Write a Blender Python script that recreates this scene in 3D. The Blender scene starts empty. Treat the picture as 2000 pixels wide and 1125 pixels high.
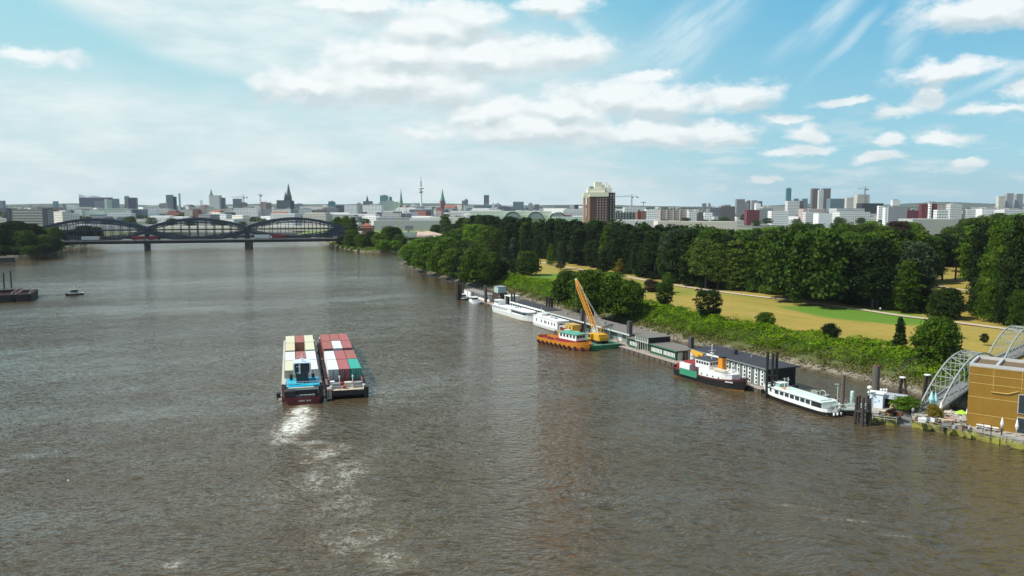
import bpy, math, random
import numpy as np
from mathutils import Vector, Matrix
from mathutils.geometry import tessellate_polygon
R = math.radians
SC = bpy.context.scene
COL = SC.collection
random.seed(7)
# ---------------------------------------------------------------- camera
F = 1560.0; H = 43.0; HY = 398.0
TH = math.atan((562.5 - HY) / F)
cam_d = bpy.data.cameras.new('camera')
cam_d.sensor_width = 36; cam_d.lens = F * 36 / 2000; cam_d.clip_start = 1; cam_d.clip_end = 40000
cam = bpy.data.objects.new('camera', cam_d); COL.objects.link(cam)
cam.location = (0, 0, H); cam.rotation_euler = (math.pi / 2 - TH, 0, 0)
SC.camera = cam
SC.view_settings.view_transform = 'Standard'; SC.view_settings.look = 'None'
SC.view_settings.exposure = 0.08; SC.view_settings.gamma = 1
CT, ST_ = math.cos(TH), math.sin(TH)
def ray(px, py):
    b = -(py - 562.5)
    return (px - 1000, F * CT + b * ST_, -F * ST_ + b * CT)
def at(px, py, z=0.0):
    dx, dy, dz = ray(px, py); t = (z - H) / dz
    return dx * t, dy * t
def P(px, py, Y):
    dx, dy, dz = ray(px, py); t = Y / dy
    return dx * t, Y, H + dz * t
def azel(px, py):
    dx, dy, dz = ray(px, py)
    return math.atan2(dx, dy), math.atan2(dz, math.hypot(dx, dy))
# ---------------------------------------------------------------- sun
SUN_AZ = R(-103); SUN_EL = R(50)     # azimuth measured from +Y towards +X
sun_d = bpy.data.lights.new('sun', 'SUN'); sun_d.energy = 5.0; sun_d.angle = R(0.5); sun_d.color = (1, .95, .87)
sun = bpy.data.objects.new('sun', sun_d); COL.objects.link(sun)
sd = Vector((math.sin(SUN_AZ) * math.cos(SUN_EL), math.cos(SUN_AZ) * math.cos(SUN_EL), math.sin(SUN_EL)))
sun.rotation_euler = sd.to_track_quat('Z', 'Y').to_euler()
# ---------------------------------------------------------------- node helper
class NT:
    def __init__(s, t): s.t = t
    def n(s, kind, **kw):
        nd = s.t.nodes.new(kind)
        for k, v in kw.items(): setattr(nd, k, v)
        return nd
    def l(s, a, b): s.t.links.new(a, b)
    def put(s, inp, v):
        if isinstance(v, bpy.types.NodeSocket): s.l(v, inp)
        elif v is not None: inp.default_value = v
    def m(s, op, a, b=None, c=None, clamp=False):
        nd = s.n('ShaderNodeMath', operation=op, use_clamp=clamp)
        for i, v in enumerate((a, b, c)): s.put(nd.inputs[i], v)
        return nd.outputs[0]
    def v(s, op, a, b=None, c=None):
        nd = s.n('ShaderNodeVectorMath', operation=op)
        for i, x in enumerate((a, b, c)): s.put(nd.inputs[i], x)
        return nd.outputs['Value'] if op in ('LENGTH', 'DOT_PRODUCT') else nd.outputs[0]
    def ss(s, x, lo, hi, a=0.0, b=1.0):
        nd = s.n('ShaderNodeMapRange', interpolation_type='SMOOTHSTEP')
        for i, v in enumerate((x, lo, hi, a, b)): s.put(nd.inputs[i], v)
        return nd.outputs[0]
    def noise(s, vec, scale, detail=4, rough=.55, col=False, dist=0.0):
        nd = s.n('ShaderNodeTexNoise'); s.put(nd.inputs['Vector'], vec)
        nd.inputs['Scale'].default_value = scale; nd.inputs['Detail'].default_value = detail
        nd.inputs['Roughness'].default_value = rough; nd.inputs['Distortion'].default_value = dist
        return nd.outputs['Color'] if col else nd.outputs['Fac']
    def mix(s, f, a, b, mode='MIX'):
        nd = s.n('ShaderNodeMix', data_type='RGBA', blend_type=mode)
        s.put(nd.inputs['Factor'], f)
        for i, v in ((6, a), (7, b)):
            if isinstance(v, tuple): v = (*v[:3], 1)
            s.put(nd.inputs[i], v)
        return nd.outputs[2]
    def mapv(s, vec, loc, rot, scl):
        nd = s.n('ShaderNodeMapping', vector_type='TEXTURE')
        s.put(nd.inputs['Vector'], vec)
        nd.inputs['Location'].default_value = loc; nd.inputs['Rotation'].default_value = (0, 0, rot)
        nd.inputs['Scale'].default_value = scl
        return nd.outputs[0]
# ---------------------------------------------------------------- sky
W = bpy.data.worlds.new('World'); SC.world = W; W.use_nodes = True
wt = NT(W.node_tree); W.node_tree.nodes.clear()
sky = wt.n('ShaderNodeTexSky', sky_type='NISHITA', sun_disc=False)
sky.sun_elevation = SUN_EL; sky.sun_rotation = SUN_AZ
sky.air_density = 1.0; sky.dust_density = .35; sky.ozone_density = 1.6
SKY_K = 0.115
skyc = wt.v('SCALE', sky.outputs[0]); skyc.node.inputs['Scale'].default_value = SKY_K
skyc = wt.mix(1.0, skyc, (.86, 1.05, 1.04), 'MULTIPLY')
tc = wt.n('ShaderNodeTexCoord').outputs['Generated']
sx = wt.n('ShaderNodeSeparateXYZ'); wt.l(tc, sx.inputs[0])
az = wt.m('ARCTAN2', sx.outputs[0], sx.outputs[1]); el = wt.m('ARCSINE', sx.outputs[2])
cx = wt.n('ShaderNodeCombineXYZ'); wt.l(az, cx.inputs[0]); wt.l(el, cx.inputs[1]); UV = cx.outputs[0]
stretch = wt.v('MULTIPLY', UV, (1, 1.7, 1))
n1 = wt.noise(stretch, 22, 4, .6, col=True)
warp = wt.v('MULTIPLY', wt.v('SUBTRACT', n1, (.5, .5, .5)), (.050, .030, 0))
WUV = wt.v('ADD', UV, warp)
CUM = [(860, 55, 110, 50), (910, 40, 60, 34), (790, 112, 140, 36), (960, 112, 170, 38), (1110, 104, 90, 30),
       (610, 172, 120, 32), (740, 162, 150, 42), (850, 168, 110, 40), (950, 224, 85, 28),
       (1195, 192, 100, 36), (1100, 215, 110, 32), (1290, 204, 120, 32), (1450, 190, 68, 28),
       (1060, 250, 220, 30), (1260, 262, 130, 28), (1400, 264, 64, 22),
       (1845, 142, 78, 19), (1635, 200, 46, 9), (1806, 194, 27, 17), (1752, 218, 36, 13), (1950, 211, 55, 10),
       (1995, 168, 22, 22), (1925, 20, 110, 30), (1530, 235, 40, 9), (1575, 262, 42, 15), (1725, 267, 25, 13),
       (1835, 270, 44, 13), (1715, 307, 36, 10), (1560, 296, 50, 9), (1900, 316, 28, 7), (1505, 345, 24, 5),
       (700, 8, 100, 20), (1080, 12, 80, 18), (1265, 148, 58, 8), (815, 260, 42, 10), (70, 112, 62, 14)]
def field(uv, lst, acc=None):
    for (x, y, rx, ry) in lst:
        a, e = azel(x, y)
        if acc is not None: uv = wt.v('MULTIPLY_ADD', acc, (1e-9, 1e-9, 0), uv)   # keeps the node compiler's stack short
        mp = wt.mapv(uv, (a, e, 0), 0, (rx / F * 1.16, ry / F * 1.2, 1))
        d = wt.v('LENGTH', mp)
        acc = d if acc is None else wt.m('SMOOTH_MIN', acc, d, .3)
    return acc
big = [c for c in CUM if c[2] * c[3] > 1400]; small = [c for c in CUM if c[2] * c[3] <= 1400]
d0b = field(WUV, big); d0 = field(WUV, small, d0b)
d1 = field(wt.v('ADD', WUV, (-.004, .012, 0)), big)
nf = wt.noise(stretch, 26, 7, .60)
ng = wt.noise(stretch, 15, 2, .55); nf2 = wt.noise(wt.v('ADD', stretch, (-.008, .026, 0)), 15, 2, .55)
dd = wt.m('ADD', d0, wt.m('MULTIPLY', wt.m('SUBTRACT', nf, .5), 1.6))
mc = wt.ss(dd, 1.20, .46)
lit = wt.m('ADD', .58, wt.m('MULTIPLY', wt.m('SUBTRACT', nf2, ng), 2.2))
lit = wt.m('ADD', lit, wt.m('MULTIPLY', wt.m('SUBTRACT', d1, d0b), wt.ss(d0b, 1.15, 1.5, 1.7, 0)), clamp=True)
lit = wt.m('ADD', lit, wt.ss(d0b, 1.15, 1.5, 0, .12), clamp=True)
ccol = wt.mix(lit, (.60, .69, .72), (.93, .96, .96))
# thin veils and cirrus
def blob(uv, px, py, rx, ry, rot, soft0=1.0, soft1=.35):
    a, e = azel(px, py)
    return wt.ss(wt.v('LENGTH', wt.mapv(uv, (a, e, 0), rot, (rx / F, ry / F, 1))), soft0, soft1)
nb = wt.noise(UV, 4, 3, .55, col=True)
VUV = wt.v('ADD', UV, wt.v('MULTIPLY', wt.v('SUBTRACT', nb, (.5, .5, .5)), (.10, .05, 0)))
va = blob(VUV, 470, 30, 520, 125, R(-14), 1.0, .6)
vb = blob(VUV, 250, 430, 1350, 290, R(-3), 1.0, .62)
vc = blob(VUV, 900, 160, 480, 170, 0, 1, .3)
veil = wt.m('MAXIMUM', wt.m('MAXIMUM', va, vb), wt.m('MULTIPLY', vc, .8))
nv = wt.noise(wt.v('MULTIPLY', UV, (1, 3.4, 1)), 9, 6, .58)
veil = wt.m('MULTIPLY', veil, wt.m('ADD', .70, wt.m('MULTIPLY', nv, .4)), clamp=True)
vcol = wt.mix(wt.ss(nv, .28, .74), (.58, .745, .78), (.80, .89, .895))
nstr = wt.noise(wt.mapv(UV, (0, 0, 0), R(38), (.5, .10, 1)), 6, 5, .6)
ci = None
for (x, y, rx, ry, ro) in [(1600, 45, 120, 32, 42), (1640, 90, 110, 17, 48), (1760, 40, 110, 34, 80), (1130, 45, 120, 18, -38), (1930, 155, 120, 14, 30), (1350, 70, 200, 70, 30)]:
    b_ = blob(VUV, x, y, rx, ry, R(ro), 1.0, 0.1)
    ci = b_ if ci is None else wt.m('MAXIMUM', ci, b_)
ci = wt.m('MULTIPLY', ci, wt.ss(nstr, .25, .75, .12, .9))
lowm = wt.m('MULTIPLY', wt.ss(el, .125, .05), wt.ss(el, .0, .02))
nl = wt.noise(wt.v('MULTIPLY', UV, (1, 4.5, 1)), 14, 5, .6)
low = wt.m('MULTIPLY', lowm, wt.ss(nl, .46, .64))
right = wt.ss(az, -.25, .45)
blue = wt.mix(wt.ss(el, .30, .03), (.095, .44, .70), (.30, .61, .74))
blue = wt.mix(wt.m('SUBTRACT', 1, right), blue, wt.mix(wt.ss(el, .28, .02), (.33, .70, .78), (.54, .74, .78)))
base = wt.mix(.85, skyc, blue)
base = wt.mix(wt.ss(el, .06, .0), base, wt.mix(right, (.53, .71, .75), (.38, .60, .70)))
base = wt.mix(wt.m('MULTIPLY', ci, .75), base, (.80, .90, .93))
base = wt.mix(veil, base, vcol)
base = wt.mix(wt.m('MULTIPLY', low, .6), base, (.70, .79, .81))
base = wt.mix(wt.m('MULTIPLY', mc, .90), base, ccol)
bg = wt.n('ShaderNodeBackground'); wt.l(base, bg.inputs[0]); bg.inputs[1].default_value = 1.0
# the rest of the sky: plain Nishita blue with an even share of cloud
out = wt.mix(.26, skyc, (.70, .80, .84)); bg2 = wt.n('ShaderNodeBackground'); bg2.inputs[1].default_value = .88; wt.l(out, bg2.inputs[0])
inb = wt.m('MULTIPLY', wt.m('LESS_THAN', wt.m('ABSOLUTE', az), .80), wt.m('MULTIPLY', wt.m('GREATER_THAN', el, -.012), wt.m('LESS_THAN', el, .42)))
ms = wt.n('ShaderNodeMixShader'); wt.l(inb, ms.inputs[0]); wt.l(bg2.outputs[0], ms.inputs[1]); wt.l(bg.outputs[0], ms.inputs[2])
wo = wt.n('ShaderNodeOutputWorld'); wt.l(ms.outputs[0], wo.inputs[0])
W.cycles.sampling_method = 'MANUAL'; W.cycles.sample_map_resolution = 512
# ---------------------------------------------------------------- materials
_M = {}
def pmat(name):
    m = bpy.data.materials.new(name); m.use_nodes = True
    t = NT(m.node_tree); p = m.node_tree.nodes['Principled BSDF']
    return m, t, p
def mat(name, c, rough=.7, metal=0.0, var=.18, scale=1.2, streak=False):
    if name in _M: return _M[name]
    m, t, p = pmat(name)
    co = t.n('ShaderNodeTexCoord').outputs['Object']
    if streak: co = t.v('MULTIPLY', co, (1, 1, .18))
    n = t.noise(co, scale, 5, .65)
    f = t.m('ADD', 1 - var, t.m('MULTIPLY', n, 2 * var))
    cc = t.v('SCALE', (c[0], c[1], c[2])); t.put(cc.node.inputs['Scale'], f)
    t.l(cc, p.inputs['Base Color'])
    p.inputs['Roughness'].default_value = rough; p.inputs['Metallic'].default_value = metal
    _M[name] = m
    return m
def facade(name, wall, glass=(.09, .11, .13), px_=3.4, pz=3.3, fx=.55, fz=.5, roof=None, rough=.7, rnd=.25):
    """Wall colour with storeys of windows, roof colour on upward faces; shade varies per building."""
    if name in _M: return _M[name]
    m, t, p = pmat(name)
    co = t.n('ShaderNodeTexCoord').outputs['Object']
    s = t.n('ShaderNodeSeparateXYZ'); t.l(co, s.inputs[0])
    u = t.m('ADD', s.outputs[0], s.outputs[1])
    fu = t.m('FRACT', t.m('DIVIDE', t.m('ADD', u, 5000), px_)); fz_ = t.m('FRACT', t.m('DIVIDE', t.m('ADD', s.outputs[2], 50), pz))
    w = t.m('MULTIPLY', t.m('LESS_THAN', fu, fx), t.m('LESS_THAN', fz_, fz))
    oi = t.n('ShaderNodeObjectInfo').outputs['Random']
    k = t.m('ADD', 1 - rnd, t.m('MULTIPLY', oi, 2 * rnd))
    wc = t.v('SCALE', tuple(wall)); t.put(wc.node.inputs['Scale'], k)
    c = t.mix(w, wc, glass)
    g = t.n('ShaderNodeNewGeometry'); gs = t.n('ShaderNodeSeparateXYZ'); t.l(g.outputs['Normal'], gs.inputs[0])
    rf = roof or tuple(x * .75 for x in wall)
    rn = t.noise(co, .15, 3)
    rc = t.mix(rn, tuple(x * .8 for x in rf), tuple(min(.85, x * 1.2) for x in rf))
    c = t.mix(t.m('GREATER_THAN', gs.outputs[2], .5), c, rc)
    t.l(c, p.inputs['Base Color'])
    t.l(t.m('SUBTRACT', rough, t.m('MULTIPLY', w, .45)), p.inputs['Roughness'])
    _M[name] = m
    return m
def leafmat(name, c1, c2, var=.35, hue=(1.25, 1.05, .8), trans=.22):
    if name in _M: return _M[name]
    m, t, p = pmat(name)
    co = t.n('ShaderNodeTexCoord').outputs['Object']
    n = t.noise(co, .35, 4, .7)
    oi = t.n('ShaderNodeObjectInfo').outputs['Random']
    c = t.mix(t.ss(n, .3, .7), c1, c2)
    cv = t.mix(oi, tuple(1 - var for _ in range(3)), tuple((1 + var) * h / max(hue) * 1.1 for h in hue))
    c = t.mix(1.0, c, cv, 'MULTIPLY')
    t.l(c, p.inputs['Base Color']); p.inputs['Roughness'].default_value = .6
    p.inputs['Specular IOR Level'].default_value = .1
    tr = t.n('ShaderNodeBsdfTranslucent'); t.l(t.mix(1.0, c, (1.3, 1.25, .5), 'MULTIPLY'), tr.inputs[0])
    mx = t.n('ShaderNodeMixShader'); mx.inputs[0].default_value = trans
    t.l(p.outputs[0], mx.inputs[1]); t.l(tr.outputs[0], mx.inputs[2])
    t.l(mx.outputs[0], m.node_tree.nodes['Material Output'].inputs[0])
    _M[name] = m
    return m
white = mat('white_paint', (.78, .80, .78), .45, var=.08, streak=True)
offwhite = mat('offwhite_paint', (.62, .63, .56), .6, var=.12)
cream = mat('cream_paint', (.76, .73, .60), .6, var=.1)
black = mat('black_paint', (.018, .018, .02), .5, var=.3)
charcoal = mat('charcoal', (.045, .048, .055), .7, var=.25)
roofblack = mat('roof_felt', (.035, .037, .045), .85, var=.3, scale=.6)
roofgrey = mat('roof_gravel', (.17, .155, .135), .9, var=.25, scale=.8)
concrete = mat('concrete', (.34, .32, .28), .85, var=.3, scale=.5)
deckmat = mat('pontoon_deck', (.33, .28, .24), .85, var=.35, scale=.7)
rust = mat('rust', (.16, .055, .025), .85, var=.5, scale=1.5)
pile = mat('pile_wood', (.045, .035, .03), .85, var=.5, scale=2, streak=True)
steelpile = mat('pile_steel', (.075, .065, .065), .7, var=.4, scale=1.2, streak=True)
glass = mat('dark_glass', (.03, .045, .055), .08, var=.1)
greenp = mat('green_paint', (.03, .10, .055), .5, var=.25)
greenroof = mat('green_roof', (.10, .38, .26), .5, var=.12)
orangep = mat('orange_paint', (.62, .24, .02), .5, var=.2, streak=True)
yellowp = mat('yellow_paint', (.66, .38, .03), .5, var=.2)
redp = mat('red_paint', (.28, .03, .035), .6, var=.3)
boot = mat('boot_red', (.19, .035, .025), .7, var=.4)
cyan = mat('cyan_paint', (.0, .42, .60), .45, var=.10, scale=.8)
navy = mat('bridge_steel', (.035, .058, .085), .6, var=.3, scale=.3)
greyp = mat('grey_paint', (.30, .31, .31), .6, var=.2)
bark = mat('bark', (.07, .055, .04), .9, var=.4, scale=2)
wood = mat('wood_boards', (.30, .19, .11), .8, var=.35)
rubber = mat('rubber', (.012, .012, .012), .8)
skin = mat('skin', (.45, .28, .2), .6)
# ---------------------------------------------------------------- mesh builder
class MB:
    def __init__(s): s.v = []; s.f = []; s.mi = []
    def add(s, vs, fs, mi=0):
        o = len(s.v); s.v += [tuple(x) for x in vs]
        for f in fs: s.f.append([o + i for i in f]); s.mi.append(mi)
        return s
    def box(s, x0, x1, y0, y1, z0, z1, mi=0):
        vs = [(x0, y0, z0), (x1, y0, z0), (x1, y1, z0), (x0, y1, z0), (x0, y0, z1), (x1, y0, z1), (x1, y1, z1), (x0, y1, z1)]
        return s.add(vs, [(0, 3, 2, 1), (4, 5, 6, 7), (0, 1, 5, 4), (1, 2, 6, 5), (2, 3, 7, 6), (3, 0, 4, 7)], mi)
    def cbox(s, c, d, rz=0, mi=0):
        ca, sa = math.cos(rz), math.sin(rz); vs = []
        for z in (-1, 1):
            for (a, b) in ((-1, -1), (1, -1), (1, 1), (-1, 1)):
                x, y = a * d[0] / 2, b * d[1] / 2
                vs.append((c[0] + x * ca - y * sa, c[1] + x * sa + y * ca, c[2] + z * d[2] / 2))
        return s.add(vs, [(0, 3, 2, 1), (4, 5, 6, 7), (0, 1, 5, 4), (1, 2, 6, 5), (2, 3, 7, 6), (3, 0, 4, 7)], mi)
    def prism(s, pts, z0, z1, mi=0, top=None, s1=1.0):
        n = len(pts); cx_ = sum(p[0] for p in pts) / n; cy_ = sum(p[1] for p in pts) / n
        vs = [(x, y, z0) for x, y in pts] + [(cx_ + (x - cx_) * s1, cy_ + (y - cy_) * s1, z1) for x, y in pts]
        s.add(vs, [(i, (i + 1) % n, n + (i + 1) % n, n + i) for i in range(n)], mi)
        s.f.append([len(s.v) - n + i for i in range(n)]); s.mi.append(mi if top is None else top)
        s.f.append([len(s.v) - 2 * n + i for i in reversed(range(n))]); s.mi.append(mi)
        return s
    def tube(s, p, q, r, r2=None, n=8, mi=0):
        p, q = Vector(p), Vector(q); r2 = r if r2 is None else r2
        d = (q - p).normalized(); a = d.orthogonal().normalized(); b = d.cross(a)
        vs = []
        for c, rr in ((p, r), (q, r2)):
            for i in range(n):
                w = 2 * math.pi * i / n
                vs.append(c + (a * math.cos(w) + b * math.sin(w)) * rr)
        return s.add(vs, [(i, (i + 1) % n, n + (i + 1) % n, n + i) for i in range(n)] + [tuple(range(n))[::-1], tuple(range(n, 2 * n))], mi)
    def beam(s, p, q, w, h=None, mi=0):
        """Rectangular bar from p to q."""
        p, q = Vector(p), Vector(q); h = w if h is None else h
        d = (q - p).normalized()
        a = d.cross(Vector((0, 0, 1)))
        a = Vector((1, 0, 0)) if a.length < 1e-3 else a.normalized()
        b = a.cross(d)
        vs = [c + a * (i * w / 2) + b * (j * h / 2) for c in (p, q) for i, j in ((-1, -1), (1, -1), (1, 1), (-1, 1))]
        return s.add(vs, [(0, 3, 2, 1), (4, 5, 6, 7), (0, 1, 5, 4), (1, 2, 6, 5), (2, 3, 7, 6), (3, 0, 4, 7)], mi)
    def poly(s, pts, mi=0): return s.add(pts, [tuple(range(len(pts)))], mi)
    def lathe(s, prof, c=(0, 0), n=16, mi=0):
        vs = []; k = len(prof)
        for (r, z) in prof:
            for i in range(n):
                w = 2 * math.pi * i / n; vs.append((c[0] + r * math.cos(w), c[1] + r * math.sin(w), z))
        fs = [(j * n + i, j * n + (i + 1) % n, (j + 1) * n + (i + 1) % n, (j + 1) * n + i) for j in range(k - 1) for i in range(n)]
        fs += [tuple(range(n))[::-1], tuple(range((k - 1) * n, k * n))]
        return s.add(vs, fs, mi)
    def gable(s, x0, x1, y0, y1, z0, z1, mi=0, axis='x', over=.3):
        x0 -= over; x1 += over; y0 -= over; y1 += over
        if axis == 'x':
            ym = (y0 + y1) / 2
            vs = [(x0, y0, z0), (x1, y0, z0), (x1, y1, z0), (x0, y1, z0), (x0, ym, z1), (x1, ym, z1)]
            fs = [(0, 1, 5, 4), (2, 3, 4, 5), (0, 4, 3), (1, 2, 5), (0, 3, 2, 1)]
        else:
            xm = (x0 + x1) / 2
            vs = [(x0, y0, z0), (x1, y0, z0), (x1, y1, z0), (x0, y1, z0), (xm, y0, z1), (xm, y1, z1)]
            fs = [(0, 4, 5, 3), (1, 2, 5, 4), (0, 1, 4), (3, 5, 2), (0, 3, 2, 1)]
        return s.add(vs, fs, mi)
    def mesh(s, name, mats):
        me = bpy.data.meshes.new(name); me.from_pydata(s.v, [], s.f)
        for m in (mats if isinstance(mats, (list, tuple)) else [mats]): me.materials.append(m)
        me.polygons.foreach_set('material_index', s.mi); me.update()
        return me
    def build(s, name, mats, parent=None, smooth=False):
        me = s.mesh(name, mats)
        if smooth: me.polygons.foreach_set('use_smooth', [True] * len(me.polygons))
        return link(name, me, parent)
def link(name, me, parent=None, loc=None, rz=None, scl=None):
    o = bpy.data.objects.new(name, me); COL.objects.link(o)
    if parent is not None: o.parent = parent
    if loc is not None: o.location = loc
    if rz is not None: o.rotation_euler = (0, 0, rz)
    if scl is not None: o.scale = scl
    return o
def tag(o, label, cat, group=None):
    o['label'] = label; o['category'] = cat
    if group: o['group'] = group
    return o
def thing(name, label, cat, loc=(0, 0, 0), rz=0, group=None):
    return tag(link(name, None, None, loc, rz), label, cat, group)
def copy_tree(o, parent=None):
    c = o.copy(); COL.objects.link(c)
    if parent is not None: c.parent = parent
    for ch in list(o.children): copy_tree(ch, c)
    return c
_pane = {}
def panes(parent, lst, m=None, name='window', normal='y-', th=.05):
    """lst of (cx, cy, cz, w, h); one small mesh object each, standing a little proud of its wall."""
    m = m or glass
    for (x, y, z, w, h) in lst:
        k = (name, round(w, 2), round(h, 2), normal, m.name)
        if k not in _pane:
            b = MB()
            if normal[0] == 'y': b.box(-w / 2, w / 2, -th, th, -h / 2, h / 2)
            else: b.box(-th, th, -w / 2, w / 2, -h / 2, h / 2)
            _pane[k] = b.mesh(name, m)
        link(name, _pane[k], parent, (x, y, z))
def kind(o, k): o['kind'] = k; return o
def tess(pts, z, mb, mi=0):
    tris = tessellate_polygon([[Vector((x, y, 0)) for x, y in pts]])
    for tr in tris:
        a, b, c = [pts[i] for i in tr]
        if (b[0] - a[0]) * (c[1] - a[1]) - (b[1] - a[1]) * (c[0] - a[0]) < 0: b, c = c, b
        mb.add([(*a, z), (*b, z), (*c, z)], [(0, 1, 2)], mi)
rng = np.random.default_rng(3)
def quads(name, C, Nn, S, m, aspect=1.0):
    """Many leaf-sized quads: centres C, normals Nn, sizes S."""
    n = len(C); Nn = Nn / (np.linalg.norm(Nn, axis=1, keepdims=True) + 1e-9)
    rv = rng.normal(size=(n, 3)); T = np.cross(Nn, rv); T /= (np.linalg.norm(T, axis=1, keepdims=True) + 1e-9)
    B = np.cross(Nn, T) * aspect; S = S[:, None] / 2
    V = np.empty((n, 4, 3)); V[:, 0] = C - T * S; V[:, 1] = C - B * S * .8; V[:, 2] = C + T * S; V[:, 3] = C + B * S * .8
    me = bpy.data.meshes.new(name); me.vertices.add(4 * n); me.vertices.foreach_set('co', V.reshape(-1))
    me.loops.add(4 * n); me.loops.foreach_set('vertex_index', np.arange(4 * n, dtype=np.int32))
    me.polygons.add(n); me.polygons.foreach_set('loop_start', np.arange(0, 4 * n, 4, dtype=np.int32))
    me.polygons.foreach_set('loop_total', np.full(n, 4, dtype=np.int32))
    me.materials.append(m); me.update(calc_edges=True); me.validate()
    return me
def vnoise(x, y, s, seed=0):
    """Cheap smooth value noise, numpy."""
    x = x / s; y = y / s; xi = np.floor(x).astype(int); yi = np.floor(y).astype(int); fx = x - xi; fy = y - yi
    fx = fx * fx * (3 - 2 * fx); fy = fy * fy * (3 - 2 * fy)
    def h(a, b):
        v = np.sin(a * 127.1 + b * 311.7 + seed * 74.7) * 43758.5453
        return v - np.floor(v)
    return (h(xi, yi) * (1 - fx) + h(xi + 1, yi) * fx) * (1 - fy) + (h(xi, yi + 1) * (1 - fx) + h(xi + 1, yi + 1) * fx) * fy
# ================================================================ WATER
def water():
    m, t, p = pmat('river_water')
    co = t.n('ShaderNodeTexCoord').outputs['Object']
    wa = t.v('ADD', co, t.v('MULTIPLY', t.v('SUBTRACT', t.noise(co, .045, 3, .5, col=True), (.5, .5, .5)), (9, 9, 0)))
    patch = t.noise(t.mapv(co, (0, 0, 0), R(20), (3, 1, 1)), .012, 4, .6)
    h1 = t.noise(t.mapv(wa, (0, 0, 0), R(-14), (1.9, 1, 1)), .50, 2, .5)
    h2 = t.noise(t.mapv(wa, (0, 0, 0), R(25), (1.5, 1, 1)), .16, 4, .6)
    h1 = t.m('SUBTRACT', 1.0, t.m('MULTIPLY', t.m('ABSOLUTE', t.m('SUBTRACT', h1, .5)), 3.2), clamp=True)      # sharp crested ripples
    h3 = t.noise(t.mapv(wa, (0, 0, 0), R(8), (1.8, 1, 1)), 1.7, 2, .5)
    amp = t.ss(patch, .32, .62, .32, 1.2)
    hh = t.m('ADD', t.m('ADD', t.m('MULTIPLY', h1, .55), t.m('MULTIPLY', h3, .50)), t.m('MULTIPLY', h2, .8))
    # foam: where vessels have churned the river
    foam = None
    fn = t.noise(t.v('ADD', co, t.v('MULTIPLY', t.v('SUBTRACT', t.noise(co, .35, 3, .6, col=True), (.5, .5, .5)), (3.5, 3.5, 0))), .95, 7, .68)
    rid = t.m('SUBTRACT', 1.0, t.m('MULTIPLY', t.m('ABSOLUTE', t.m('SUBTRACT', fn, .5)), 7.0), clamp=True)
    den = None
    for (px, py, rx, ry, rot, st) in [(587, 803, 4.0, 7, 0, 1.0), (578, 828, 5.2, 16, 4, 1.0), (566, 858, 5.5, 5, 30, .66), (612, 868, 4.5, 4, 0, .52), (547, 778, .8, 9, 14, .62), (632, 885, 6.0, 9.0, -15, .58), (650, 930, 8, 14, -12, .46), (672, 985, 9, 14, -12, .34), (700, 1050, 11, 12, -20, .32), (765, 1095, 6, 4, -30, .42), (560, 960, 10, 22, 0, .24), (700, 900, 5, 22, -24, .24),
                                      (1000, 640, 26, 3, 8, .12), (1560, 990, 1.0, 5, 70, .34), (1650, 1015, .9, 7, 75, .34), (1740, 1045, .9, 6, 78, .30), (1930, 1060, 3, 3, 0, .2),
                                      (340, 1100, 2, 3, 0, .4), (175, 571, .8, 14, -50, .8), (120, 545, 22, 2.0, 4, .25), (480, 905, 8, 12, 0, .16)]:
        x, y = at(px, py)
        e = t.m('MULTIPLY', t.ss(t.v('LENGTH', t.mapv(co, (x, y, 0), R(rot), (rx, ry, 1))), 1.2, .1), st)
        den = e if den is None else t.m('MAXIMUM', den, e)
    solid = t.m('MULTIPLY', t.ss(den, .5, .95), t.ss(t.m('ADD', fn, t.m('MULTIPLY', den, .10)), .42, .70))
    lace = t.m('MULTIPLY', t.ss(t.m('ADD', rid, t.m('MULTIPLY', den, 1.0)), 1.02, 1.35), t.ss(den, .05, .32))
    lace = t.m('MULTIPLY', lace, t.ss(t.noise(wa, .30, 5, .65), .42, .60))
    foam = t.m('MAXIMUM', solid, t.m('MULTIPLY', lace, .42), clamp=True)
    churn = t.ss(den, .0, .9)
    mud_ripple_shade = t.mix(t.noise(co, .02, 5, .6), (.050, .035, .015), (.072, .054, .027))
    mud_ripple_shade = t.mix(t.ss(h1, .25, .95), t.mix(.14, mud_ripple_shade, (.012, .010, .006)), t.mix(.16, mud_ripple_shade, (.19, .155, .10)))  # ripple light and shade painted into the colour: paler crests, darker troughs
    mud_ripple_shade = t.mix(t.m('MULTIPLY', churn, .5), mud_ripple_shade, (.20, .15, .075))
    col = t.mix(foam, mud_ripple_shade, (.78, .80, .72))
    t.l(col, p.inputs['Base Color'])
    t.l(t.m('ADD', .07, t.m('MULTIPLY', foam, .55)), p.inputs['Roughness'])
    p.inputs['IOR'].default_value = 1.45
    bp = t.n('ShaderNodeBump'); t.l(t.m('MULTIPLY', hh, amp), bp.inputs['Height'])
    bp.inputs['Strength'].default_value = 1.0; bp.inputs['Distance'].default_value = .52
    t.l(bp.outputs[0], p.inputs['Normal'])
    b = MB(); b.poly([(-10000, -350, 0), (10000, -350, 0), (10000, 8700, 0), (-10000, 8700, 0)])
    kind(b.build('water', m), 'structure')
water()
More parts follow.
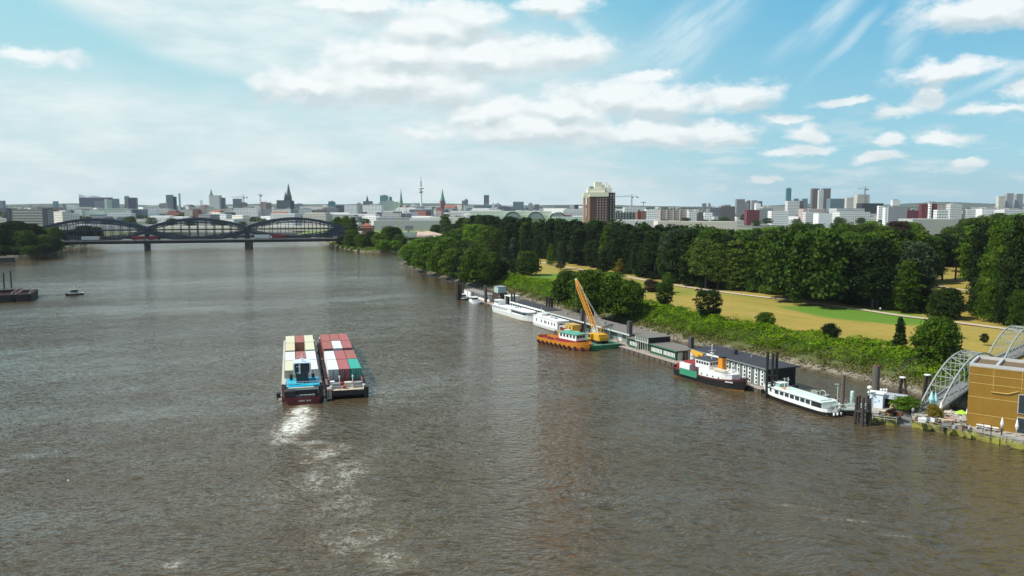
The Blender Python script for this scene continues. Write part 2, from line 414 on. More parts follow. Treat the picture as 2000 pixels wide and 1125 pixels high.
# ================================================================ TERRAIN
SH = [at(778, 516), at(800, 523), at(830, 532), at(860, 541), at(890, 550), at(940, 563), at(1000, 580), at(1060, 597), at(1100, 610), at(1180, 631), at(1260, 652),
      at(1340, 672), at(1450, 696), at(1560, 718), at(1640, 735), at(1720, 752), at(1800, 775), at(1880, 800), (101, 150), (110, 120), (125, 80), (150, 0), (160, -120)]
PARK = SH + [(900, -120), (900, 640), (150, 760), (40, 690), (-30, 640), (-72, 596)]
def sdist(X, Y, poly):
    """Signed distance to a polygon (positive inside)."""
    d = np.full(X.shape, 1e9); ins = np.zeros(X.shape, bool); n = len(poly)
    for i in range(n):
        (x1, y1), (x2, y2) = poly[i], poly[(i + 1) % n]
        ex, ey = x2 - x1, y2 - y1; t = np.clip(((X - x1) * ex + (Y - y1) * ey) / (ex * ex + ey * ey), 0, 1)
        d = np.minimum(d, np.hypot(X - x1 - t * ex, Y - y1 - t * ey))
        c = ((y1 > Y) != (y2 > Y)) & (X < ex * (Y - y1) / (ey + 1e-12) + x1); ins ^= c
    return np.where(ins, d, -d)
def terrain(name, poly, bounds, cell, prof, m, rough=.25):
    x0, x1, y0, y1 = bounds; nx = int((x1 - x0) / cell) + 1; ny = int((y1 - y0) / cell) + 1
    X, Y = np.meshgrid(np.linspace(x0, x1, nx), np.linspace(y0, y1, ny))
    d = sdist(X, Y, poly)
    Z = np.interp(d, [a for a, _ in prof], [b for _, b in prof]) + (vnoise(X, Y, 9) - .5) * rough * np.clip(d / 8, 0, 1)
    V = np.stack([X, Y, Z], -1).reshape(-1, 3)
    I = (np.arange(ny - 1)[:, None] * nx + np.arange(nx - 1)).reshape(-1)
    keep = (d.reshape(-1)[I] > -2.5 * cell)
    I = I[keep]; Q = np.stack([I, I + 1, I + nx + 1, I + nx], -1)
    me = bpy.data.meshes.new(name); n = len(Q)
    me.vertices.add(len(V)); me.vertices.foreach_set('co', V.reshape(-1)); me.loops.add(4 * n)
    me.loops.foreach_set('vertex_index', Q.reshape(-1).astype(np.int32)); me.polygons.add(n)
    me.polygons.foreach_set('loop_start', np.arange(0, 4 * n, 4, dtype=np.int32)); me.polygons.foreach_set('loop_total', np.full(n, 4, dtype=np.int32))
    me.polygons.foreach_set('use_smooth', np.ones(n, bool)); me.materials.append(m); me.update(calc_edges=True)
    return kind(link(name, me), 'structure')
def meadow():
    m, t, p = pmat('meadow')
    co = t.n('ShaderNodeTexCoord').outputs['Object']
    s = t.n('ShaderNodeSeparateXYZ'); t.l(co, s.inputs[0])
    nb = t.noise(t.mapv(co, (0, 0, 0), R(-60), (3.5, 1, 1)), .07, 6, .65); nf = t.noise(co, .6, 5, .7)
    dry = t.mix(nb, (.30, .205, .022), (.37, .28, .048)); mow = t.noise(t.mapv(co, (0, 0, 0), R(-62), (30, .8, 1)), .5, 3, .5); dry = t.mix(t.ss(nf, .35, .75), dry, t.mix(nb, (.20, .18, .02), (.30, .225, .04))); dry = t.mix(t.m('MULTIPLY', t.ss(t.noise(co, .035, 5, .7), .42, .62), .55), dry, (.19, .20, .018)); dry = t.mix(t.m('MULTIPLY', t.ss(mow, .4, .65), .3), dry, (.42, .32, .10))
    g = None
    for (x, y, rx, ry, ro, st) in [(1680, 614, 17, 30, 28, 1.0), (1590, 606, 8, 16, 30, .8), (1760, 626, 14, 12, 0, .8), (1055, 541, 26, 20, 30, .95), (1000, 545, 22, 16, 30, .8), (1100, 560, 14, 22, 30, .6), (1300, 570, 12, 16, 0, .45), (1240, 556, 14, 30, 30, .55), (1420, 575, 8, 30, 35, .3)]:
        a, b = at(x, y, 4.4)
        e = t.m('MULTIPLY', t.ss(t.m('ADD', t.v('LENGTH', t.mapv(co, (a, b, 0), R(ro), (rx, ry, 50))), t.m('MULTIPLY', t.m('SUBTRACT', nb, .5), .9)), 1.05, .75), st)
        g = e if g is None else t.m('MAXIMUM', g, e)
    c = t.mix(g, dry, t.mix(nf, (.06, .17, .004), (.12, .23, .008)))
    bank = t.mix(nf, (.05, .075, .015), (.11, .115, .035))
    c = t.mix(t.ss(s.outputs[2], 4.36, 4.0), c, bank)
    sand = t.mix(nf, (.18, .155, .11), (.28, .25, .18))
    c = t.mix(t.ss(s.outputs[2], 1.8, .9), c, sand)
    c = t.mix(t.ss(s.outputs[2], .55, .15), c, (.10, .08, .05))
    t.l(c, p.inputs['Base Color']); p.inputs['Roughness'].default_value = .95
    return m
MEADOW = meadow()
terrain('park_ground', PARK, (-110, 420, -110, 770), 3.5, [(-12, -1.5), (0, -.05), (3, 1.2), (7, 2.6), (13, 3.5), (25, 4.4)], MEADOW)
def greens(name, a, b):
    m, t, p = pmat(name); co = t.n('ShaderNodeTexCoord').outputs['Object']
    s = t.n('ShaderNodeSeparateXYZ'); t.l(co, s.inputs[0])
    c = t.mix(t.noise(co, .08, 6, .7), a, b); c = t.mix(t.ss(s.outputs[2], 2.0, 1.0), c, (.24, .21, .15))
    t.l(c, p.inputs['Base Color']); p.inputs['Roughness'].default_value = .95
    return m
SPIT = [at(618, 469), at(650, 478), at(680, 487), at(700, 491), at(720, 493), at(760, 492), at(783, 489), (-96, 770), (-70, 815), (-20, 850), (60, 875), (400, 900), (400, 1300), (-330, 1300), (-300, 1100), (-260, 1010)]
terrain('far_bank_ground', SPIT, (-345, 400, 700, 1300), 5, [(-15, -2), (0, -.1), (4, 1.4), (12, 2.6), (30, 3.2)], greens('verge_green', (.09, .15, .02), (.16, .20, .045)))
LEFTB = [at(128, 480), at(112, 491), at(100, 495), at(70, 498), at(30, 499), at(16, 505), at(0, 518), (-560, 520), (-900, 480), (-1500, 480), (-1500, 1300), (-700, 1300), (-560, 1180), (-480, 1000), (-450, 860)]
terrain('left_bank_ground', LEFTB, (-1300, -380, 470, 1300), 6, [(-18, -2), (0, -.1), (5, 1.5), (14, 3), (40, 4)], greens('scrub_ground', (.05, .07, .02), (.10, .11, .04)))
b = MB()
FARP = [(-10000, 1250), (-640, 1210), (-520, 1130), (-300, 1130), (-330, 1180), (200, 1180), (390, 900), (390, 760), (880, 640), (1300, 500), (10000, 500), (10000, 8700), (-10000, 8700)]
tess(FARP, 3.0, b)
n = len(FARP)
b.add([(x, y, -2) for x, y in FARP] + [(x, y, 3.0) for x, y in FARP], [(i, (i + 1) % n, n + (i + 1) % n, n + i) for i in range(n)])
mm, t, p = pmat('city_ground'); co = t.n('ShaderNodeTexCoord').outputs['Object']
t.l(t.mix(t.ss(t.noise(co, .006, 6, .7), .42, .58), (.045, .075, .03), (.22, .22, .20)), p.inputs['Base Color']); p.inputs['Roughness'].default_value = .95
kind(b.build('city_ground', mm), 'structure')
# distant hills on the horizon
for i, (x0, x1, Y, hh) in enumerate([(-9500, 2500, 7900, 46), (1500, 9600, 7200, 56)]):
    b = MB(); N = 90; pr = []
    for k in range(N + 1):
        x = x0 + (x1 - x0) * k / N
        e = hh * (.72 + .28 * math.sin(k * .37 + i) * math.sin(k * .13 + 2) + .10 * random.random())
        pr.append((x, e * min(1, 6 * min(k, N - k) / N)))
    vs = []; fs = []
    for (x, e) in pr: vs += [(x, Y - 500, 3.01), (x, Y, 3.02 + e), (x, Y + 700, 3.01)]
    for k in range(N):
        a = 3 * k; fs += [(a, a + 3, a + 4, a + 1), (a + 1, a + 4, a + 5, a + 2)]
    b.add(vs, fs); kind(b.build('hills', mat('hill_woods', (.035, .06, .035), .9, var=.4, scale=.01)), 'structure')
# ---------------------------------------------------------------- paths
def ribbon(name, pts, w, z, m):
    b = MB(); L = []; Rr = []
    for i, (x, y) in enumerate(pts):
        a = pts[max(0, i - 1)]; c = pts[min(len(pts) - 1, i + 1)]
        d = Vector((c[0] - a[0], c[1] - a[1])).normalized(); L.append((x - d.y * w / 2, y + d.x * w / 2, z)); Rr.append((x + d.y * w / 2, y - d.x * w / 2, z))
    n = len(pts); b.add(Rr + L, [(i, i + 1, n + i + 1, n + i) for i in range(n - 1)])
    return kind(b.build(name, m), 'structure')
def smooth(pts, k=6):
    out = []
    for i in range(len(pts) - 1):
        p0, p1, p2, p3 = [Vector(pts[max(0, min(len(pts) - 1, j))]) for j in (i - 1, i, i + 1, i + 2)]
        for q in range(k):
            t = q / k
            out.append(tuple(.5 * ((2 * p1) + (p2 - p0) * t + (2 * p0 - 5 * p1 + 4 * p2 - p3) * t * t + (3 * p1 - p0 - 3 * p2 + p3) * t ** 3)))
    return out + [tuple(pts[-1])]
sandm = mat('sandy_gravel', (.52, .43, .32), .95, var=.15, scale=.5)
ribbon('path', smooth([at(x, y, 4.6) for x, y in [(1000, 502), (1060, 513), (1120, 524), (1190, 534), (1260, 547), (1340, 560), (1420, 571), (1500, 581), (1540, 585), (1600, 594), (1680, 604), (1760, 616), (1850, 627), (1950, 640), (2060, 655)]]), 3.4, 4.62, sandm)
ribbon('path', smooth([at(x, y, 4.6) for x, y in [(1790, 549), (1830, 558), (1880, 566), (1920, 572), (2000, 582)]]), 3.0, 4.64, sandm)
# ---------------------------------------------------------------- bank: stones, rough grass, undergrowth
def resample(pts, step):
    out = []; 
    for (a, b) in zip(pts[:-1], pts[1:]):
        a, b = Vector(a), Vector(b); n = max(1, int((b - a).length / step))
        d = (b - a).normalized()
        for k in range(n): out.append((a.lerp(b, k / n), Vector((-d.y, d.x))))
    return out
SHR = resample(SH[:19], .5)
def bankpts(n, lo, hi, u0=0.0, u1=1.0):
    idx = rng.integers(int(len(SHR) * u0), int(len(SHR) * u1), n); off = rng.uniform(lo, hi, n)
    P_ = np.array([[SHR[i][0].x, SHR[i][0].y] for i in idx]); Nn = np.array([[SHR[i][1].x, SHR[i][1].y] for i in idx])
    return P_ + Nn * off[:, None], off, idx / len(SHR)
zoff = lambda o: np.interp(o, [0, 3, 7, 13, 25], [-.05, 1.2, 2.6, 3.5, 4.4])
def stones():
    pts, off, u = bankpts(5000, -.6, 3.0, .0, 1)
    base = np.array([(1, 0, 0), (-1, 0, 0), (0, 1, 0), (0, -1, 0), (0, 0, 1), (0, 0, -1)], float)
    F8 = np.array([(0, 2, 4), (2, 1, 4), (1, 3, 4), (3, 0, 4), (2, 0, 5), (1, 2, 5), (3, 1, 5), (0, 3, 5)])
    n = len(pts); S = rng.uniform(.18, .55, n) * np.where(u < .35, .7, 1)
    V = base[None] * S[:, None, None] * rng.uniform(.6, 1.3, (n, 6, 1)) + rng.normal(0, .07, (n, 6, 3))
    V[:, :, :2] += pts[:, None]; V[:, :, 2] += zoff(off)[:, None] + .08
    FF = (F8[None] + (np.arange(n) * 6)[:, None, None]).reshape(-1, 3)
    me = bpy.data.meshes.new('riprap_stones'); me.from_pydata(V.reshape(-1, 3).tolist(), [], FF.tolist())
    m, t, p = pmat('riprap'); co = t.n('ShaderNodeTexCoord').outputs['Object']; s = t.n('ShaderNodeSeparateXYZ'); t.l(co, s.inputs[0])
    c = t.mix(t.ss(t.noise(co, .9, 2, .5), .35, .65), (.09, .08, .055), (.30, .265, .20)); c = t.mix(t.ss(s.outputs[2], .6, .2), c, (.08, .065, .04))
    t.l(c, p.inputs['Base Color']); p.inputs['Roughness'].default_value = .9
    me.materials.append(m); kind(link('riprap_stones', me), 'stuff')
stones()
def undergrowth():
    # mounded thicket along the embankment: density and height follow slow noise
    n = 150000; pts, off, u = bankpts(n, 6.0, 27, .17, 1.0)
    X, Y = pts[:, 0], pts[:, 1]
    wid = np.interp(u, [.17, .3, .45, .7, 1], [24, 21, 20, 21, 24]) + (vnoise(X, Y, 14, 3) - .5) * 8
    v = (off - 5.5) / (wid - 5.5); ok = (v > 0) & (v < 1)
    hump = np.clip(v * 3.2, 0, 1) ** .7 * np.clip((1 - v) * 5, 0, 1) ** .6
    hgt = hump * (1.3 + 2.3 * vnoise(X, Y, 5, 1) * (.5 + vnoise(X, Y, 16, 2)) + .9 * vnoise(X, Y, 2.0, 4))
    z = zoff(off) + hgt * rng.uniform(.35, 1.0, n) ** .35
    C = np.stack([X, Y, z], -1)[ok]; e = .6
    gx = (vnoise(X + e, Y, 5, 1) - vnoise(X - e, Y, 5, 1)) * 3; gy = (vnoise(X, Y + e, 5, 1) - vnoise(X, Y - e, 5, 1)) * 3
    Nn = np.stack([-gx, -gy, np.ones(n) * .9], -1)[ok] + rng.normal(0, .55, (ok.sum(), 3))
    m = leafmat('thicket_leaf', (.058, .155, .003), (.175, .315, .005), var=.0, trans=.2)
    kind(link('undergrowth', quads('undergrowth', C, Nn, rng.uniform(.28, .65, len(C)), m)), 'stuff')
    # rough olive grass between the stones and the thicket, and yellow herbs behind it
    n = 30000; pts, off, u = bankpts(n, 1.9, 8.0, .12, 1)
    z = zoff(off) + rng.uniform(0, .7, n)
    keep = vnoise(pts[:, 0], pts[:, 1], 4, 8) > .28
    C = np.stack([pts[:, 0], pts[:, 1], z], -1)[keep]
    Nn = rng.normal(0, 1, (len(C), 3)); Nn[:, 2] = .5
    kind(link('rough_grass', quads('rough_grass', C, Nn, rng.uniform(.25, .6, len(C)), leafmat('rough_grass', (.075, .10, .018), (.17, .17, .05), var=0, trans=.15))), 'stuff')
    n = 22000; pts, off, u = bankpts(n, 18, 34, .17, 1.0)
    keep = (vnoise(pts[:, 0], pts[:, 1], 7, 5) > .42 + .03 * (off - 20)) | (u < .36)
    z = zoff(off) + rng.uniform(.1, 1.1, n)
    C = np.stack([pts[:, 0], pts[:, 1], z], -1)[keep]; Nn = rng.normal(0, .6, (len(C), 3)); Nn[:, 2] = 1
    kind(link('tall_herbs', quads('tall_herbs', C, Nn, rng.uniform(.3, .65, len(C)), leafmat('tall_herbs', (.16, .25, .006), (.30, .27, .015), var=0, trans=.15))), 'stuff')
undergrowth()
def scrub_patch(name, poly, n, h, m, size=(.8, 1.5), z0=3.0, seed=1):
    xs = [q[0] for q in poly]; ys = [q[1] for q in poly]
    X = rng.uniform(min(xs), max(xs), n); Y = rng.uniform(min(ys), max(ys), n); d = sdist(X, Y, poly); k = d > 0; X, Y, d = X[k], Y[k], d[k]
    z = np.interp(d, [0, 4, 12], [.4, 1.4, z0]) + h * vnoise(X, Y, 7, seed) * np.clip(d / 4, 0, 1) * rng.uniform(.5, 1, len(X))
    Nn = rng.normal(0, .6, (len(X), 3)); Nn[:, 2] = 1
    kind(link(name, quads(name, np.stack([X, Y, z], -1), Nn, rng.uniform(*size, len(X)), m)), 'stuff')
LIME = leafmat('reed_leaf', (.10, .19, .008), (.19, .29, .015), var=0, trans=.2)
scrub_patch('reeds', SPIT[1:8] + [(-110, 800), (-190, 830)], 22000, 3.0, LIME)
scrub_patch('reeds', SPIT[0:3] + [(-170, 800), (-200, 900), (-226, 950)], 9000, 2.0, LIME, seed=4)
scrub_patch('scrub', [LEFTB[1], LEFTB[2], LEFTB[3], LEFTB[4], (-560, 700), (-560, 860), (-450, 860)], 16000, 4.5, leafmat('scrub_leaf', (.03, .055, .01), (.07, .11, .015), var=0), size=(1, 2))
# ================================================================ TREES
def crown_mesh(seed, shape, w, h, cb, lobes, per, size, m, inner=True):
    """Crown from z = cb*h to h: many leaf clumps filling an uneven envelope."""
    g = np.random.default_rng(seed); C = []; Nn = []; hh = h * (1 - cb)
    for i in range(lobes):
        t = g.uniform(.03, .97); a = g.uniform(0, 2 * np.pi)
        if shape == 'poplar': r = .5 * (np.sin(np.pi * t ** .75) ** .55)
        elif shape == 'broad': r = .5 * (np.sin(np.pi * (.12 + .86 * t)) ** .5)
        elif shape == 'dome': r = .5 * np.sqrt(max(0, 1 - (1.25 * t - .25) ** 2))
        elif shape == 'cone': r = .5 * min(1, (1 - t) ** .75 * 1.05) * min(1, t * 6 + .4)
        elif shape == 'vase': r = .5 * (np.sin(np.pi * (t * .85)) ** .7)
        else: r = .5 * np.sqrt(max(0, 1 - (2 * t - 1) ** 2)) + .02
        rr = w * r * g.uniform(.35, .92); lr = w * g.uniform(.09, .19) * (1.15 if shape in ('broad', 'ball', 'dome') else .95)
        lr *= {'poplar': 1.05, 'cone': .8, 'vase': .75}.get(shape, 1)
        c = np.array([rr * np.cos(a), rr * np.sin(a), cb * h + t * hh * .96])
        c[:2] += g.normal(0, .03 * w, 2)
        d = g.normal(size=(per, 3)); d /= np.linalg.norm(d, axis=1, keepdims=True); d[:, 2] = np.where(d[:, 2] < -.3, -d[:, 2], d[:, 2])
        q = c + d * lr * np.array([1, 1, .75]) * g.uniform(.75, 1.12, (per, 1))
        C.append(q); Nn.append(d + g.normal(0, .45, (per, 3)))
    nf = int(lobes * per * .5); t = g.uniform(.02, .96, nf); a = g.uniform(0, 2 * np.pi, nf)      # leaves inside the crown, so that it is not hollow
    r = {'poplar': .5 * np.sin(np.pi * t ** .75) ** .55, 'broad': .5 * np.sin(np.pi * (.12 + .86 * t)) ** .5, 'cone': .5 * np.minimum(1, (1 - t) ** .75 * 1.05) * np.minimum(1, t * 6 + .4), 'vase': .5 * np.sin(np.pi * t * .85) ** .7}.get(shape, .5 * np.sqrt(np.maximum(0, 1 - (2 * t - 1) ** 2)) + .02)
    r = r * w * np.sqrt(g.uniform(0, .8, nf))
    C.append(np.stack([r * np.cos(a), r * np.sin(a), cb * h + t * hh * .96], -1)); Nn.append(g.normal(0, 1, (nf, 3)))
    C = np.concatenate(C); Nn = np.concatenate(Nn)
    C[:, 2] = np.clip(C[:, 2], cb * h * .8, h)
    return quads('crown', C, Nn, g.uniform(size * .6, size * 1.35, len(C)), m)
def trunk_mesh(seed, h, r, cb, w):
    g = random.Random(seed); b = MB()
    top = h * (cb + (1 - cb) * .55)
    b.tube((0, 0, -.3), (0, 0, h * cb), r, r * .75, 8); b.tube((0, 0, h * cb), (g.uniform(-.4, .4), g.uniform(-.4, .4), top), r * .75, r * .2, 7)
    for i in range(6):
        z = h * cb * .8 + (top - h * cb) * g.random() * .8; a = g.uniform(0, 6.28); l = w * g.uniform(.2, .36)
        b.tube((0, 0, z), (l * math.cos(a), l * math.sin(a), z + l * g.uniform(.6, 1.3)), r * .38, r * .12, 5)
    return b.mesh('trunk', bark)
LM = dict(dark=leafmat('leaf_dark', (.006, .019, .004), (.021, .046, .005), trans=.15), mid=leafmat('leaf_mid', (.017, .052, .003), (.074, .150, .008), trans=.2),
          bright=leafmat('leaf_bright', (.045, .130, .005), (.120, .235, .009)), willow=leafmat('leaf_willow', (.055, .105, .016), (.12, .19, .03)),
          blue=leafmat('leaf_blue', (.022, .050, .028), (.050, .085, .045)), gold=leafmat('leaf_gold', (.09, .10, .012), (.17, .15, .02)), copper=leafmat('leaf_copper', (.028, .018, .010), (.045, .035, .016)))
PROTO = {}
def proto(shape, leaf, v):
    k = (shape, leaf, v)
    if k not in PROTO:
        w, h, cb, lobes, per, size, tr = dict(poplar=(10, 30, .05, 120, 60, .72, .45), broad=(15, 26, .10, 130, 66, .78, .5), dome=(12, 13, .04, 105, 66, .60, .4), cone=(7, 15, .03, 100, 48, .48, .3),
                                           ball=(9, 9, .10, 80, 60, .48, .25), vase=(9, 12, .06, 100, 55, .42, .22), bush=(8, 5, .0, 50, 60, .45, .12), small=(4, 5, .25, 30, 45, .3, .1))[shape]
        s = hash((shape, v)) % 1000 if False else (sum(map(ord, shape)) * 7 + v * 13)
        if shape == 'broad': cb = (.12, .26, .16, .3)[v % 4]
        PROTO[k] = (crown_mesh(s, {'bush': 'ball', 'small': 'ball'}.get(shape, shape), w, h, cb, lobes, per, size, LM[leaf]), trunk_mesh(s, h, tr, max(cb, .05), w), w, h)
    return PROTO[k]
FAR = []
NTREE = [0]
def far_tree(x, y, z, w, h, shape, leaf): FAR.append((x, y, z, w, h, shape, leaf))
def build_far():
    by = {}
    for (x, y, z, w, h, sh, lf) in FAR:
        cm, tm, pw, ph = proto(sh, 'mid', random.randrange(2))
        n = len(cm.vertices); V = np.empty(n * 3, np.float32); cm.vertices.foreach_get('co', V); V = V.reshape(-1, 4, 3)
        V = V[rng.permutation(len(V))[:1500]]; c = V.mean(1, keepdims=True); V = c + (V - c) * 1.9
        a = random.uniform(0, 6.28); ca, sa = math.cos(a), math.sin(a); X = V[..., 0] * w / pw; Y = V[..., 1] * w / pw
        V = np.stack([x + X * ca - Y * sa, y + X * sa + Y * ca, z + V[..., 2] * h / ph], -1); by.setdefault('all', []).append(V)
    V = np.concatenate(by['all']); n = len(V); me = bpy.data.meshes.new('far_trees')
    me.vertices.add(4 * n); me.vertices.foreach_set('co', V.reshape(-1)); me.loops.add(4 * n); me.loops.foreach_set('vertex_index', np.arange(4 * n, dtype=np.int32))
    me.polygons.add(n); me.polygons.foreach_set('loop_start', np.arange(0, 4 * n, 4, dtype=np.int32)); me.polygons.foreach_set('loop_total', np.full(n, 4, dtype=np.int32))
    me.materials.append(leafmat('leaf_far', (.014, .040, .004), (.052, .105, .008), var=0, trans=.15)); me.update(calc_edges=True)
    kind(link('far_trees', me), 'stuff')
def tree(x, y, z, w, h, shape, leaf, label, group=None, name='tree', v=None, cat='tree'):
    v = random.randrange(4 if shape in ('poplar', 'broad', 'dome') else 2) if v is None else v
    cm, tm, pw, ph = proto(shape, leaf, v)
    t = thing(name, label, cat, (x, y, z), random.uniform(0, 6.28), group)
    t.scale = (w / pw, w / pw, h / ph)
    link('trunk', tm, t); link('crown', cm, t)
    return t
def ptree(px, py, ptop, pw, shape, leaf, label, z=4.4, group=None, name='tree', cat='tree', v=None):
    x, y = at(px, py, z); d = math.hypot(y, H - z)
    top = P(px, ptop, y)[2]
    return tree(x, y, z, pw / F * d, top - z, shape, leaf, label, group, name, v, cat)
# --- the solitary trees and bushes of the meadow
ptree(1383, 629, 562, 62, 'vase', 'dark', 'dark round tree alone on dry meadow, black green crown over short stem', name='round_tree')
ptree(1297, 602, 548, 40, 'vase', 'mid', 'loose green tree on meadow just right of the low brownish thicket')
ptree(1272, 570, 547, 34, 'bush', 'copper', 'low brownish bush on dry meadow behind the loose green tree', name='bush', cat='bush')
ptree(1302, 572, 546, 24, 'bush', 'mid', 'small rounded bush touching the low brownish bush on its right', name='bush', cat='bush')
ptree(1493, 648, 611, 36, 'ball', 'mid', 'small rounded tree rising from the bank thicket at the meadow edge')
ptree(1621, 668, 633, 34, 'ball', 'dark', 'small very dark bush-like tree below the green patch of meadow')
ptree(1756, 690, 617, 35, 'cone', 'dark', 'slim dark columnar tree beside the big leafy tree on the meadow', name='columnar_tree')
ptree(1828, 714, 620, 94, 'dome', 'mid', 'big leafy tree above the bank near the golden building', v=1)
ptree(1850, 660, 624, 34, 'ball', 'bright', 'light green top of tree just behind the big leafy tree')
ptree(1922, 675, 651, 17, 'small', 'dark', 'tiny young tree alone on the dry meadow under the footbridge arch', name='young_tree')
for i, (a, b_, c, d, l) in enumerate([(1112, 592, 532, 62, 'left end'), (1150, 606, 530, 70, 'second from the left'), (1190, 606, 536, 78, 'second from the right'), (1226, 608, 548, 56, 'right end')]):
    ptree(a, b_ + 4, c - 3, d + 12, 'dome', 'mid', 'large bushy tree at the %s of the clump behind the yellow crane' % l, group='clump of trees behind the floating crane', v=i)
ptree(1030, 538, 491, 52, 'dome', 'mid', 'rounded weeping tree at the top end of the meadow', v=2)
ptree(1005, 536, 508, 34, 'ball', 'dark', 'dark low tree touching the rounded weeping tree', v=0)
ptree(985, 524, 464, 34, 'cone', 'blue', 'grey green pointed tree, left one of the pair before dark wood', name='conical_tree', group='pair of grey green trees')
ptree(1003, 522, 462, 34, 'cone', 'blue', 'grey green pointed tree, right one of the pair before dark wood', name='conical_tree', group='pair of grey green trees')
ptree(1076, 518, 474, 24, 'cone', 'bright', 'bright green narrow tree by the sandy path')
ptree(1095, 526, 470, 25, 'cone', 'blue', 'dark narrow tree just right of the bright narrow tree by the path')
ptree(1178, 533, 487, 30, 'cone', 'dark', 'dark oval tree by the path above the clump', name='columnar_tree')
ptree(1211, 535, 504, 30, 'cone', 'gold', 'small yellowish pine by the path', name='pine_tree')
ptree(1378, 564, 466, 72, 'broad', 'willow', 'pale green billowing tree standing before the dark wood, left crown', v=1)
ptree(1402, 566, 476, 44, 'broad', 'willow', 'pale green tree leaning against the larger pale billowing one', v=2)
ptree(1312, 552, 532, 34, 'bush', 'bright', 'bright round bush at the path under the dark wood', name='bush', cat='bush')
ptree(1495, 573, 556, 30, 'bush', 'bright', 'bright round bush beside the sandy bay of the path', name='bush', cat='bush')
ptree(1848, 622, 562, 66, 'dome', 'dark', 'dark bushy tree in front of the yellow clearing', v=3)
ptree(1800, 590, 553, 32, 'ball', 'dark', 'small dark tree at the left edge of the yellow clearing')
# --- trees of the wooded bank upstream
gp = 'trees on the wooded bank upstream'
BK = [(812, 520, 486, 40, 'mid'), (835, 527, 474, 56, 'bright'), (862, 534, 478, 52, 'mid'), (885, 540, 486, 50, 'mid'), (905, 545, 494, 40, 'dark'), (930, 548, 484, 62, 'mid'), (955, 550, 492, 50, 'mid'), (975, 548, 506, 38, 'dark'),
      (800, 510, 478, 38, 'bright'), (820, 508, 466, 46, 'bright'), (848, 510, 462, 56, 'bright'), (875, 512, 464, 56, 'bright'), (905, 516, 470, 50, 'mid'), (935, 520, 476, 50, 'mid'), (960, 524, 484, 40, 'dark'),
      (880, 498, 452, 40, 'mid'), (905, 494, 444, 50, 'mid'), (930, 498, 438, 56, 'bright'), (955, 502, 440, 50, 'mid'), (862, 494, 460, 40, 'bright')]
for (a, b_, c, d, l) in BK:
    ptree(a, b_, c, d * 1.12, 'dome', l, {'bright': 'light green bushy tree on the wooded bank upstream of the pontoons', 'mid': 'mid green bushy tree on the wooded bank upstream of the pontoons', 'dark': 'dark tree on the wooded bank upstream of the pontoons'}[l], 3.6, gp)
for (a, b_, c, d) in [(915, 551, 521, 34), (893, 543, 524, 28), (1005, 553, 540, 40)]:
    ptree(a, b_, c, d, 'bush', 'bright', 'yellow green bush at the water edge below the wooded bank', 2.5, gp, 'bush', 'bush')
# --- the wood behind the path
gw = 'tall trees of the wood behind the path'
EDGE = [(872, 470), (900, 478), (940, 486), (985, 496), (1050, 504), (1100, 513), (1150, 521), (1200, 530), (1250, 541), (1300, 550), (1350, 560), (1420, 566), (1480, 572), (1540, 579), (1600, 588), (1660, 596), (1720, 603), (1780, 612), (1830, 560), (1880, 556), (1930, 612), (1975, 634), (2030, 650)]
TOPS = [(860, 448), (885, 432), (935, 421), (960, 424), (1050, 425), (1150, 430), (1250, 438), (1300, 440), (1360, 441), (1420, 447), (1480, 452), (1560, 449), (1640, 452), (1700, 455), (1780, 453), (1830, 462), (1880, 452), (1930, 430), (2010, 424)]
TX = [q[0] for q in TOPS]; TY = [q[1] for q in TOPS]
edge_w = resample([at(x, y, 4.4) for x, y in EDGE], 1.0)
WL = {'willow': 'tall pale green tree in the wood behind the path', 'blue': 'tall grey green tree in the wood behind the path', 'dark': 'tall dark tree in the wood behind the path', 'mid': 'tall mid green tree in the wood behind the path', 'bright': 'tall fresh green tree in the wood behind the path'}
clear = [at(1795, 604, 4.4), at(1815, 549, 4.4), at(1900, 551, 4.4), at(1925, 600, 4.4), at(1890, 612, 4.4)]
nw = 0
for row in range(5):
    k = random.randrange(4)
    while k < len(edge_w):
        pt, nn = edge_w[k]; off = 2 + row * 12 + random.uniform(-2.5, 2.5)
        # away from the camera, not only along the edge normal
        dirv = Vector((nn.x, nn.y)); x, y = pt.x + dirv.x * off + random.uniform(-2, 2), pt.y + dirv.y * off + random.uniform(-2, 2)
        k += int(random.uniform(7.5, 10.5) if row < 3 else random.uniform(10, 14))
        if float(sdist(np.array([x]), np.array([y]), clear)[0]) > -3: continue
        pxx = 1000 + F * x / (y * CT + (H - 20) * ST_)
        if pxx > 2090: continue
        ytop = np.interp(pxx, TX, TY) + (random.uniform(-5, 13) if row < 4 else random.uniform(-4, 5)) + (6 if row == 0 else 0)
        h = P(pxx, ytop, y)[2] - 4.4
        if row == 0 and random.random() < .3: h *= random.uniform(.6, .85)
        h = max(9, min(h, 36))
        leaf = random.choices(['dark', 'mid', 'bright'], [.93, .07, 0] if pxx < 1290 else ([.45, .52, .03] if pxx < 1850 else [.45, .55, 0]))[0]
        if y > 650 and pxx > 1000: continue
        if pxx > 1250 and random.random() < .12: leaf = random.choice(['willow', 'blue'])
        shp = 'poplar' if (pxx < 1300 and random.random() < .75) or random.random() < .25 else 'broad'
        (tree if row < 2 else (lambda x, y, z, w, h, s_, l, *_: far_tree(x, y, z, w, h, s_, l)))(x, y, 4.3, (random.uniform(9, 12.5) if shp == 'poplar' else random.uniform(13, 18)), h, shp, leaf, WL[leaf], gw); nw += 1
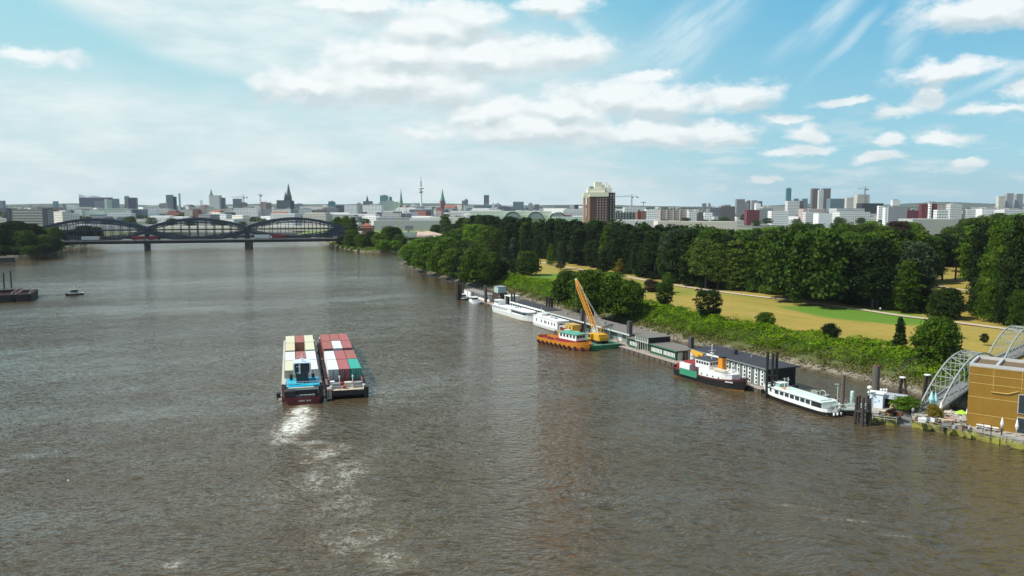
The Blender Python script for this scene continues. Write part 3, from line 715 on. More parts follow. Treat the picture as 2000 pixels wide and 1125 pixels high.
for (a, b_, c, d, l) in [(1905, 588, 440, 70, 'mid'), (1925, 606, 432, 80, 'dark'), (1960, 620, 428, 90, 'mid'), (1998, 640, 422, 90, 'dark'), (1912, 618, 560, 44, 'dark'), (1935, 628, 550, 50, 'mid'), (1965, 636, 560, 44, 'dark'), (1990, 645, 566, 44, 'mid'),
                         (1815, 550, 462, 60, 'mid'), (1840, 548, 458, 60, 'dark'), (1866, 547, 455, 60, 'mid'), (1892, 550, 452, 60, 'dark'), (1915, 556, 446, 60, 'mid'), (1780, 600, 452, 70, 'mid'), (1800, 575, 458, 44, 'dark'), (1805, 612, 580, 34, 'dark'), (1775, 612, 578, 40, 'dark'), (1825, 618, 588, 32, 'mid')]:
    low = c > 540
    ptree(a, b_, c, d, 'dome' if low else 'broad', l, 'low tree at the foot of the wood around the yellow clearing' if low else WL[l], 4.3, gw)
# dark bushes under the wood's edge
k = 60
while k < len(edge_w):
    pt, nn = edge_w[k]; k += random.randrange(9, 18)
    if float(sdist(np.array([pt.x]), np.array([pt.y]), clear)[0]) > -6: continue
    tree(pt.x + nn.x * 1.5, pt.y + nn.y * 1.5, 4.3, random.uniform(6, 10), random.uniform(3.5, 7), 'bush', random.choice(['dark', 'mid']), 'low leafy bush along the sandy path under the dark wood', 'bushes under the edge of the wood', 'bush', None, 'bush')
# belts of trees beyond the wood, in front of the city
gb = 'trees between the wood and the city'
BELT = [(x, y) for x, y in [(1480, 446), (1505, 443), (1530, 441), (1460, 449), (1555, 436), (1572, 434), (1590, 437), (1608, 445), (1640, 436), (1655, 434), (1672, 440), (1690, 436), (1706, 432), (1722, 441), (1745, 446),
        (1755, 432), (1770, 430), (1785, 434), (1800, 440), (1440, 452), (1410, 454), (1900, 425), (1925, 420), (1950, 416), (1975, 420), (1995, 416), (1880, 436), (1862, 442), (1820, 446), (1845, 450), (1620, 447), (1700, 446), (1518, 449), (1545, 448), (1580, 447)]]
for i, (px, py) in enumerate(BELT):
    Y = random.uniform(520, 680); x, _, zt = P(px, py, Y)
    cop = px in (1755, 1770)
    tree(x, Y, 3.5, random.uniform(15, 22), zt - 3.5, 'broad', 'copper' if cop else random.choice(['mid', 'bright', 'mid']),
         'reddish dark tree beyond the wood beside the long striped white hall' if cop else 'green tree top beyond the wood in front of the city', gb if not cop else gb)
for i, (px, py) in enumerate([(1420 + 13 * k, 451 + (k % 3)) for k in range(46)]):
    if abs(px - 1612) < 16 or 1800 < px < 1872: continue
    Y = random.uniform(430, 500); x, _, zt = P(px, py + random.uniform(0, 5), Y)
    far_tree(x, Y, 4, random.uniform(13, 18), zt - 4, 'broad', 'mid')
# spit by the bridge head
gs = 'trees on the green spit by the bridge'
for (a, b_, c, d, s_, l, z) in [(660, 472, 421, 26, 'poplar', 'mid', 3), (676, 472, 419, 30, 'poplar', 'bright', 3), (690, 473, 422, 22, 'poplar', 'mid', 3), (690, 482, 449, 36, 'broad', 'mid', 3), (668, 480, 462, 24, 'ball', 'dark', 3), (648, 471, 450, 30, 'broad', 'dark', 3),
                             (708, 484, 457, 30, 'ball', 'mid', 3), (726, 484, 452, 34, 'broad', 'dark', 3), (742, 486, 456, 30, 'ball', 'bright', 3), (758, 484, 441, 34, 'broad', 'mid', 3), (774, 484, 444, 28, 'broad', 'dark', 3), (782, 487, 458, 28, 'ball', 'mid', 3), (750, 489, 468, 30, 'bush', 'bright', 3), (772, 489, 470, 26, 'bush', 'bright', 3)]:
    ptree(a, b_, c, d, 'dome' if s_ == 'broad' else s_, l, {'poplar': 'upright tree behind the end of the truss bridge', 'broad': 'dense tree on the green spit between bridge and inlet', 'ball': 'small rounded tree on the green spit near the water', 'bush': 'yellow green bush on the tip of the spit'}[s_], z, gs, v=0 if s_ in ('ball', 'bush') else None)
ptree(870, 462, 420, 30, 'poplar', 'mid', 'broad upright tree standing alone behind the quay wall', 3.2)
ptree(850, 462, 439, 22, 'ball', 'mid', 'small tree leaning on the broad upright tree behind the quay', 3.2)
# left bank
gl = 'trees on the left river bank'
for (a, b_, c, d, l) in [(5, 496, 434, 60, 'dark'), (35, 492, 432, 60, 'dark'), (62, 490, 437, 50, 'dark'), (92, 486, 446, 40, 'bright'), (76, 488, 444, 40, 'mid'), (108, 488, 443, 30, 'mid'), (20, 496, 447, 50, 'mid'), (50, 496, 450, 50, 'mid'), (84, 494, 458, 36, 'mid'), (104, 492, 461, 34, 'dark'),
                         (-15, 498, 436, 60, 'dark'), (118, 482, 455, 30, 'dark'), (130, 478, 452, 34, 'dark'), (165, 474, 441, 40, 'dark'), (145, 475, 448, 34, 'dark'), (185, 472, 443, 36, 'dark'), (30, 499, 482, 30, 'mid'), (60, 499, 480, 34, 'mid'), (88, 497, 476, 36, 'dark'), (8, 500, 480, 30, 'dark')]:
    ptree(a, b_, c, d, 'dome', l, {'dark': 'dark tree in the thick grove on the left bank', 'mid': 'mid green tree in the thick grove on the left bank', 'bright': 'light green tree in the grove beside the bridge ramp'}[l], 3.4, gl)
# far-off woods between the city blocks
def far_woods():
    n = 30000; Y = rng.uniform(2600, 7400, n); X = (rng.uniform(-60, 2060, n) - 1000) / F * Y
    k = vnoise(X, Y, 420, 9) > np.where(X > 600, .40, .52); X, Y = X[k], Y[k]
    z = 3 + 17 * vnoise(X, Y, 60, 5) * rng.uniform(.3, 1, len(X))
    Nn = rng.normal(0, .5, (len(X), 3)); Nn[:, 2] = .8
    kind(link('far_woods', quads('far_woods', np.stack([X, Y, z], -1), Nn, rng.uniform(9, 22, len(X)), LM['dark'])), 'stuff')
far_woods()
# ================================================================ BRIDGES
BO = Vector((-339.0, 741.0)); BD = Vector((89.0, 25.0)).normalized(); BN = Vector((-BD.y, BD.x)); BR = math.atan2(BD.y, BD.x); SPAN = 92.4
asph = mat('asphalt', (.055, .055, .058), .9, var=.15)
rb = thing('road_bridge', 'long flat dark girder road bridge crossing the river in front of the truss bridge', 'bridge', (BO.x, BO.y, 0), BR)
L0, L1 = -190, 260
b = MB(); b.box(L0, L1, -7, 7, 9.0, 9.35); b.build('deck', mat('bridge_concrete', (.40, .40, .39), .8, var=.15), rb)
b = MB(); b.box(L0, L1, -6.98, 6.98, 9.352, 9.36); b.build('carriageway', asph, rb)
b = MB()
for y in (-5.2, 0, 5.2): b.box(L0, L1, y - .3, y + .3, 6.4, 8.998)
for k in range(int((L1 - L0) / 8)): b.box(L0 + 4 + 8 * k, L0 + 4.4 + 8 * k, -4.9, 4.9, 6.9, 8.6)
b.build('girder', mat('girder_steel', (.028, .032, .038), .7, var=.3), rb)
for s in (-1, 1):
    b = MB(); y = s * 6.85
    b.beam((L0, y, 10.4), (L1, y, 10.4), .10); b.beam((L0, y, 9.9), (L1, y, 9.9), .06)
    for k in range(int((L1 - L0) / 4)): b.beam((L0 + 4 * k, y, 9.35), (L0 + 4 * k, y, 10.4), .08)
    b.build('railing', greyp, rb)
for k in range(-1, 3):
    b = MB(); pts = [(1.9 * math.cos(a) * .9, 6.6 * (1 if math.sin(a) > 0 else -1) * abs(math.sin(a)) ** .6) for a in [i * math.pi / 8 for i in range(16)]]
    b.prism([(x + k * SPAN, y) for x, y in pts], -2, 6.0, s1=.94); b.prism([(x * 1.15 + k * SPAN, y * 1.03) for x, y in pts], 6.0, 6.4)
    b.build('pier', mat('pier_stone', (.085, .08, .075), .9, var=.35, scale=.5), rb)
def rpos_s(px, lane, z=8.0):
    return min(((abs(1000 + F * (BO.x + BD.x * s + BN.x * lane) / ((BO.y + BD.y * s + BN.y * lane) * CT + (H - z) * ST_) - px), s) for s in np.arange(L0, L1, .5)))[1]
def truss_bridge(off, label, s0, n):
    t = thing('truss_bridge', label, 'bridge', (BO.x + BN.x * off, BO.y + BN.y * off, 0), BR, 'steel lens truss railway bridges')
    base, mid, A = 9.6, 17.8, 10.6
    for sp in range(n):
        x0 = s0 + sp * SPAN
        for gy in (-4.6, 4.6):
            for (nm, sg) in (('upper_chord', 1), ('lower_chord', -1)):
                b = MB(); K = 20; pr = []
                for k in range(K + 1):
                    u = k / K; e = math.sin(math.pi * u) ** .85 if 0 < u < 1 else 0
                    pr.append((x0 + u * SPAN, gy, mid + sg * (1.2 + (A - 1.6) * e)))
                for a, c in zip(pr[:-1], pr[1:]):
                    b.beam(a, c, 1.3, 2.2)
                # the chord is itself a latticed box: second, thinner boom inside it
                pi_ = [(p_[0], gy, p_[2] - sg * (2.3 + 1.0 * math.sin(math.pi * min(1, max(0, (p_[0] - x0) / SPAN))))) for p_ in pr]
                for a, c in zip(pi_[:-1], pi_[1:]): b.beam(a, c, .5, .4)
                for k in range(K): b.beam(pr[k], pi_[k + 1], .28); b.beam(pi_[k], pr[k], .28)
                b.build(nm, navy, t)
            b = MB()
            for k in range(1, 12):
                u = k / 12; e = math.sin(math.pi * u) ** .85
                b.beam((x0 + u * SPAN, gy, mid - 1.2 - (A - 1.6) * e), (x0 + u * SPAN, gy, mid + 1.2 + (A - 1.6) * e), .42)
            b.box(x0 + 1, x0 + SPAN - 1, gy - .12, gy + .12, mid - .2, mid + .2)
            b.build('hangers', navy, t)
        b = MB()
        for k in range(2, 11):
            u = k / 12; e = math.sin(math.pi * u) ** .85; z = mid + 1.2 + (A - 1.6) * e
            b.beam((x0 + u * SPAN, -4.6, z), (x0 + u * SPAN, 4.6, z), .45)
            b.beam((x0 + u * SPAN, -4.6, z), (x0 + (u + 1 / 12) * SPAN, 4.6, mid + 1.2 + (A - 1.6) * math.sin(math.pi * (u + 1 / 12)) ** .85 if u < .9 else mid + 1.5), .25)
        b.build('wind_bracing', navy, t)
    E_ = s0 + n * SPAN
    b = MB(); b.box(s0 - 60, E_ + 40, -5.6, 5.6, base + .2, base + 1.6); b.build('deck', mat('deck_steel', (.03, .04, .05), .8, var=.3), t)
    b = MB()
    pass
    for k in range(int((E_ - s0) / 7.7)):
        b.beam((s0 + 7.7 * k, -5.5, base + 1.6), (s0 + 7.7 * k, -5.5, base + 2.9), .12)
    b.beam((s0, -5.5, base + 2.9), (E_, -5.5, base + 2.9), .14); b.build('walkway_rail', navy, t)
    for k in range(n + 1):
        x = s0 + k * SPAN
        b = MB(); b.box(x - 1.1, x + 1.1, -5.2, -3.9, base + 1.6, mid + 1.9); b.box(x - 1.1, x + 1.1, 3.9, 5.2, base + 1.6, mid + 1.9); b.box(x - .7, x + .7, -3.9, 3.9, mid + .6, mid + 1.8)
        b.build('portal', navy, t)
        b = MB(); b.box(x - 1.5, x + 1.5, -6.5, 6.5, -2, base + .2); b.build('pier', mat('pier_stone', (.085, .08, .075)), t)
    return t
def node_s(px, off): q = rpos_s(px, off); return q - SPAN
truss_bridge(26, 'nearer dark blue truss bridge with lens-shaped arches behind the flat road bridge', node_s(287, 26), 3)
truss_bridge(50, 'farther dark blue truss bridge with lens-shaped arches, half hidden by the nearer one', node_s(289, 50), 3)
# ---------------------------------------------------------------- vehicles
def wheels(t, xs, w, r=.5, nm='wheel'):
    b = MB(); b.tube((0, -.16, 0), (0, .16, 0), r, n=12); b.tube((0, -.18, 0), (0, .18, 0), r * .5, n=8, mi=1)
    me = b.mesh(nm, [rubber, greyp])
    for x in xs:
        for s in (-1, 1): link(nm, me, t, (x, s * w, r))
def rpos(px, lane, z=9.36):
    """Point on the bridge deck at lane offset that shows at pixel column px."""
    best = min(((abs(1000 + F * (BO.x + BD.x * s + BN.x * lane) / ((BO.y + BD.y * s + BN.y * lane) * CT + (H - z) * ST_) - px), s) for s in np.arange(L0, L1, .5)))
    s = best[1]; return (BO.x + BD.x * s + BN.x * lane, BO.y + BD.y * s + BN.y * lane, z)
def car(px, lane, color, label, loc=None, rz=None):
    t = thing('car', label, 'car', loc or rpos(px, lane), BR if rz is None else rz, 'cars on the road bridge')
    b = MB(); pr = [(-2.2, .35), (2.2, .35), (2.25, .75), (1.3, .95), (.6, 1.45), (-1.2, 1.48), (-2.0, 1.0), (-2.25, .9)]
    vs = [(x, -.9 if z < 1 else -.7, z) for x, z in pr] + [(x, .9 if z < 1 else .7, z) for x, z in pr]; n = len(pr)
    b.add(vs, [(i, (i + 1) % n, n + (i + 1) % n, n + i) for i in range(n)] + [tuple(range(n))[::-1], tuple(range(n, 2 * n))]); b.build('body', color, t)
    b = MB(); b.box(-1.15, .65, -.86, .86, .98, 1.36); b.build('window', glass, t)
    wheels(t, (-1.4, 1.4), .82, .34); return t
def truck(px, lane, boxc, cabc, L, label, flip=1, z=9.36):
    t = thing('truck', label, 'truck', rpos(px, lane), BR + (0 if flip > 0 else math.pi), 'trucks on the road bridge')
    b = MB(); b.box(-L / 2, L / 2, -1.25, 1.25, 1.1, 4.0); b.build('cargo_box', boxc, t)
    b = MB(); b.box(-L / 2, L / 2 + 2.6, -.8, .8, .7, 1.06); b.build('chassis', black, t)
    b = MB(); b.prism([(L / 2 + .5, -1.22), (L / 2 + 2.6, -1.22), (L / 2 + 2.6, 1.22), (L / 2 + .5, 1.22)], 1.08, 3.3, s1=.93); cb = b.build('cab', cabc, t)
    b = MB(); b.box(L / 2 + 2.45, L / 2 + 2.62, -1.0, 1.0, 2.0, 2.9); b.build('windscreen', glass, cb)
    wheels(t, (-L / 2 + 1.5, -L / 2 + 3, L / 2 + 1.6), 1.0); return t
truck(177, -3.5, white, redp, 14.5, 'white box lorry on the road bridge near the left bank')
truck(512, -3.5, white, white, 13.5, 'white trailer lorry just behind the red lorry on the bridge')
truck(540, -3.4, redp, redp, 11.5, 'red lorry on the road bridge right of the second pier')
truck(268, -3.5, redp, redp, 9, 'red lorry on the road bridge at the first pier')
truck(300, -3.5, redp, black, 7, 'short dark red lorry ahead of the red one at the first pier')
for px, lane, c, l in [(104, -3.5, white, 'white car at the left end of the road bridge'), (118, -3.5, cream, 'pale car following the white one at the left end of the bridge'), (142, -3.5, greyp, 'grey car behind the white box lorry'), (245, 3.2, white, 'white car on the far lane before the first pier'),
                       (285, -3.5, white, 'white car squeezed between the two red lorries'), (460, 3.2, charcoal, 'dark car in the middle of the bridge'), (612, -3.5, white, 'white van-like car near the right end of the bridge'), (622, -3.5, greyp, 'silver car near the right end of the bridge'), (656, 3.2, offwhite, 'pale car leaving the bridge on the right')]:
    car(px, lane, c, l)
# ================================================================ CITY
FW = dict(white=facade('wall_white', (.84, .85, .82), fz=.40), cream=facade('wall_cream', (.74, .70, .60), fz=.40), grey=facade('wall_grey', (.33, .34, .35)), dark=facade('wall_dark', (.13, .15, .18), (.03, .04, .05)),
          brick=facade('wall_brick', (.27, .09, .06)), brown=facade('wall_brown', (.16, .125, .11)), glassy=facade('wall_glassy', (.20, .30, .34), (.06, .10, .13), fx=.75, fz=.7),
          teal=facade('wall_teal', (.07, .25, .27), (.03, .12, .14), fx=.7, fz=.6), blue=facade('wall_blueglass', (.04, .065, .13), (.02, .035, .07), fx=.8, fz=.7), pink=facade('wall_pink', (.55, .42, .37)),
          black=facade('wall_black', (.03, .033, .04), (.015, .02, .025)), wine=facade('wall_wine', (.15, .025, .035), (.10, .02, .025), fx=.3), green=facade('wall_green', (.52, .62, .55), (.2, .3, .26)))
redroof = mat('red_tiles', (.30, .10, .06), .85, var=.2); copper = mat('green_copper', (.10, .26, .22), .7, var=.2); stone = mat('pale_stone', (.5, .48, .43), .8)
slate = mat('slate_roof', (.07, .075, .085), .8, var=.2)
def bld(x0, x1, yt, D, style, label, rot=0.0, roof=None, rh=0, depth=None, cat='building', name='building', group='far city buildings', base=3.0, extra=None):
    """A building whose front fills pixel columns x0..x1 and rises to row yt at distance D."""
    xa, _, zt = P(x0, yt, D); xb = P(x1, yt, D)[0]; wv = abs(xb - xa); dp = depth or max(8, min(wv * .7, 32))
    ca, sa = abs(math.cos(rot)), abs(math.sin(rot)); w = max(3.0, (wv - dp * sa) / max(ca, .3)) if rot else wv
    h = zt - base - (rh if roof == 'gable' else 0)
    t = thing(name, label, cat, ((xa + xb) / 2, D + dp / 2, base), rot, group)
    b = MB(); b.box(-w / 2, w / 2, -dp / 2, dp / 2, -1, h); b.build('wall', FW[style] if isinstance(style, str) else style, t)
    if roof == 'gable':
        b = MB(); b.gable(-w / 2, w / 2, -dp / 2, dp / 2, h + .01, h + rh); b.build('roof', redroof if style in ('brick', 'pink', 'cream') else slate, t)
    elif roof == 'tech':
        b = MB(); b.box(-w * .2, w * .25, -dp * .2, dp * .25, h + .01, h + 3.2); b.box(-w * .42, -w * .3, -dp * .3, 0, h + .01, h + 2); b.build('roof_plant', greyp, t)
    elif roof == 'rim':
        b = MB(); b.box(-w / 2 - .3, w / 2 + .3, -dp / 2 - .3, dp / 2 + .3, h + .01, h + .9); b.build('roof', offwhite, t)
    if extra: extra(t, w, dp, h)
    return t
def spire(px, yt, yb, D, wpx, body, roofm, label, cat='church tower', base=3, shoulder=None):
    x, _, zt = P(px, yt, D); zb = P(px, yb, D)[2]; w = wpx / F * D; zs = P(px, shoulder, D)[2] if shoulder else zb
    t = thing('church_tower', label, cat, (x, D, base), R(20), 'church towers of the old town')
    b = MB(); b.box(-w / 2, w / 2, -w / 2, w / 2, -1, zs - base); b.build('tower', body, t)
    b = MB(); o = [(w * .52 * math.cos(math.pi / 4 * k + .39), w * .52 * math.sin(math.pi / 4 * k + .39)) for k in range(8)]
    b.prism(o, zs - base + .01, zs - base + (zt - zs) * .35, s1=.62); b.prism([(p_[0] * .6, p_[1] * .6) for p_ in o], zs - base + (zt - zs) * .35 + .01, zt - base, s1=.03); b.build('spire', roofm, t)
    return t
def tower_crane(px, yt, yj, D, jl, jr, m, label):
    x, _, zt = P(px, yt, D); zj = P(px, yj, D)[2]; t = thing('tower_crane', label, 'crane', (x, D, 3), R(8), 'tower cranes in the city')
    k = D / F; w = max(1.2, .0011 * D)
    b = MB(); 
    for (a, c) in ((-1, -1), (1, -1), (1, 1), (-1, 1)): b.beam((a * w / 2, c * w / 2, 0), (a * w / 2, c * w / 2, zj - 3), w * .22)
    n = int((zj - 3) / (2.4 * w))
    for i in range(n):
        z0, z1 = (zj - 3) * i / n, (zj - 3) * (i + 1) / n; s = 1 if i % 2 else -1
        b.beam((-s * w / 2, -w / 2, z0), (s * w / 2, -w / 2, z1), w * .15); b.beam((-w / 2, s * w / 2, z0), (-w / 2, -s * w / 2, z1), w * .15)
    b.build('mast', m, t)
    b = MB(); b.beam((-jl * k, 0, zj - 3), (jr * k, 0, zj - 3), w * .5, w * .35); b.beam((-jl * k, 0, zj - 3 + w * .2), (0, 0, zj - 3 + w * 1.2), w * .18); b.build('jib', m, t)
    b = MB(); b.beam((0, 0, zj - 3), (0, 0, zt - 3), w * .5); b.beam((0, 0, zt - 3), (-jl * k * .6, 0, zj - 3), w * .12); b.beam((0, 0, zt - 3), (jr * k * .9, 0, zj - 3), w * .12); b.build('apex', m, t)
    b = MB(); b.box(jr * k * .75, jr * k, -w, w, zj - 3 - w * 1.4, zj - 3 - w * .2); b.build('counterweight', greyp, t)
    b = MB(); b.box(w * .2, w * 1.6, -w * .9, w * .3, zj - 3 - w * 1.6, zj - 3 - w * .3); b.build('cab', glass, t)
    return t
# left part of the skyline
def bands(t, w, dp, h):
    for x in (-w / 2 + w * .045, w / 2 - w * .06):
        b = MB(); b.box(x - w * .055, x + w * .055, -dp / 2 - 1, dp / 2 + 1, -1, h + 1.5); b.build('stair_tower', mat('dark_cladding', (.06, .065, .08), .7, var=.15), t)
    b = MB()
    for k in range(7): b.box(-w * .38, w * .38, -dp / 2 - .35, -dp / 2 - .02, 3 + k * 4, 4.6 + k * 4)
    b.build('window_band', mat('pale_bands', (.50, .48, .42), .6), t)
bld(13, 92, 409, 1209, FW['grey'], 'long grey office block with pale bands and dark end towers behind the left bank', depth=16, extra=bands, group='buildings beyond the left bank')
bld(-8, 5, 392, 3600, 'glassy', 'bluish tower cut by the left edge of the photo')
bld(103, 111, 393, 4200, 'teal', 'small lone greenish tower left of the big dark glass hall')
bld(122, 126, 398, 4600, 'dark', 'tiny dark tower on the horizon left of the dark glass hall')
spire(60, 397, 402, 4800, 2.5, greyp, copper, 'tiny distant steeple on the far left horizon')
spire(56, 398, 402, 4700, 2.0, greyp, copper, 'tiniest steeple on the far left horizon, beside its taller twin')
def hallroof(t, w, dp, h):
    b = MB(); N = 24; vs = []
    for k in range(N + 1):
        u = k / N; z = h + 10 * abs(math.cos(u * 3.1 * 1.6)) * (1.6 - 1.2 * u) + 1
        vs += [(-w / 2 + w * u, -dp / 2, h), (-w / 2 + w * u, -dp / 2, z), (-w / 2 + w * u, dp / 2, z), (-w / 2 + w * u, dp / 2, h)]
    fs = []
    for k in range(N):
        a = 4 * k; fs += [(a, a + 4, a + 5, a + 1), (a + 1, a + 5, a + 6, a + 2), (a + 2, a + 6, a + 7, a + 3)]
    fs += [(0, 1, 2, 3), (4 * N, 4 * N + 3, 4 * N + 2, 4 * N + 1)]
    b.add(vs, fs); b.build('roof', mat('wavy_roof', (.62, .66, .68), .5), t)
bld(154, 206, 386, 3900, 'blue', 'big dark blue glass hall with a wavy white roof on the skyline', extra=hallroof, depth=70, cat='concert hall', name='concert_hall')
bld(181, 203, 392, 3300, 'grey', 'rounded pale brown block before the dark glass hall', rot=R(12))
for a, c, y, s, l in [(203, 208, 389, 'white', 'thin white slab right of the dark glass hall'), (208, 218, 390, 'green', 'pale green glass tower, left one of a pair by the dark hall'), (219, 230, 388, 'glassy', 'pale green glass tower, right one of a pair by the dark hall'),
                      (242, 250, 383, 'grey', 'grey half of the twin tower standing left of the chimney'), (250, 265, 386, 'blue', 'dark half of the twin tower standing left of the chimney')]:
    bld(a, c, y, 3200, s, l, rot=R(8))
spire(248, 381, 384, 3190, 3, greyp, greyp, 'short pointed cap behind the twin towers')
for a, c, y, D, s, l, ro in [(145, 160, 409, 2300, 'white', 'white end block of the long green glazed warehouse', 0), (157, 202, 411, 2320, 'green', 'long green glazed warehouse below the dark glass hall', 0), (175, 205, 419, 2000, 'glassy', 'flat turquoise shed in front of the glazed warehouse', 0), (202, 248, 408, 2300, 'green', 'pale green long building beside the glazed warehouse', 0),
                      (247, 254, 410, 2290, 'white', 'narrow white house right of the pale green building', 0), (252, 275, 409, 2350, 'glassy', 'blue grey office block left of the white houses', .2), (275, 287, 409, 2200, 'dark', 'dark blue block against the white houses', .1), (287, 305, 405, 2100, 'white', 'white apartment house with dark openings near the chimney foot', .15),
                      (306, 328, 407, 2150, 'cream', 'cream apartment house near the chimney foot', .1), (310, 328, 398, 2900, 'grey', 'squat grey block behind the cream house', 0), (323, 336, 381, 3000, 'glassy', 'tall blue glass tower left of the slim chimney', .1), (335, 343, 384, 3020, 'blue', 'dark blue shoulder of the tall glass tower', .1),
                      (328, 345, 412, 2000, 'white', 'low white house under the slim chimney', .2), (345, 376, 411, 2050, 'cream', 'pale row of houses right of the chimney foot', 0), (376, 388, 409, 1950, 'brick', 'dark red brick warehouse under the skyline', .0), (388, 399, 404, 1960, 'pink', 'pink brick gable beside the dark brick warehouse', 0),
                      (390, 394, 392, 3500, 'white', 'thin white tower over the pink brick gable', 0), (399, 420, 407, 2100, 'cream', 'pale block left of the striped white tower', .2), (408, 428, 382, 2900, 'white', 'striped white office tower under the green church cap', 0), (428, 438, 386, 2920, 'glassy', 'grey glass shoulder right of the striped white tower', 0),
                      (405, 430, 414, 1850, 'white', 'white house with round gable above the middle arch', .1), (430, 458, 409, 1900, 'cream', 'tall cream apartment row above the middle arch', .1), (453, 470, 388, 2900, 'glassy', 'square blue grey office block behind the crane', .15), (466, 480, 396, 2850, 'brown', 'brownish block beside the square office block', 0),
                      (455, 502, 406, 1880, 'white', 'long white apartment row left of the church with twin spires', .06), (484, 511, 402, 2600, 'cream', 'flat white terrace under the second crane', 0), (509, 519, 394, 2500, 'pink', 'pinkish tower under the second crane', 0), (519, 528, 396, 2480, 'brown', 'dark brown block joined to the pinkish tower', 0),
                      (512, 531, 408, 1900, 'grey', 'grey apartment house under the pinkish tower', .1), (531, 558, 409, 1850, 'white', 'white office block below the dark glass block', 0), (540, 566, 391, 2500, 'dark', 'dark glass block with black rounded roof beside the tall spire', 0), (564, 573, 392, 2520, 'blue', 'blue glass side wing of the dark block', 0),
                      (558, 567, 408, 1840, 'white', 'bright white stair block right of the white office block', 0), (567, 582, 410, 1850, 'grey', 'grey and white apartment house above the third arch', .2), (574, 592, 399, 2800, 'glassy', 'flat bluish office building right of the tall spire', 0), (582, 608, 409, 1800, 'white', 'jagged white apartment terrace above the third arch', .2),
                      (608, 637, 411, 1750, 'brown', 'broad grey brown office block above the third arch', .05), (630, 658, 406, 2000, 'grey', 'grey office block behind the brown one', .1), (655, 672, 401, 2100, 'dark', 'dark grey office block left of the pale tower house', .1), (640, 654, 394, 2900, 'teal', 'stepped greenish block on the skyline', .1), (672, 696, 401, 1950, 'white', 'pale tower house with a dark tall door', 0),
                      (696, 706, 398, 2100, 'grey', 'narrow grey block behind the pale tower house', 0), (585, 640, 403, 2700, 'cream', 'long flat roofs right of the tall spire', 0), (706, 716, 414, 1700, 'brick', 'dark red house beside the white complex', 0), (708, 745, 401, 1900, 'white', 'large white office complex left of the green spire', 0), (740, 776, 394, 2200, 'green', 'large pale green office complex behind the green spire', .05),
                      (735, 760, 415, 1600, 'dark', 'low dark structure in front of the white complex', 0), (742, 757, 382, 3600, 'teal', 'wide turquoise tower between the two church towers', 0), (760, 765, 385, 3620, 'teal', 'narrow turquoise tower next to the wide one', 0), (798, 846, 409, 1900, 'glassy', 'long blue grey office block at the foot of the television tower', .06),
                      (803, 830, 403, 2200, 'grey', 'grey block behind the long blue grey office block', .1), (829, 843, 404, 2100, 'white', 'white cube right of the television tower', 0), (902, 909, 392, 3000, 'grey', 'left half of the small dark tower pair beyond the brick church', 0), (907, 914, 390, 3020, 'glassy', 'right half of the small dark tower pair beyond the brick church', 0),
                      (905, 926, 402, 2000, 'cream', 'pale square block right of the brick church', .1), (925, 943, 401, 2050, 'grey', 'long grey office block right of the pale square block', .1), (943, 959, 400, 2100, 'glassy', 'bluish office block under the slim dark tower', 0), (945, 955, 381, 3200, 'dark', 'slim dark tower left of the market hall roofs', 0), (961, 966, 399, 2400, 'white', 'thin white pylon block above the market hall', 0),
                      (970, 975, 398, 2450, 'grey', 'thin grey pylon block above the market hall', 0), (974, 997, 404, 2300, 'dark', 'low dark arched roof above the market hall', 0), (1002, 1023, 394, 2700, 'glassy', 'broad grey tower block with light stripes above the market hall', 0), (1032, 1041, 398, 2700, 'grey', 'grey tower block, first right of the broad striped one', 0),
                      (1044, 1053, 399, 2750, 'dark', 'dark tower block, second right of the broad striped one', 0), (1114, 1122, 401, 2300, 'white', 'white gable block left of the brick high-rise', 0), (1121, 1130, 400, 2320, 'blue', 'dark side block left of the brick high-rise', 0), (1128, 1142, 409, 2000, 'white', 'low white building touching the brick high-rise on the left', 0)]:
    bld(a, c, y, D, s, l, rot=ro, roof=random.choice([None, 'tech', 'rim', 'tech']))
# slim chimney, television tower, spires
x, _, zt = P(350, 378, 2600); t = thing('chimney', 'slim pale blue chimney rising behind the pale row of houses', 'chimney', (x, 2600, 3), 0)
b = MB(); b.lathe([(4.2, 0), (3.4, zt - 12), (3.4, zt - 6)]); b.build('shaft', mat('chimney_blue', (.42, .56, .60), .6), t)
b = MB(); b.lathe([(3.6, zt - 5.9), (3.6, zt - 3)]); b.build('rim', greyp, t)
def tvtower():
    D = 6300; x = P(822, 340, D)[0]; Z = lambda y: P(822, y, D)[2] - 3
    t = thing('television_tower', 'tall white television tower with two round decks and a needle mast', 'tower', (x, D, 3))
    b = MB(); b.lathe([(20, 0), (9, Z(402)), (6.5, Z(380)), (5.5, Z(368))], n=20); b.build('shaft', white, t)
    b = MB(); b.lathe([(8, Z(377)), (17, Z(375)), (17, Z(374.2)), (6, Z(373))], n=24); b.build('lower_deck', greyp, t)
    b = MB(); b.lathe([(9, Z(370)), (22, Z(368.5)), (22, Z(367)), (6, Z(365.5))], n=24); b.build('upper_deck', offwhite, t)
    b = MB(); b.lathe([(5, Z(365.4)), (4.5, Z(354)), (2.2, Z(353)), (2, Z(346)), (.9, Z(345)), (.6, Z(340))], n=12)
    for y in (362, 359, 356): b.lathe([(4, Z(y)), (8, Z(y) + .5), (8, Z(y) + 2), (4, Z(y) + 2.5)], n=16)
    b.build('mast', greyp, t)
tvtower()
spire(412, 368, 383, 3400, 6, stone, copper, 'green copper church cap above the striped white tower', shoulder=380)
spire(563, 357, 394, 3300, 11, charcoal, mat('dark_spire', (.06, .08, .13), .7), 'tall dark twin-church spire, the highest steeple of the skyline', shoulder=384)
spire(557, 373, 394, 3290, 5, charcoal, mat('dark_spire', (.06, .08, .13)), 'slimmer small spire touching the tallest dark spire', shoulder=386)
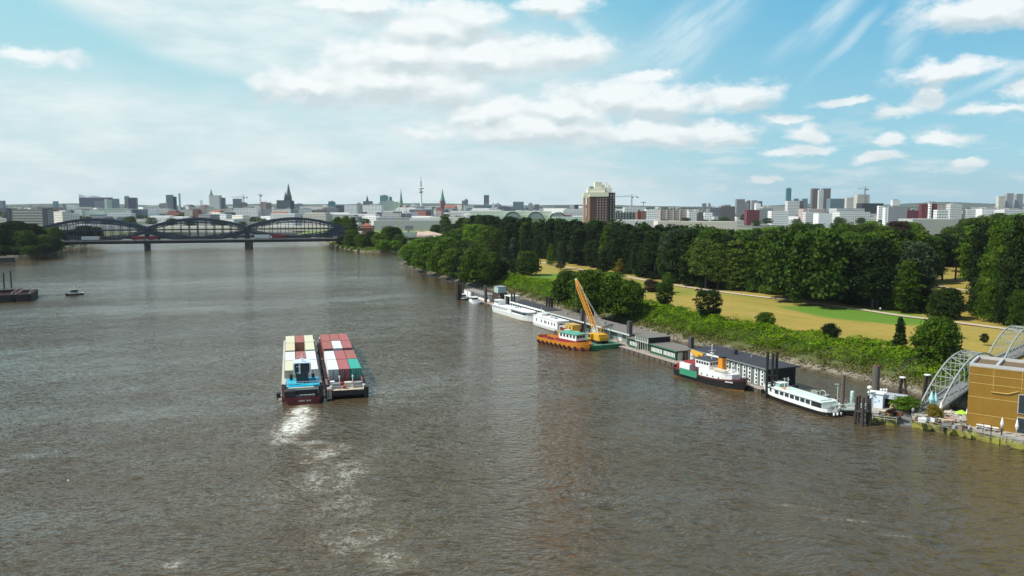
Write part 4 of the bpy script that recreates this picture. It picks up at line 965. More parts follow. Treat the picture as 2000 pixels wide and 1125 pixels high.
spire(717, 380, 404, 3000, 5, charcoal, slate, 'dark church spire rising from a dark square block', shoulder=392)
bld(709, 726, 393, 2990, 'dark', 'dark square block around the small dark spire')
spire(783, 368, 408, 2700, 7, stone, copper, 'slender green spire behind the lime yellow crane', shoulder=398)
spire(864, 368, 412, 2600, 9, FW['brick'], copper, 'green spire on a red brick church tower', shoulder=392)
for a, c, y, l in [(850, 866, 405, 'pinkish house at the foot of the brick church tower, left'), (866, 878, 409, 'white gabled house at the foot of the brick church tower'), (880, 894, 408, 'white gabled house second right of the brick church tower')]:
    bld(a, c, y, 2000, 'white' if 'white' in l else 'pink', l, roof='gable', rh=7, rot=R(80), group='gabled houses by the brick church')
tower_crane(1234, 379, 384, 2600, 31, 13, greyp, 'pale tower crane right of the brick high-rise')
tower_crane(1690, 364, 369, 2400, 16, 7, greyp, 'tower crane on the white tower at right')
tower_crane(475, 379, 385, 2500, 24, 8, greyp, 'thin tower crane beside the square office block')
tower_crane(508, 378, 381, 2500, 5, 4, greyp, 'tower crane seen end-on above the pinkish tower')
lime = mat('lime_paint', (.55, .62, .08), .5); tower_crane(780, 398, 401, 950, 5, 5, lime, 'lime yellow tower crane in front of the green spire')
tower_crane(793, 396, 402, 1100, 5, 4, offwhite, 'whitish tower crane right of the lime yellow one')
x, _, z = P(1257, 395, 2700); t = thing('floodlight_mast', 'floodlight mast with a flat head right of the pale crane', 'mast', (x, 2700, 3)); b = MB(); b.beam((0, 0, 0), (0, 0, z - 4), 2); b.build('pole', greyp, t); b = MB(); b.box(-8, 8, -2, 2, z - 5, z - 2); b.build('lamp_head', greyp, t)
# brick high-rise with the cream stepped top
def highrise():
    D = 1075.0; Z = lambda y: P(1170, y, D)[2] - 4; X = lambda x: P(x, 430, D)[0]; xc = X(1170)
    t = thing('high_rise', 'brick red high-rise with a cream stepped top standing over the wood', 'tower block', (xc, D, 4))
    br = mat('high_rise_brick', (.085, .038, .032), .85, var=.15, scale=.3); b = MB()
    x = lambda p_: X(p_) - xc
    b.box(x(1152.5), x(1187.5), 0, 26, -1, Z(384)); b.build('wall', br, t)
    b = MB(); b.box(x(1187.6), x(1202), 5, 22, -1, Z(376)); b.build('side_wing', mat('side_brick_shaded', (.06, .03, .03), .85, var=.2), t)  # darker brick copy puts the right side's shade into the colour
    b = MB()
    b.box(x(1140.5), x(1144.5), 8, 20, -1, Z(386)); b.box(x(1149), x(1152.4), 3, 22, -1, Z(386)); b.build('bay', mat('bay_sunlit', (.50, .30, .21), .8, var=.2), t)  # bright tone stands in for sunlight on the left faces
    b = MB()
    b.box(x(1151), x(1188), -.6, 26.6, Z(384) + .01, Z(375.5)); b.box(x(1140), x(1151) - .01, 7.5, 20.5, Z(386) + .01, Z(377)); b.box(x(1148), x(1182), 3, 24, Z(375.5) + .01, Z(368)); b.box(x(1162), x(1176), 5, 22, Z(368) + .01, Z(355))
    b.box(x(1176) + .01, x(1181), 6, 20, Z(368) + .01, Z(361)); b.box(x(1184), x(1195), 6, 20, Z(376) + .01, Z(366)); b.box(x(1187), x(1193), 8, 18, Z(366) + .01, Z(361)); b.build('cream_top', cream, t)
    b = MB(); b.box(x(1152), x(1160), 6, 12, Z(368) + .01, Z(364)); b.build('roof_garden', copper, t)
    b = MB(); b.tube((x(1186), 12, Z(368)), (x(1186), 12, Z(357)), .3); b.lathe([(.3, Z(357)), (1.5, Z(356.4)), (.3, Z(355.6))], (x(1186), 12)); b.build('mast', greyp, t)
    wl = mat('window_frame_pale', (.42, .40, .40), .4)
    cols = [1166.5, 1172, 1177.5, 1183]
    w = [(x(c), 0, Z(388 + 5.2 * r), 1.25, 1.7) for r in range(11) for c in cols]
    w += [(x(c), 5, Z(381.8 + 5.0 * r), 1.5, 1.9) for r in range(12) for c in (1193.6, 1199.2)]
    panes(t, w, wl, 'window')
highrise()
# market hall with three shells
def market():
    D = 1250.0; Z = lambda y: P(1000, y, D)[2] - 3; X = lambda x: P(x, 420, D)[0]; xc = X(1000)
    t = thing('market_hall', 'long pale green hall roof with three arched glass ends behind the wood', 'market hall', (xc, D, 3)); gm = mat('hall_roof', (.48, .55, .46), .7, var=.1)
    b = MB(); b.box(X(915) - xc, X(1100) - xc, 10, 60, -1, Z(420)); b.build('wall', gm, t)
    for c in (1001, 1046, 1089):
        b = MB(); N = 14; w = 13; xx = X(c) - xc; ar = [(xx + w * math.cos(math.pi * k / N), (Z(413) - Z(428)) * math.sin(math.pi * k / N)) for k in range(N + 1)]; z0 = Z(428)
        vs = [(x, 0, z0 + z) for x, z in ar] + [(x, 60, z0 + z) for x, z in ar]; n = N + 1
        b.add(vs, [(i, i + 1, n + i + 1, n + i) for i in range(N)]); b.build('roof', gm, t)
        b = MB(); b.poly([(xx + (x - xx) * .88, .6, z0 + z * .88) for x, z in ar]); b.build('glass_end', mat('hall_glass', (.25, .30, .30), .3), t)
    b = MB()
    b.box(X(918) - xc, X(1078) - xc, 14, 58, Z(420) + .02, Z(413)); b.build('upper_roof', gm, t)
market()
t = bld(1080, 1138, 424, 1180, 'green', 'low hall with a green roof and white arches left of the brick high-rise')
for k in range(6):
    b = MB(); x = -19 + 7.5 * k; b.poly([(x + 2.8 * math.cos(a), -14.2, 6 + 3.6 * math.sin(a)) for a in [math.pi * i / 8 for i in range(9)]]); b.build('arch_window', white, t)
# right part of the skyline
def fins(n, m):
    def f(t, w, dp, h):
        b = MB()
        for k in range(n + 1):
            x = -w / 2 + w * k / n; b.box(x - .8, x + .8, -dp / 2 - .6, -dp / 2 - .01, 0, h + 1.5)
        b.build('fin', m, t)
    return f
bld(1203, 1243, 415, 1250, 'grey', 'grey building with slanted dark struts right of the brick high-rise', depth=20, extra=fins(7, charcoal))
for a, c, y, D, s, l, ro in [(1243, 1254, 413, 1200, 'brick', 'red brick house right of the slanted struts, left half', .2), (1253, 1263, 412, 1190, 'brick', 'red brick house right of the slanted struts, right half', -.1), (1262, 1290, 409, 1500, 'white', 'white stepped building behind the red brick house', 0), (1220, 1262, 405, 1900, 'white', 'long flat white roof behind the red brick house', 0),
                      (1345, 1360, 412, 1400, 'white', 'white layered building right of the finned row', 0), (1357, 1366, 409, 1500, 'white', 'white block touching the layered building', 0), (1364, 1374, 415, 1400, 'brown', 'brown block right of the white layered building', 0), (1376, 1392, 415, 1500, 'white', 'low white building with bands', 0), (1372, 1380, 397, 2600, 'grey', 'small grey twin tower, left', 0), (1384, 1388, 397, 2600, 'grey', 'small grey twin tower, right', 0),
                      (1387, 1409, 406, 1700, 'dark', 'dark violet office block left of the round tower', .0), (1408, 1436, 403, 1750, 'brown', 'long brown purple office block left of the round tower', .05), (1439, 1455, 389, 2100, 'grey', 'round grey tower with a dark cap', 0), (1452, 1463, 396, 2200, 'grey', 'grey stepped block right of the round tower', 0), (1459, 1468, 393, 2400, 'dark', 'dark stepped block behind the red hall', 0), (1468, 1479, 391, 2300, 'grey', 'pale stepped block behind the red hall', 0),
                      (1478, 1489, 393, 2400, 'dark', 'brown topped block behind the red hall', 0), (1476, 1486, 397, 2000, 'white', 'bright white slab behind the red hall', 0), (1459, 1484, 410, 1500, 'wine', 'red hall with a white edge in front of the blocks', 0), (1484, 1510, 407, 1700, 'grey', 'grey flat office right of the red hall', 0), (1507, 1540, 412, 1500, 'white', 'flat white office with bands before the turquoise tower', 0), (1490, 1535, 404, 2100, 'cream', 'pale roofs left of the turquoise tower', 0),
                      (1537, 1546, 368, 3200, 'teal', 'slim turquoise tower, the tallest on the right side', 0), (1539, 1562, 392, 1800, 'white', 'blank pale slab in front of the turquoise tower', 0), (1562, 1570, 392, 1805, 'brown', 'brown violet face beside the blank pale slab', 0), (1552, 1560, 388, 2100, 'dark', 'dark cap behind the blank pale slab', 0), (1568, 1578, 388, 2150, 'glassy', 'blue grey block behind the blank pale slab', 0),
                      (1587, 1601, 368, 2700, 'brown', 'brown left slab of the tall wide tower', 0), (1600, 1609, 371, 2650, 'white', 'white gridded middle of the tall wide tower', 0), (1608, 1623, 368, 2700, 'brown', 'brown right slab of the tall wide tower', 0), (1622, 1656, 388, 2600, 'glassy', 'long blue grey slab right of the tall wide tower', 0), (1654, 1668, 386, 2500, 'cream', 'cream block between the slab and the crane tower', 0), (1666, 1675, 385, 2520, 'dark', 'dark narrow block before the crane tower', 0),
                      (1675, 1699, 380, 2400, 'cream', 'white tower under construction below the crane', 0), (1684, 1726, 397, 1900, 'black', 'long black slab building below the crane tower', 0), (1574, 1600, 415, 1300, 'white', 'white building left of the tall windowed white block', 0), (1570, 1612, 408, 1700, 'pink', 'pinkish roofs below the tall wide tower', 0), (1630, 1690, 407, 1700, 'white', 'jumble of white roofs before the black slab', .1), (1640, 1700, 414, 1500, 'white', 'flat white sheds in front of the jumble of roofs', 0),
                      (1717, 1727, 402, 1500, 'white', 'white blocky house right of the black slab', 0), (1729, 1736, 405, 1300, 'white', 'white end wall of the grey banded office', 0), (1736, 1772, 405, 1350, 'grey', 'long grey banded office left of the wine red block', 0), (1744, 1758, 391, 2600, 'white', 'lone pale cube tower left of the wine red block', 0), (1772, 1802, 411, 1500, 'wine', 'low wine red building left of the tall wine red block', 0),
                      (1801, 1817, 398, 1100, 'wine', 'tall wine red block, left half beside the white stripe', 0), (1820, 1831, 398, 1102, 'wine', 'tall wine red block, right half beside the white stripe', 0), (1816.6, 1820, 397, 1095, 'white', 'narrow white tower stripe between the wine red halves', 0), (1831, 1852, 410, 1000, 'white', 'blank pale grey cube before the wine red block', 0), (1857, 1880, 399, 1500, 'white', 'pale slab with vertical ribs right of the wine red block', 0),
                      (1951, 1964, 384, 2100, 'cream', 'leftmost of three white topped towers at the right edge', 0), (1967, 1980, 378, 2110, 'grey', 'middle and tallest of three white topped towers at the right edge', 0), (1986, 1999, 379, 2120, 'grey', 'rightmost of three white topped towers at the right edge', 0),
                      (1888, 1906, 409, 1500, 'white', 'small white shed at the far right', 0), (1918, 1965, 408, 1500, 'white', 'long white shed at the far right', 0), (1962, 2010, 410, 1450, 'white', 'grey white shed cut by the right edge', 0), (1830, 1856, 400, 2000, 'pink', 'pale pink flats behind the wine red block', 0)]:
    bld(a, c, y, D, s, l, rot=ro, roof='rim' if 'white topped' in l else random.choice([None, 'tech', None]), depth=60 if D < 1 else None)
bld(1290, 1341, 410, 1350, 'pink', 'long pinkish building with three white fins in front of the city', depth=18, extra=fins(4, offwhite))
t = bld(1599, 1625, 417, 800, facade('plain_white', (.62, .66, .66), fx=.0), 'tall windowed white block standing at the back of the wood', depth=14)
panes(t, [(-5.2 + 2.6 * k, -7, 13.5 - 5 * r, 1.1, 2.6) for k in range(5) for r in range(2)], greyp, 'window')
t = bld(1783, 1872, 428, 640, facade('plain_hall', (.56, .60, .57), fx=.0), 'long white hall with pale vertical stripes behind the wood at right', depth=24)
for k in range(9):
    b = MB(); b.box(-8 + 3.0 * k, -6.8 + 3.0 * k, -12.3, -12.01, 1, 11.5); b.build('pale_stripe', mat('bright_stripe', (.82, .85, .82), .4), t)
# house at the bridge head
t = bld(701, 727, 441, 1040, facade('plain_brick', (.22, .085, .06), fx=.4), 'small red brick house with a hipped tile roof at the end of the bridge', base=3.3, depth=15, cat='house', name='brick_house', group='houses at the bridge head')
b = MB(); b.prism([(-10, -8.5), (10, -8.5), (10, 8.5), (-10, 8.5)], 8.85, 14.4, s1=.12); rf = b.build('roof', redroof, t)
b = MB(); b.box(-3, -1.8, 1, 2.2, 12, 16); b.build('chimney', redroof, rf)
bld(698, 706, 452, 1000, 'white', 'tiny white lean-to in front of the brick bridge house', base=3.3, group='houses at the bridge head')
# boat-like white building and long quay wall by the inlet
t = thing('quay_wall', 'dark curved stone quay wall at the inlet behind the spit', 'quay wall', (0, 0, 0))
b = MB(); wl = [at(783, 487), at(800, 483), at(830, 474), at(850, 468), at(900, 462)]
n = len(wl); tops = [4.5, 5.5, 6.5, 7.0, 7.2]
for off in (0,):
    vs = [(x, y, -1) for x, y in wl] + [(x, y, z) for (x, y), z in zip(wl, tops)] + [(x + 4, y + 25, z) for (x, y), z in zip(wl, tops)]
    b.add(vs, [(i, i + 1, n + i + 1, n + i) for i in range(n - 1)] + [(n + i, n + i + 1, 2 * n + i + 1, 2 * n + i) for i in range(n - 1)], 0)
b.build('wall', mat('quay_stone', (.16, .145, .13), .9, var=.3, scale=.2), t)
b = MB(); b.add([(x - .5, y + .02, z + .02) for (x, y), z in zip(wl, tops)] + [(x - .5, y + .8, z + .5) for (x, y), z in zip(wl, tops)], [(i, i + 1, n + i + 1, n + i) for i in range(n - 1)]); b.build('coping', stone, t)
def heap():
    x, y = at(825, 462, 5.5); g = np.random.default_rng(5); b = MB()
    N = 14; M_ = 5; vs = []
    for j in range(M_ + 1):
        r = 1 - j / M_
        for i in range(N): a = 2 * math.pi * i / N; vs.append((34 * r * math.cos(a) * g.uniform(.9, 1.1), 9 * r * math.sin(a) * g.uniform(.9, 1.1), 6.2 * (1 - r ** 1.6) * g.uniform(.85, 1.1)))
    b.add(vs, [(j * N + i, j * N + (i + 1) % N, (j + 1) * N + (i + 1) % N, (j + 1) * N + i) for j in range(M_) for i in range(N)])
    o = b.build('sand_heap', mat('sand', (.52, .40, .32), .95, var=.2, scale=.2)); o.location = (x, y + 12, 5); tag(o, 'long pinkish sand heap on the quay behind the inlet', 'sand heap')
heap()
x, y = at(797, 466, 5.5); t = thing('white_workboat_house', 'white flared cabin with a grey box on top at the end of the sand heap', 'cabin', (x, y + 6, 5.5), R(10))
b = MB(); b.prism([(-6, -4), (6, -4), (8, 4), (-8, 4)], 0, 7, s1=1.25); b.build('hull_wall', white, t); b = MB(); b.box(-4.5, 5, -3, 3, 9, 14); b.build('upper_box', greyp, t); b = MB(); b.box(-1, 1, -1, 1, 7.01, 8.99); b.build('post', greyp, t)
# the ordinary blocks of the city, filling down to the river
g = random.Random(11); nb = 0
LB = {'white': 'one of many low white city blocks below the skyline', 'cream': 'one of many low cream city blocks below the skyline', 'grey': 'one of many low grey city blocks below the skyline', 'brick': 'one of many low red brick city blocks below the skyline', 'glassy': 'one of many low bluish office blocks below the skyline', 'brown': 'one of many low brown city blocks below the skyline', 'dark': 'one of many low dark city blocks below the skyline'}
for i in range(285):
    u = g.random(); D = 1330 * math.exp(u * 1.45); px = -40 + 2080 * ((i * .6180339) % 1)
    if px < 110 and D < 2300: continue
    if px > 1180 and D < 1500: D += 500
    w = g.uniform(22, 75) * (1 + .3 * u); hgt = g.uniform(11, 24) * (1 + .45 * u) * (.55 if px > 1200 else .72 if px < 120 else 1)
    s = g.choices(list(LB), [.42, .20, .15, .05, .08, .05, .05])[0]; x = (px - 1000) / F * D
    t = thing('city_block', LB[s], 'building', (x, D, 3), g.uniform(-.8, .2), 'ordinary blocks of the city')
    b = MB(); dp = g.uniform(14, 34); b.box(-w / 2, w / 2, -dp / 2, dp / 2, -1, hgt)
    if g.random() < .5: b.box(-w / 2 + 3, g.uniform(0, w / 2 - 2), -dp / 2 + 2, dp / 2 - 2, hgt + .01, hgt + 3.3)
    b.build('wall', FW[s], t)
    if g.random() < .22 and w < 42:
        b = MB(); b.gable(-w / 2, w / 2, -dp / 2, dp / 2, hgt + (3.35 if len(b.v) else .02), hgt + 7); b.build('roof', g.choice([slate, slate, redroof]), t)
# street trees and small woods between the blocks
for i in range(150):
    px = -20 + 2040 * ((i * .7548776) % 1); D = 1280 + 900 * g.random() ** 1.3
    if px < 110: D += 600
    x = (px - 1000) / F * D
    far_tree(x, D, 3, g.uniform(16, 26), g.uniform(11, 18), 'broad', 'mid')
build_far()
# river front opposite: low sheds and railway yard right of the bridge
for a, c, y, D, s, l in [(640, 700, 436, 1230, 'white', 'long low white shed behind the end of the bridge'), (730, 860, 431, 1230, 'grey', 'very long grey roofed shed behind the spit'), (735, 800, 425, 1330, 'grey', 'grey railway hall behind the long shed'), (800, 880, 426, 1330, 'white', 'long white tented roof behind the quay'), (840, 905, 424, 1400, 'cream', 'pale flat roofs behind the broad upright tree'),
                      (1205, 1290, 430, 900, 'white', 'long flat white roof just over the wood right of the brick high-rise'), (1285, 1330, 432, 850, 'cream', 'cream flat building just over the wood'), (1330, 1440, 433, 900, 'cream', 'long pale yellow flat roof just over the wood'),
                      (130, 165, 436, 1250, 'white', 'white shed beside the left end of the truss bridge'), (300, 640, 442, 1180, 'cream', 'long low pale quay building seen through the arches'), (118, 300, 440, 1200, 'grey', 'long low grey shed seen through the first arch')]:
    bld(a, c, y, D, facade('plain_' + s + '_shed', dict(white=(.74, .75, .73), cream=(.66, .62, .50), grey=(.36, .37, .37))[s], fx=.0), l, group='long sheds on the far river front', depth=26)
# haze
b = MB(); b.box(-10500, 10500, -380, 8900, -3, 315)
hz = b.build('haze', None or bpy.data.materials.new('haze')); hz.data.materials[0].use_nodes = True
nt = hz.data.materials[0].node_tree; nt.nodes.clear(); pv = nt.nodes.new('ShaderNodeVolumePrincipled'); ou = nt.nodes.new('ShaderNodeOutputMaterial')
pv.inputs['Density'].default_value = 3.6e-5; pv.inputs['Color'].default_value = (.82, .92, 1, 1); pv.inputs['Anisotropy'].default_value = .0
nt.links.new(pv.outputs[0], ou.inputs['Volume']); kind(hz, 'stuff')
# ================================================================ HARBOUR FRAME
O2 = Vector(at(1220, 686)); A2 = (Vector(at(1490, 770)) - O2).normalized(); B2 = Vector((-A2.y, A2.x)); RZ = math.atan2(A2.y, A2.x)
def S(s, t, z=0.0): p_ = O2 + A2 * s + B2 * t; return (p_.x, p_.y, z)
def toS(x, y): d = Vector((x, y)) - O2; return d.dot(A2), d.dot(B2)
def st(px, py, z=0.0): return toS(*at(px, py, z))
# ---------------------------------------------------------------- hull
def hull(parent, L, Bm, zd, bands, bow=.32, stern='round', sheer=(.8, .35), bul=.55, mats=None, deckm=None, n=26, rake=1.2):
    """Bow at +x. bands = list of (top fraction, material index); deck part separate."""
    def half(u):   # u: 0 stern .. 1 bow
        w = 1.0
        if u > 1 - bow: k = (u - (1 - bow)) / bow; w = max(0.0, 1 - k ** 2.2)
        if stern == 'round' and u < .14: w *= max(0, 1 - ((.14 - u) / .14) ** 2.4) ** .5 * .97 + .03
        elif stern == 'flat' and u < .12: w *= .86 + .14 * (u / .12)
        return w * Bm / 2
    def dz(u): return zd + sheer[0] * max(0, (u - .5) / .5) ** 2 + sheer[1] * max(0, (.4 - u) / .4) ** 2
    fr = [0.0] + [b_[0] for b_ in bands]; mb = MB(); rings = []
    us = [i / n for i in range(n + 1)]
    for u in us:
        r = []
        top = dz(u) + bul
        for f in fr:
            z = -.35 + (top + .35) * f; k = .80 + .20 * min(1, f * 1.5); x = (u - .5) * L
            if u > .8: x -= rake * (1 - f) * ((u - .8) / .2)
            r.append((x, half(u) * k, z))
        rings.append(r)
    m = len(fr); vs = []
    for r in rings: vs += [(x, -y, z) for x, y, z in r] + [(x, y, z) for x, y, z in r]
    fs = []; mi = []
    for i in range(n):
        a, c = i * 2 * m, (i + 1) * 2 * m
        for j in range(m - 1):
            fs.append((a + j, c + j, c + j + 1, a + j + 1)); mi.append(bands[j][1])
            fs.append((a + m + j, a + m + j + 1, c + m + j + 1, c + m + j)); mi.append(bands[j][1])
    for j in range(m - 1): fs.append((j, j + 1, m + j + 1, m + j)); mi.append(bands[j][1])
    o = len(mb.v); mb.v += vs
    for f, q in zip(fs, mi): mb.f.append(list(f)); mb.mi.append(q)
    # inner face of the bulwark
    inn = []
    for u in us:
        x = (u - .5) * L; y = max(0, half(u) - .14); inn.append((x, y, dz(u) + bul, dz(u)))
    k0 = len(mb.v)
    for x, y, zt, zb in inn: mb.v += [(x, -y, zt), (x, -y, zb), (x, y, zt), (x, y, zb)]
    for i in range(n):
        a, c = k0 + 4 * i, k0 + 4 * (i + 1); q = bands[-1][1]
        mb.f += [[a, a + 1, c + 1, c], [a + 2, c + 2, c + 3, a + 3]]; mb.mi += [q, q]
        ra, rc = i * 2 * m, (i + 1) * 2 * m
        mb.f += [[ra + m - 1, rc + m - 1, c, a], [ra + 2 * m - 1, a + 2, c + 2, rc + 2 * m - 1]]; mb.mi += [q, q]
    h = mb.build('hull', mats, parent)
    d = MB(); vs = []
    for x, y, zt, zb in inn: vs += [(x, -y, zb), (x, y, zb)]
    d.add(vs, [(2 * i, 2 * i + 2, 2 * i + 3, 2 * i + 1) for i in range(n)]); d.build('deck', deckm or deckmat, parent)
    return h
def rail(parent, pts, h=1.0, m=None, name='railing', post=1.6, r=.035):
    b = MB()
    for p_, q in zip(pts[:-1], pts[1:]):
        p_, q = Vector(p_), Vector(q)
        for f in (1, .5): b.tube(p_ + Vector((0, 0, h * f)), q + Vector((0, 0, h * f)), r, n=5)
        n = max(1, int((q - p_).length / post))
        for i in range(n + 1): c = p_.lerp(q, i / n); b.tube(c, c + Vector((0, 0, h)), r, n=5)
    return b.build(name, m or white, parent)
def house(parent, x0, x1, y0, y1, z0, z1, m, name='cabin', roof=None, over=.15, rt=.12):
    b = MB(); b.box(x0, x1, y0, y1, z0, z1); c = b.build(name, m, parent)
    if roof: b = MB(); b.box(x0 - over, x1 + over, y0 - over, y1 + over, z1 + .002, z1 + rt); b.build('roof', roof, c)
    return c
def winrow(parent, x0, x1, n, y, z, w, h, m=None, axis='y-', name='window'):
    st_ = (x1 - x0) / n
    if axis[0] == 'y': panes(parent, [(x0 + st_ * (i + .5), y, z, w, h) for i in range(n)], m, name, axis)
    else: panes(parent, [(y, x0 + st_ * (i + .5), z, w, h) for i in range(n)], m, name, axis)
# ================================================================ CONTAINER CONVOY
ch = Vector((-16.0, 58.0)).normalized(); CR = math.atan2(ch.y, ch.x); cr = Vector((ch.y, -ch.x))   # heading, starboard
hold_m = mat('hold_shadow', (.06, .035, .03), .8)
CB = {'ivory': mat('box_ivory', (.62, .62, .44), .6, var=.10), 'brown': mat('box_brown', (.33, .115, .09), .6, var=.15), 'white': mat('box_white', (.66, .70, .68), .55, var=.08), 'maroon': mat('box_maroon', (.37, .115, .11), .6, var=.15),
      'teal': mat('box_teal', (.03, .36, .28), .55, var=.1), 'sand': mat('box_sand', (.62, .56, .36), .6, var=.1)}
def cont_mesh(c):
    Lc, Wc, Hc = 12.19, 2.44, 2.6; b = MB(); n = 44; d = .05
    for s in (-1, 1):      # corrugated sides
        vs = []
        for i in range(n + 1):
            x = -Lc / 2 + .15 + (Lc - .3) * i / n; y = s * (Wc / 2 - (.015 if (i // 2) % 2 else .015 + d)); vs += [(x, y, .12), (x, y, Hc - .1)]
        b.add(vs, [((2 * i, 2 * i + 2, 2 * i + 3, 2 * i + 1) if s < 0 else (2 * i, 2 * i + 1, 2 * i + 3, 2 * i + 2)) for i in range(n)])
        b.box(-Lc / 2, Lc / 2, s * Wc / 2 - .06 if s > 0 else -Wc / 2, s * Wc / 2 if s > 0 else -Wc / 2 + .06, 0, .13); b.box(-Lc / 2, Lc / 2, s * Wc / 2 - .06 if s > 0 else -Wc / 2, s * Wc / 2 if s > 0 else -Wc / 2 + .06, Hc - .1, Hc)
        for e in (-1, 1): b.box(e * Lc / 2 - (.16 if e > 0 else 0), e * Lc / 2 + (.16 if e < 0 else 0), s * Wc / 2 - (.16 if s > 0 else 0), s * Wc / 2 + (.16 if s < 0 else 0), .13, Hc - .1)
    b.box(Lc / 2 - .08, Lc / 2 - .03, -Wc / 2 + .1, Wc / 2 - .1, .1, Hc - .05)
    b.box(-Lc / 2, -Lc / 2 + .1, -Wc / 2 + .1, Wc / 2 - .1, .0, .15); b.box(-Lc / 2, -Lc / 2 + .1, -Wc / 2 + .1, Wc / 2 - .1, Hc - .14, Hc)
    body = b.mesh('body', CB[c]); b = MB(); vs = []; n = 30
    for i in range(n + 1):
        x = -Lc / 2 + .1 + (Lc - .2) * i / n; z = Hc - (.03 if i % 2 else .05); vs += [(x, -Wc / 2 + .06, z), (x, Wc / 2 - .06, z)]
    b.add(vs, [(2 * i, 2 * i + 2, 2 * i + 3, 2 * i + 1) for i in range(n)]); roofm = b.mesh('roof', CB[c])
    b = MB(); b.box(-.04, .0, -.5, .5, -1.15, 1.15)
    for z in (-.6, 0, .6): b.box(-.055, -.041, -.46, .46, z - .22, z + .22)
    door = b.mesh('door', CB[c]); b = MB()
    for y in (-.28, .25): b.tube((-.1, y, -1.15), (-.1, y, 1.15), .035, n=6); b.box(-.13, -.07, y - .08, y + .18, -.2, -.13)
    rod = b.mesh('lock_rod', mat('galvanised', (.35, .35, .34), .45)); return body, roofm, door, rod
_cm = {}
def container(s, r, z, c, label, base):
    if c not in _cm: _cm[c] = cont_mesh(c)
    p_ = base + ch * s + cr * r; t = thing('shipping_container', label, 'container', (p_.x, p_.y, z), CR, 'containers on the two barges')
    link('body', _cm[c][0], t); link('roof', _cm[c][1], t)
    for y in (-.55, .55): d = link('door', _cm[c][2], t, (-6.06, y, 1.28)); link('lock_rod', _cm[c][3], d)
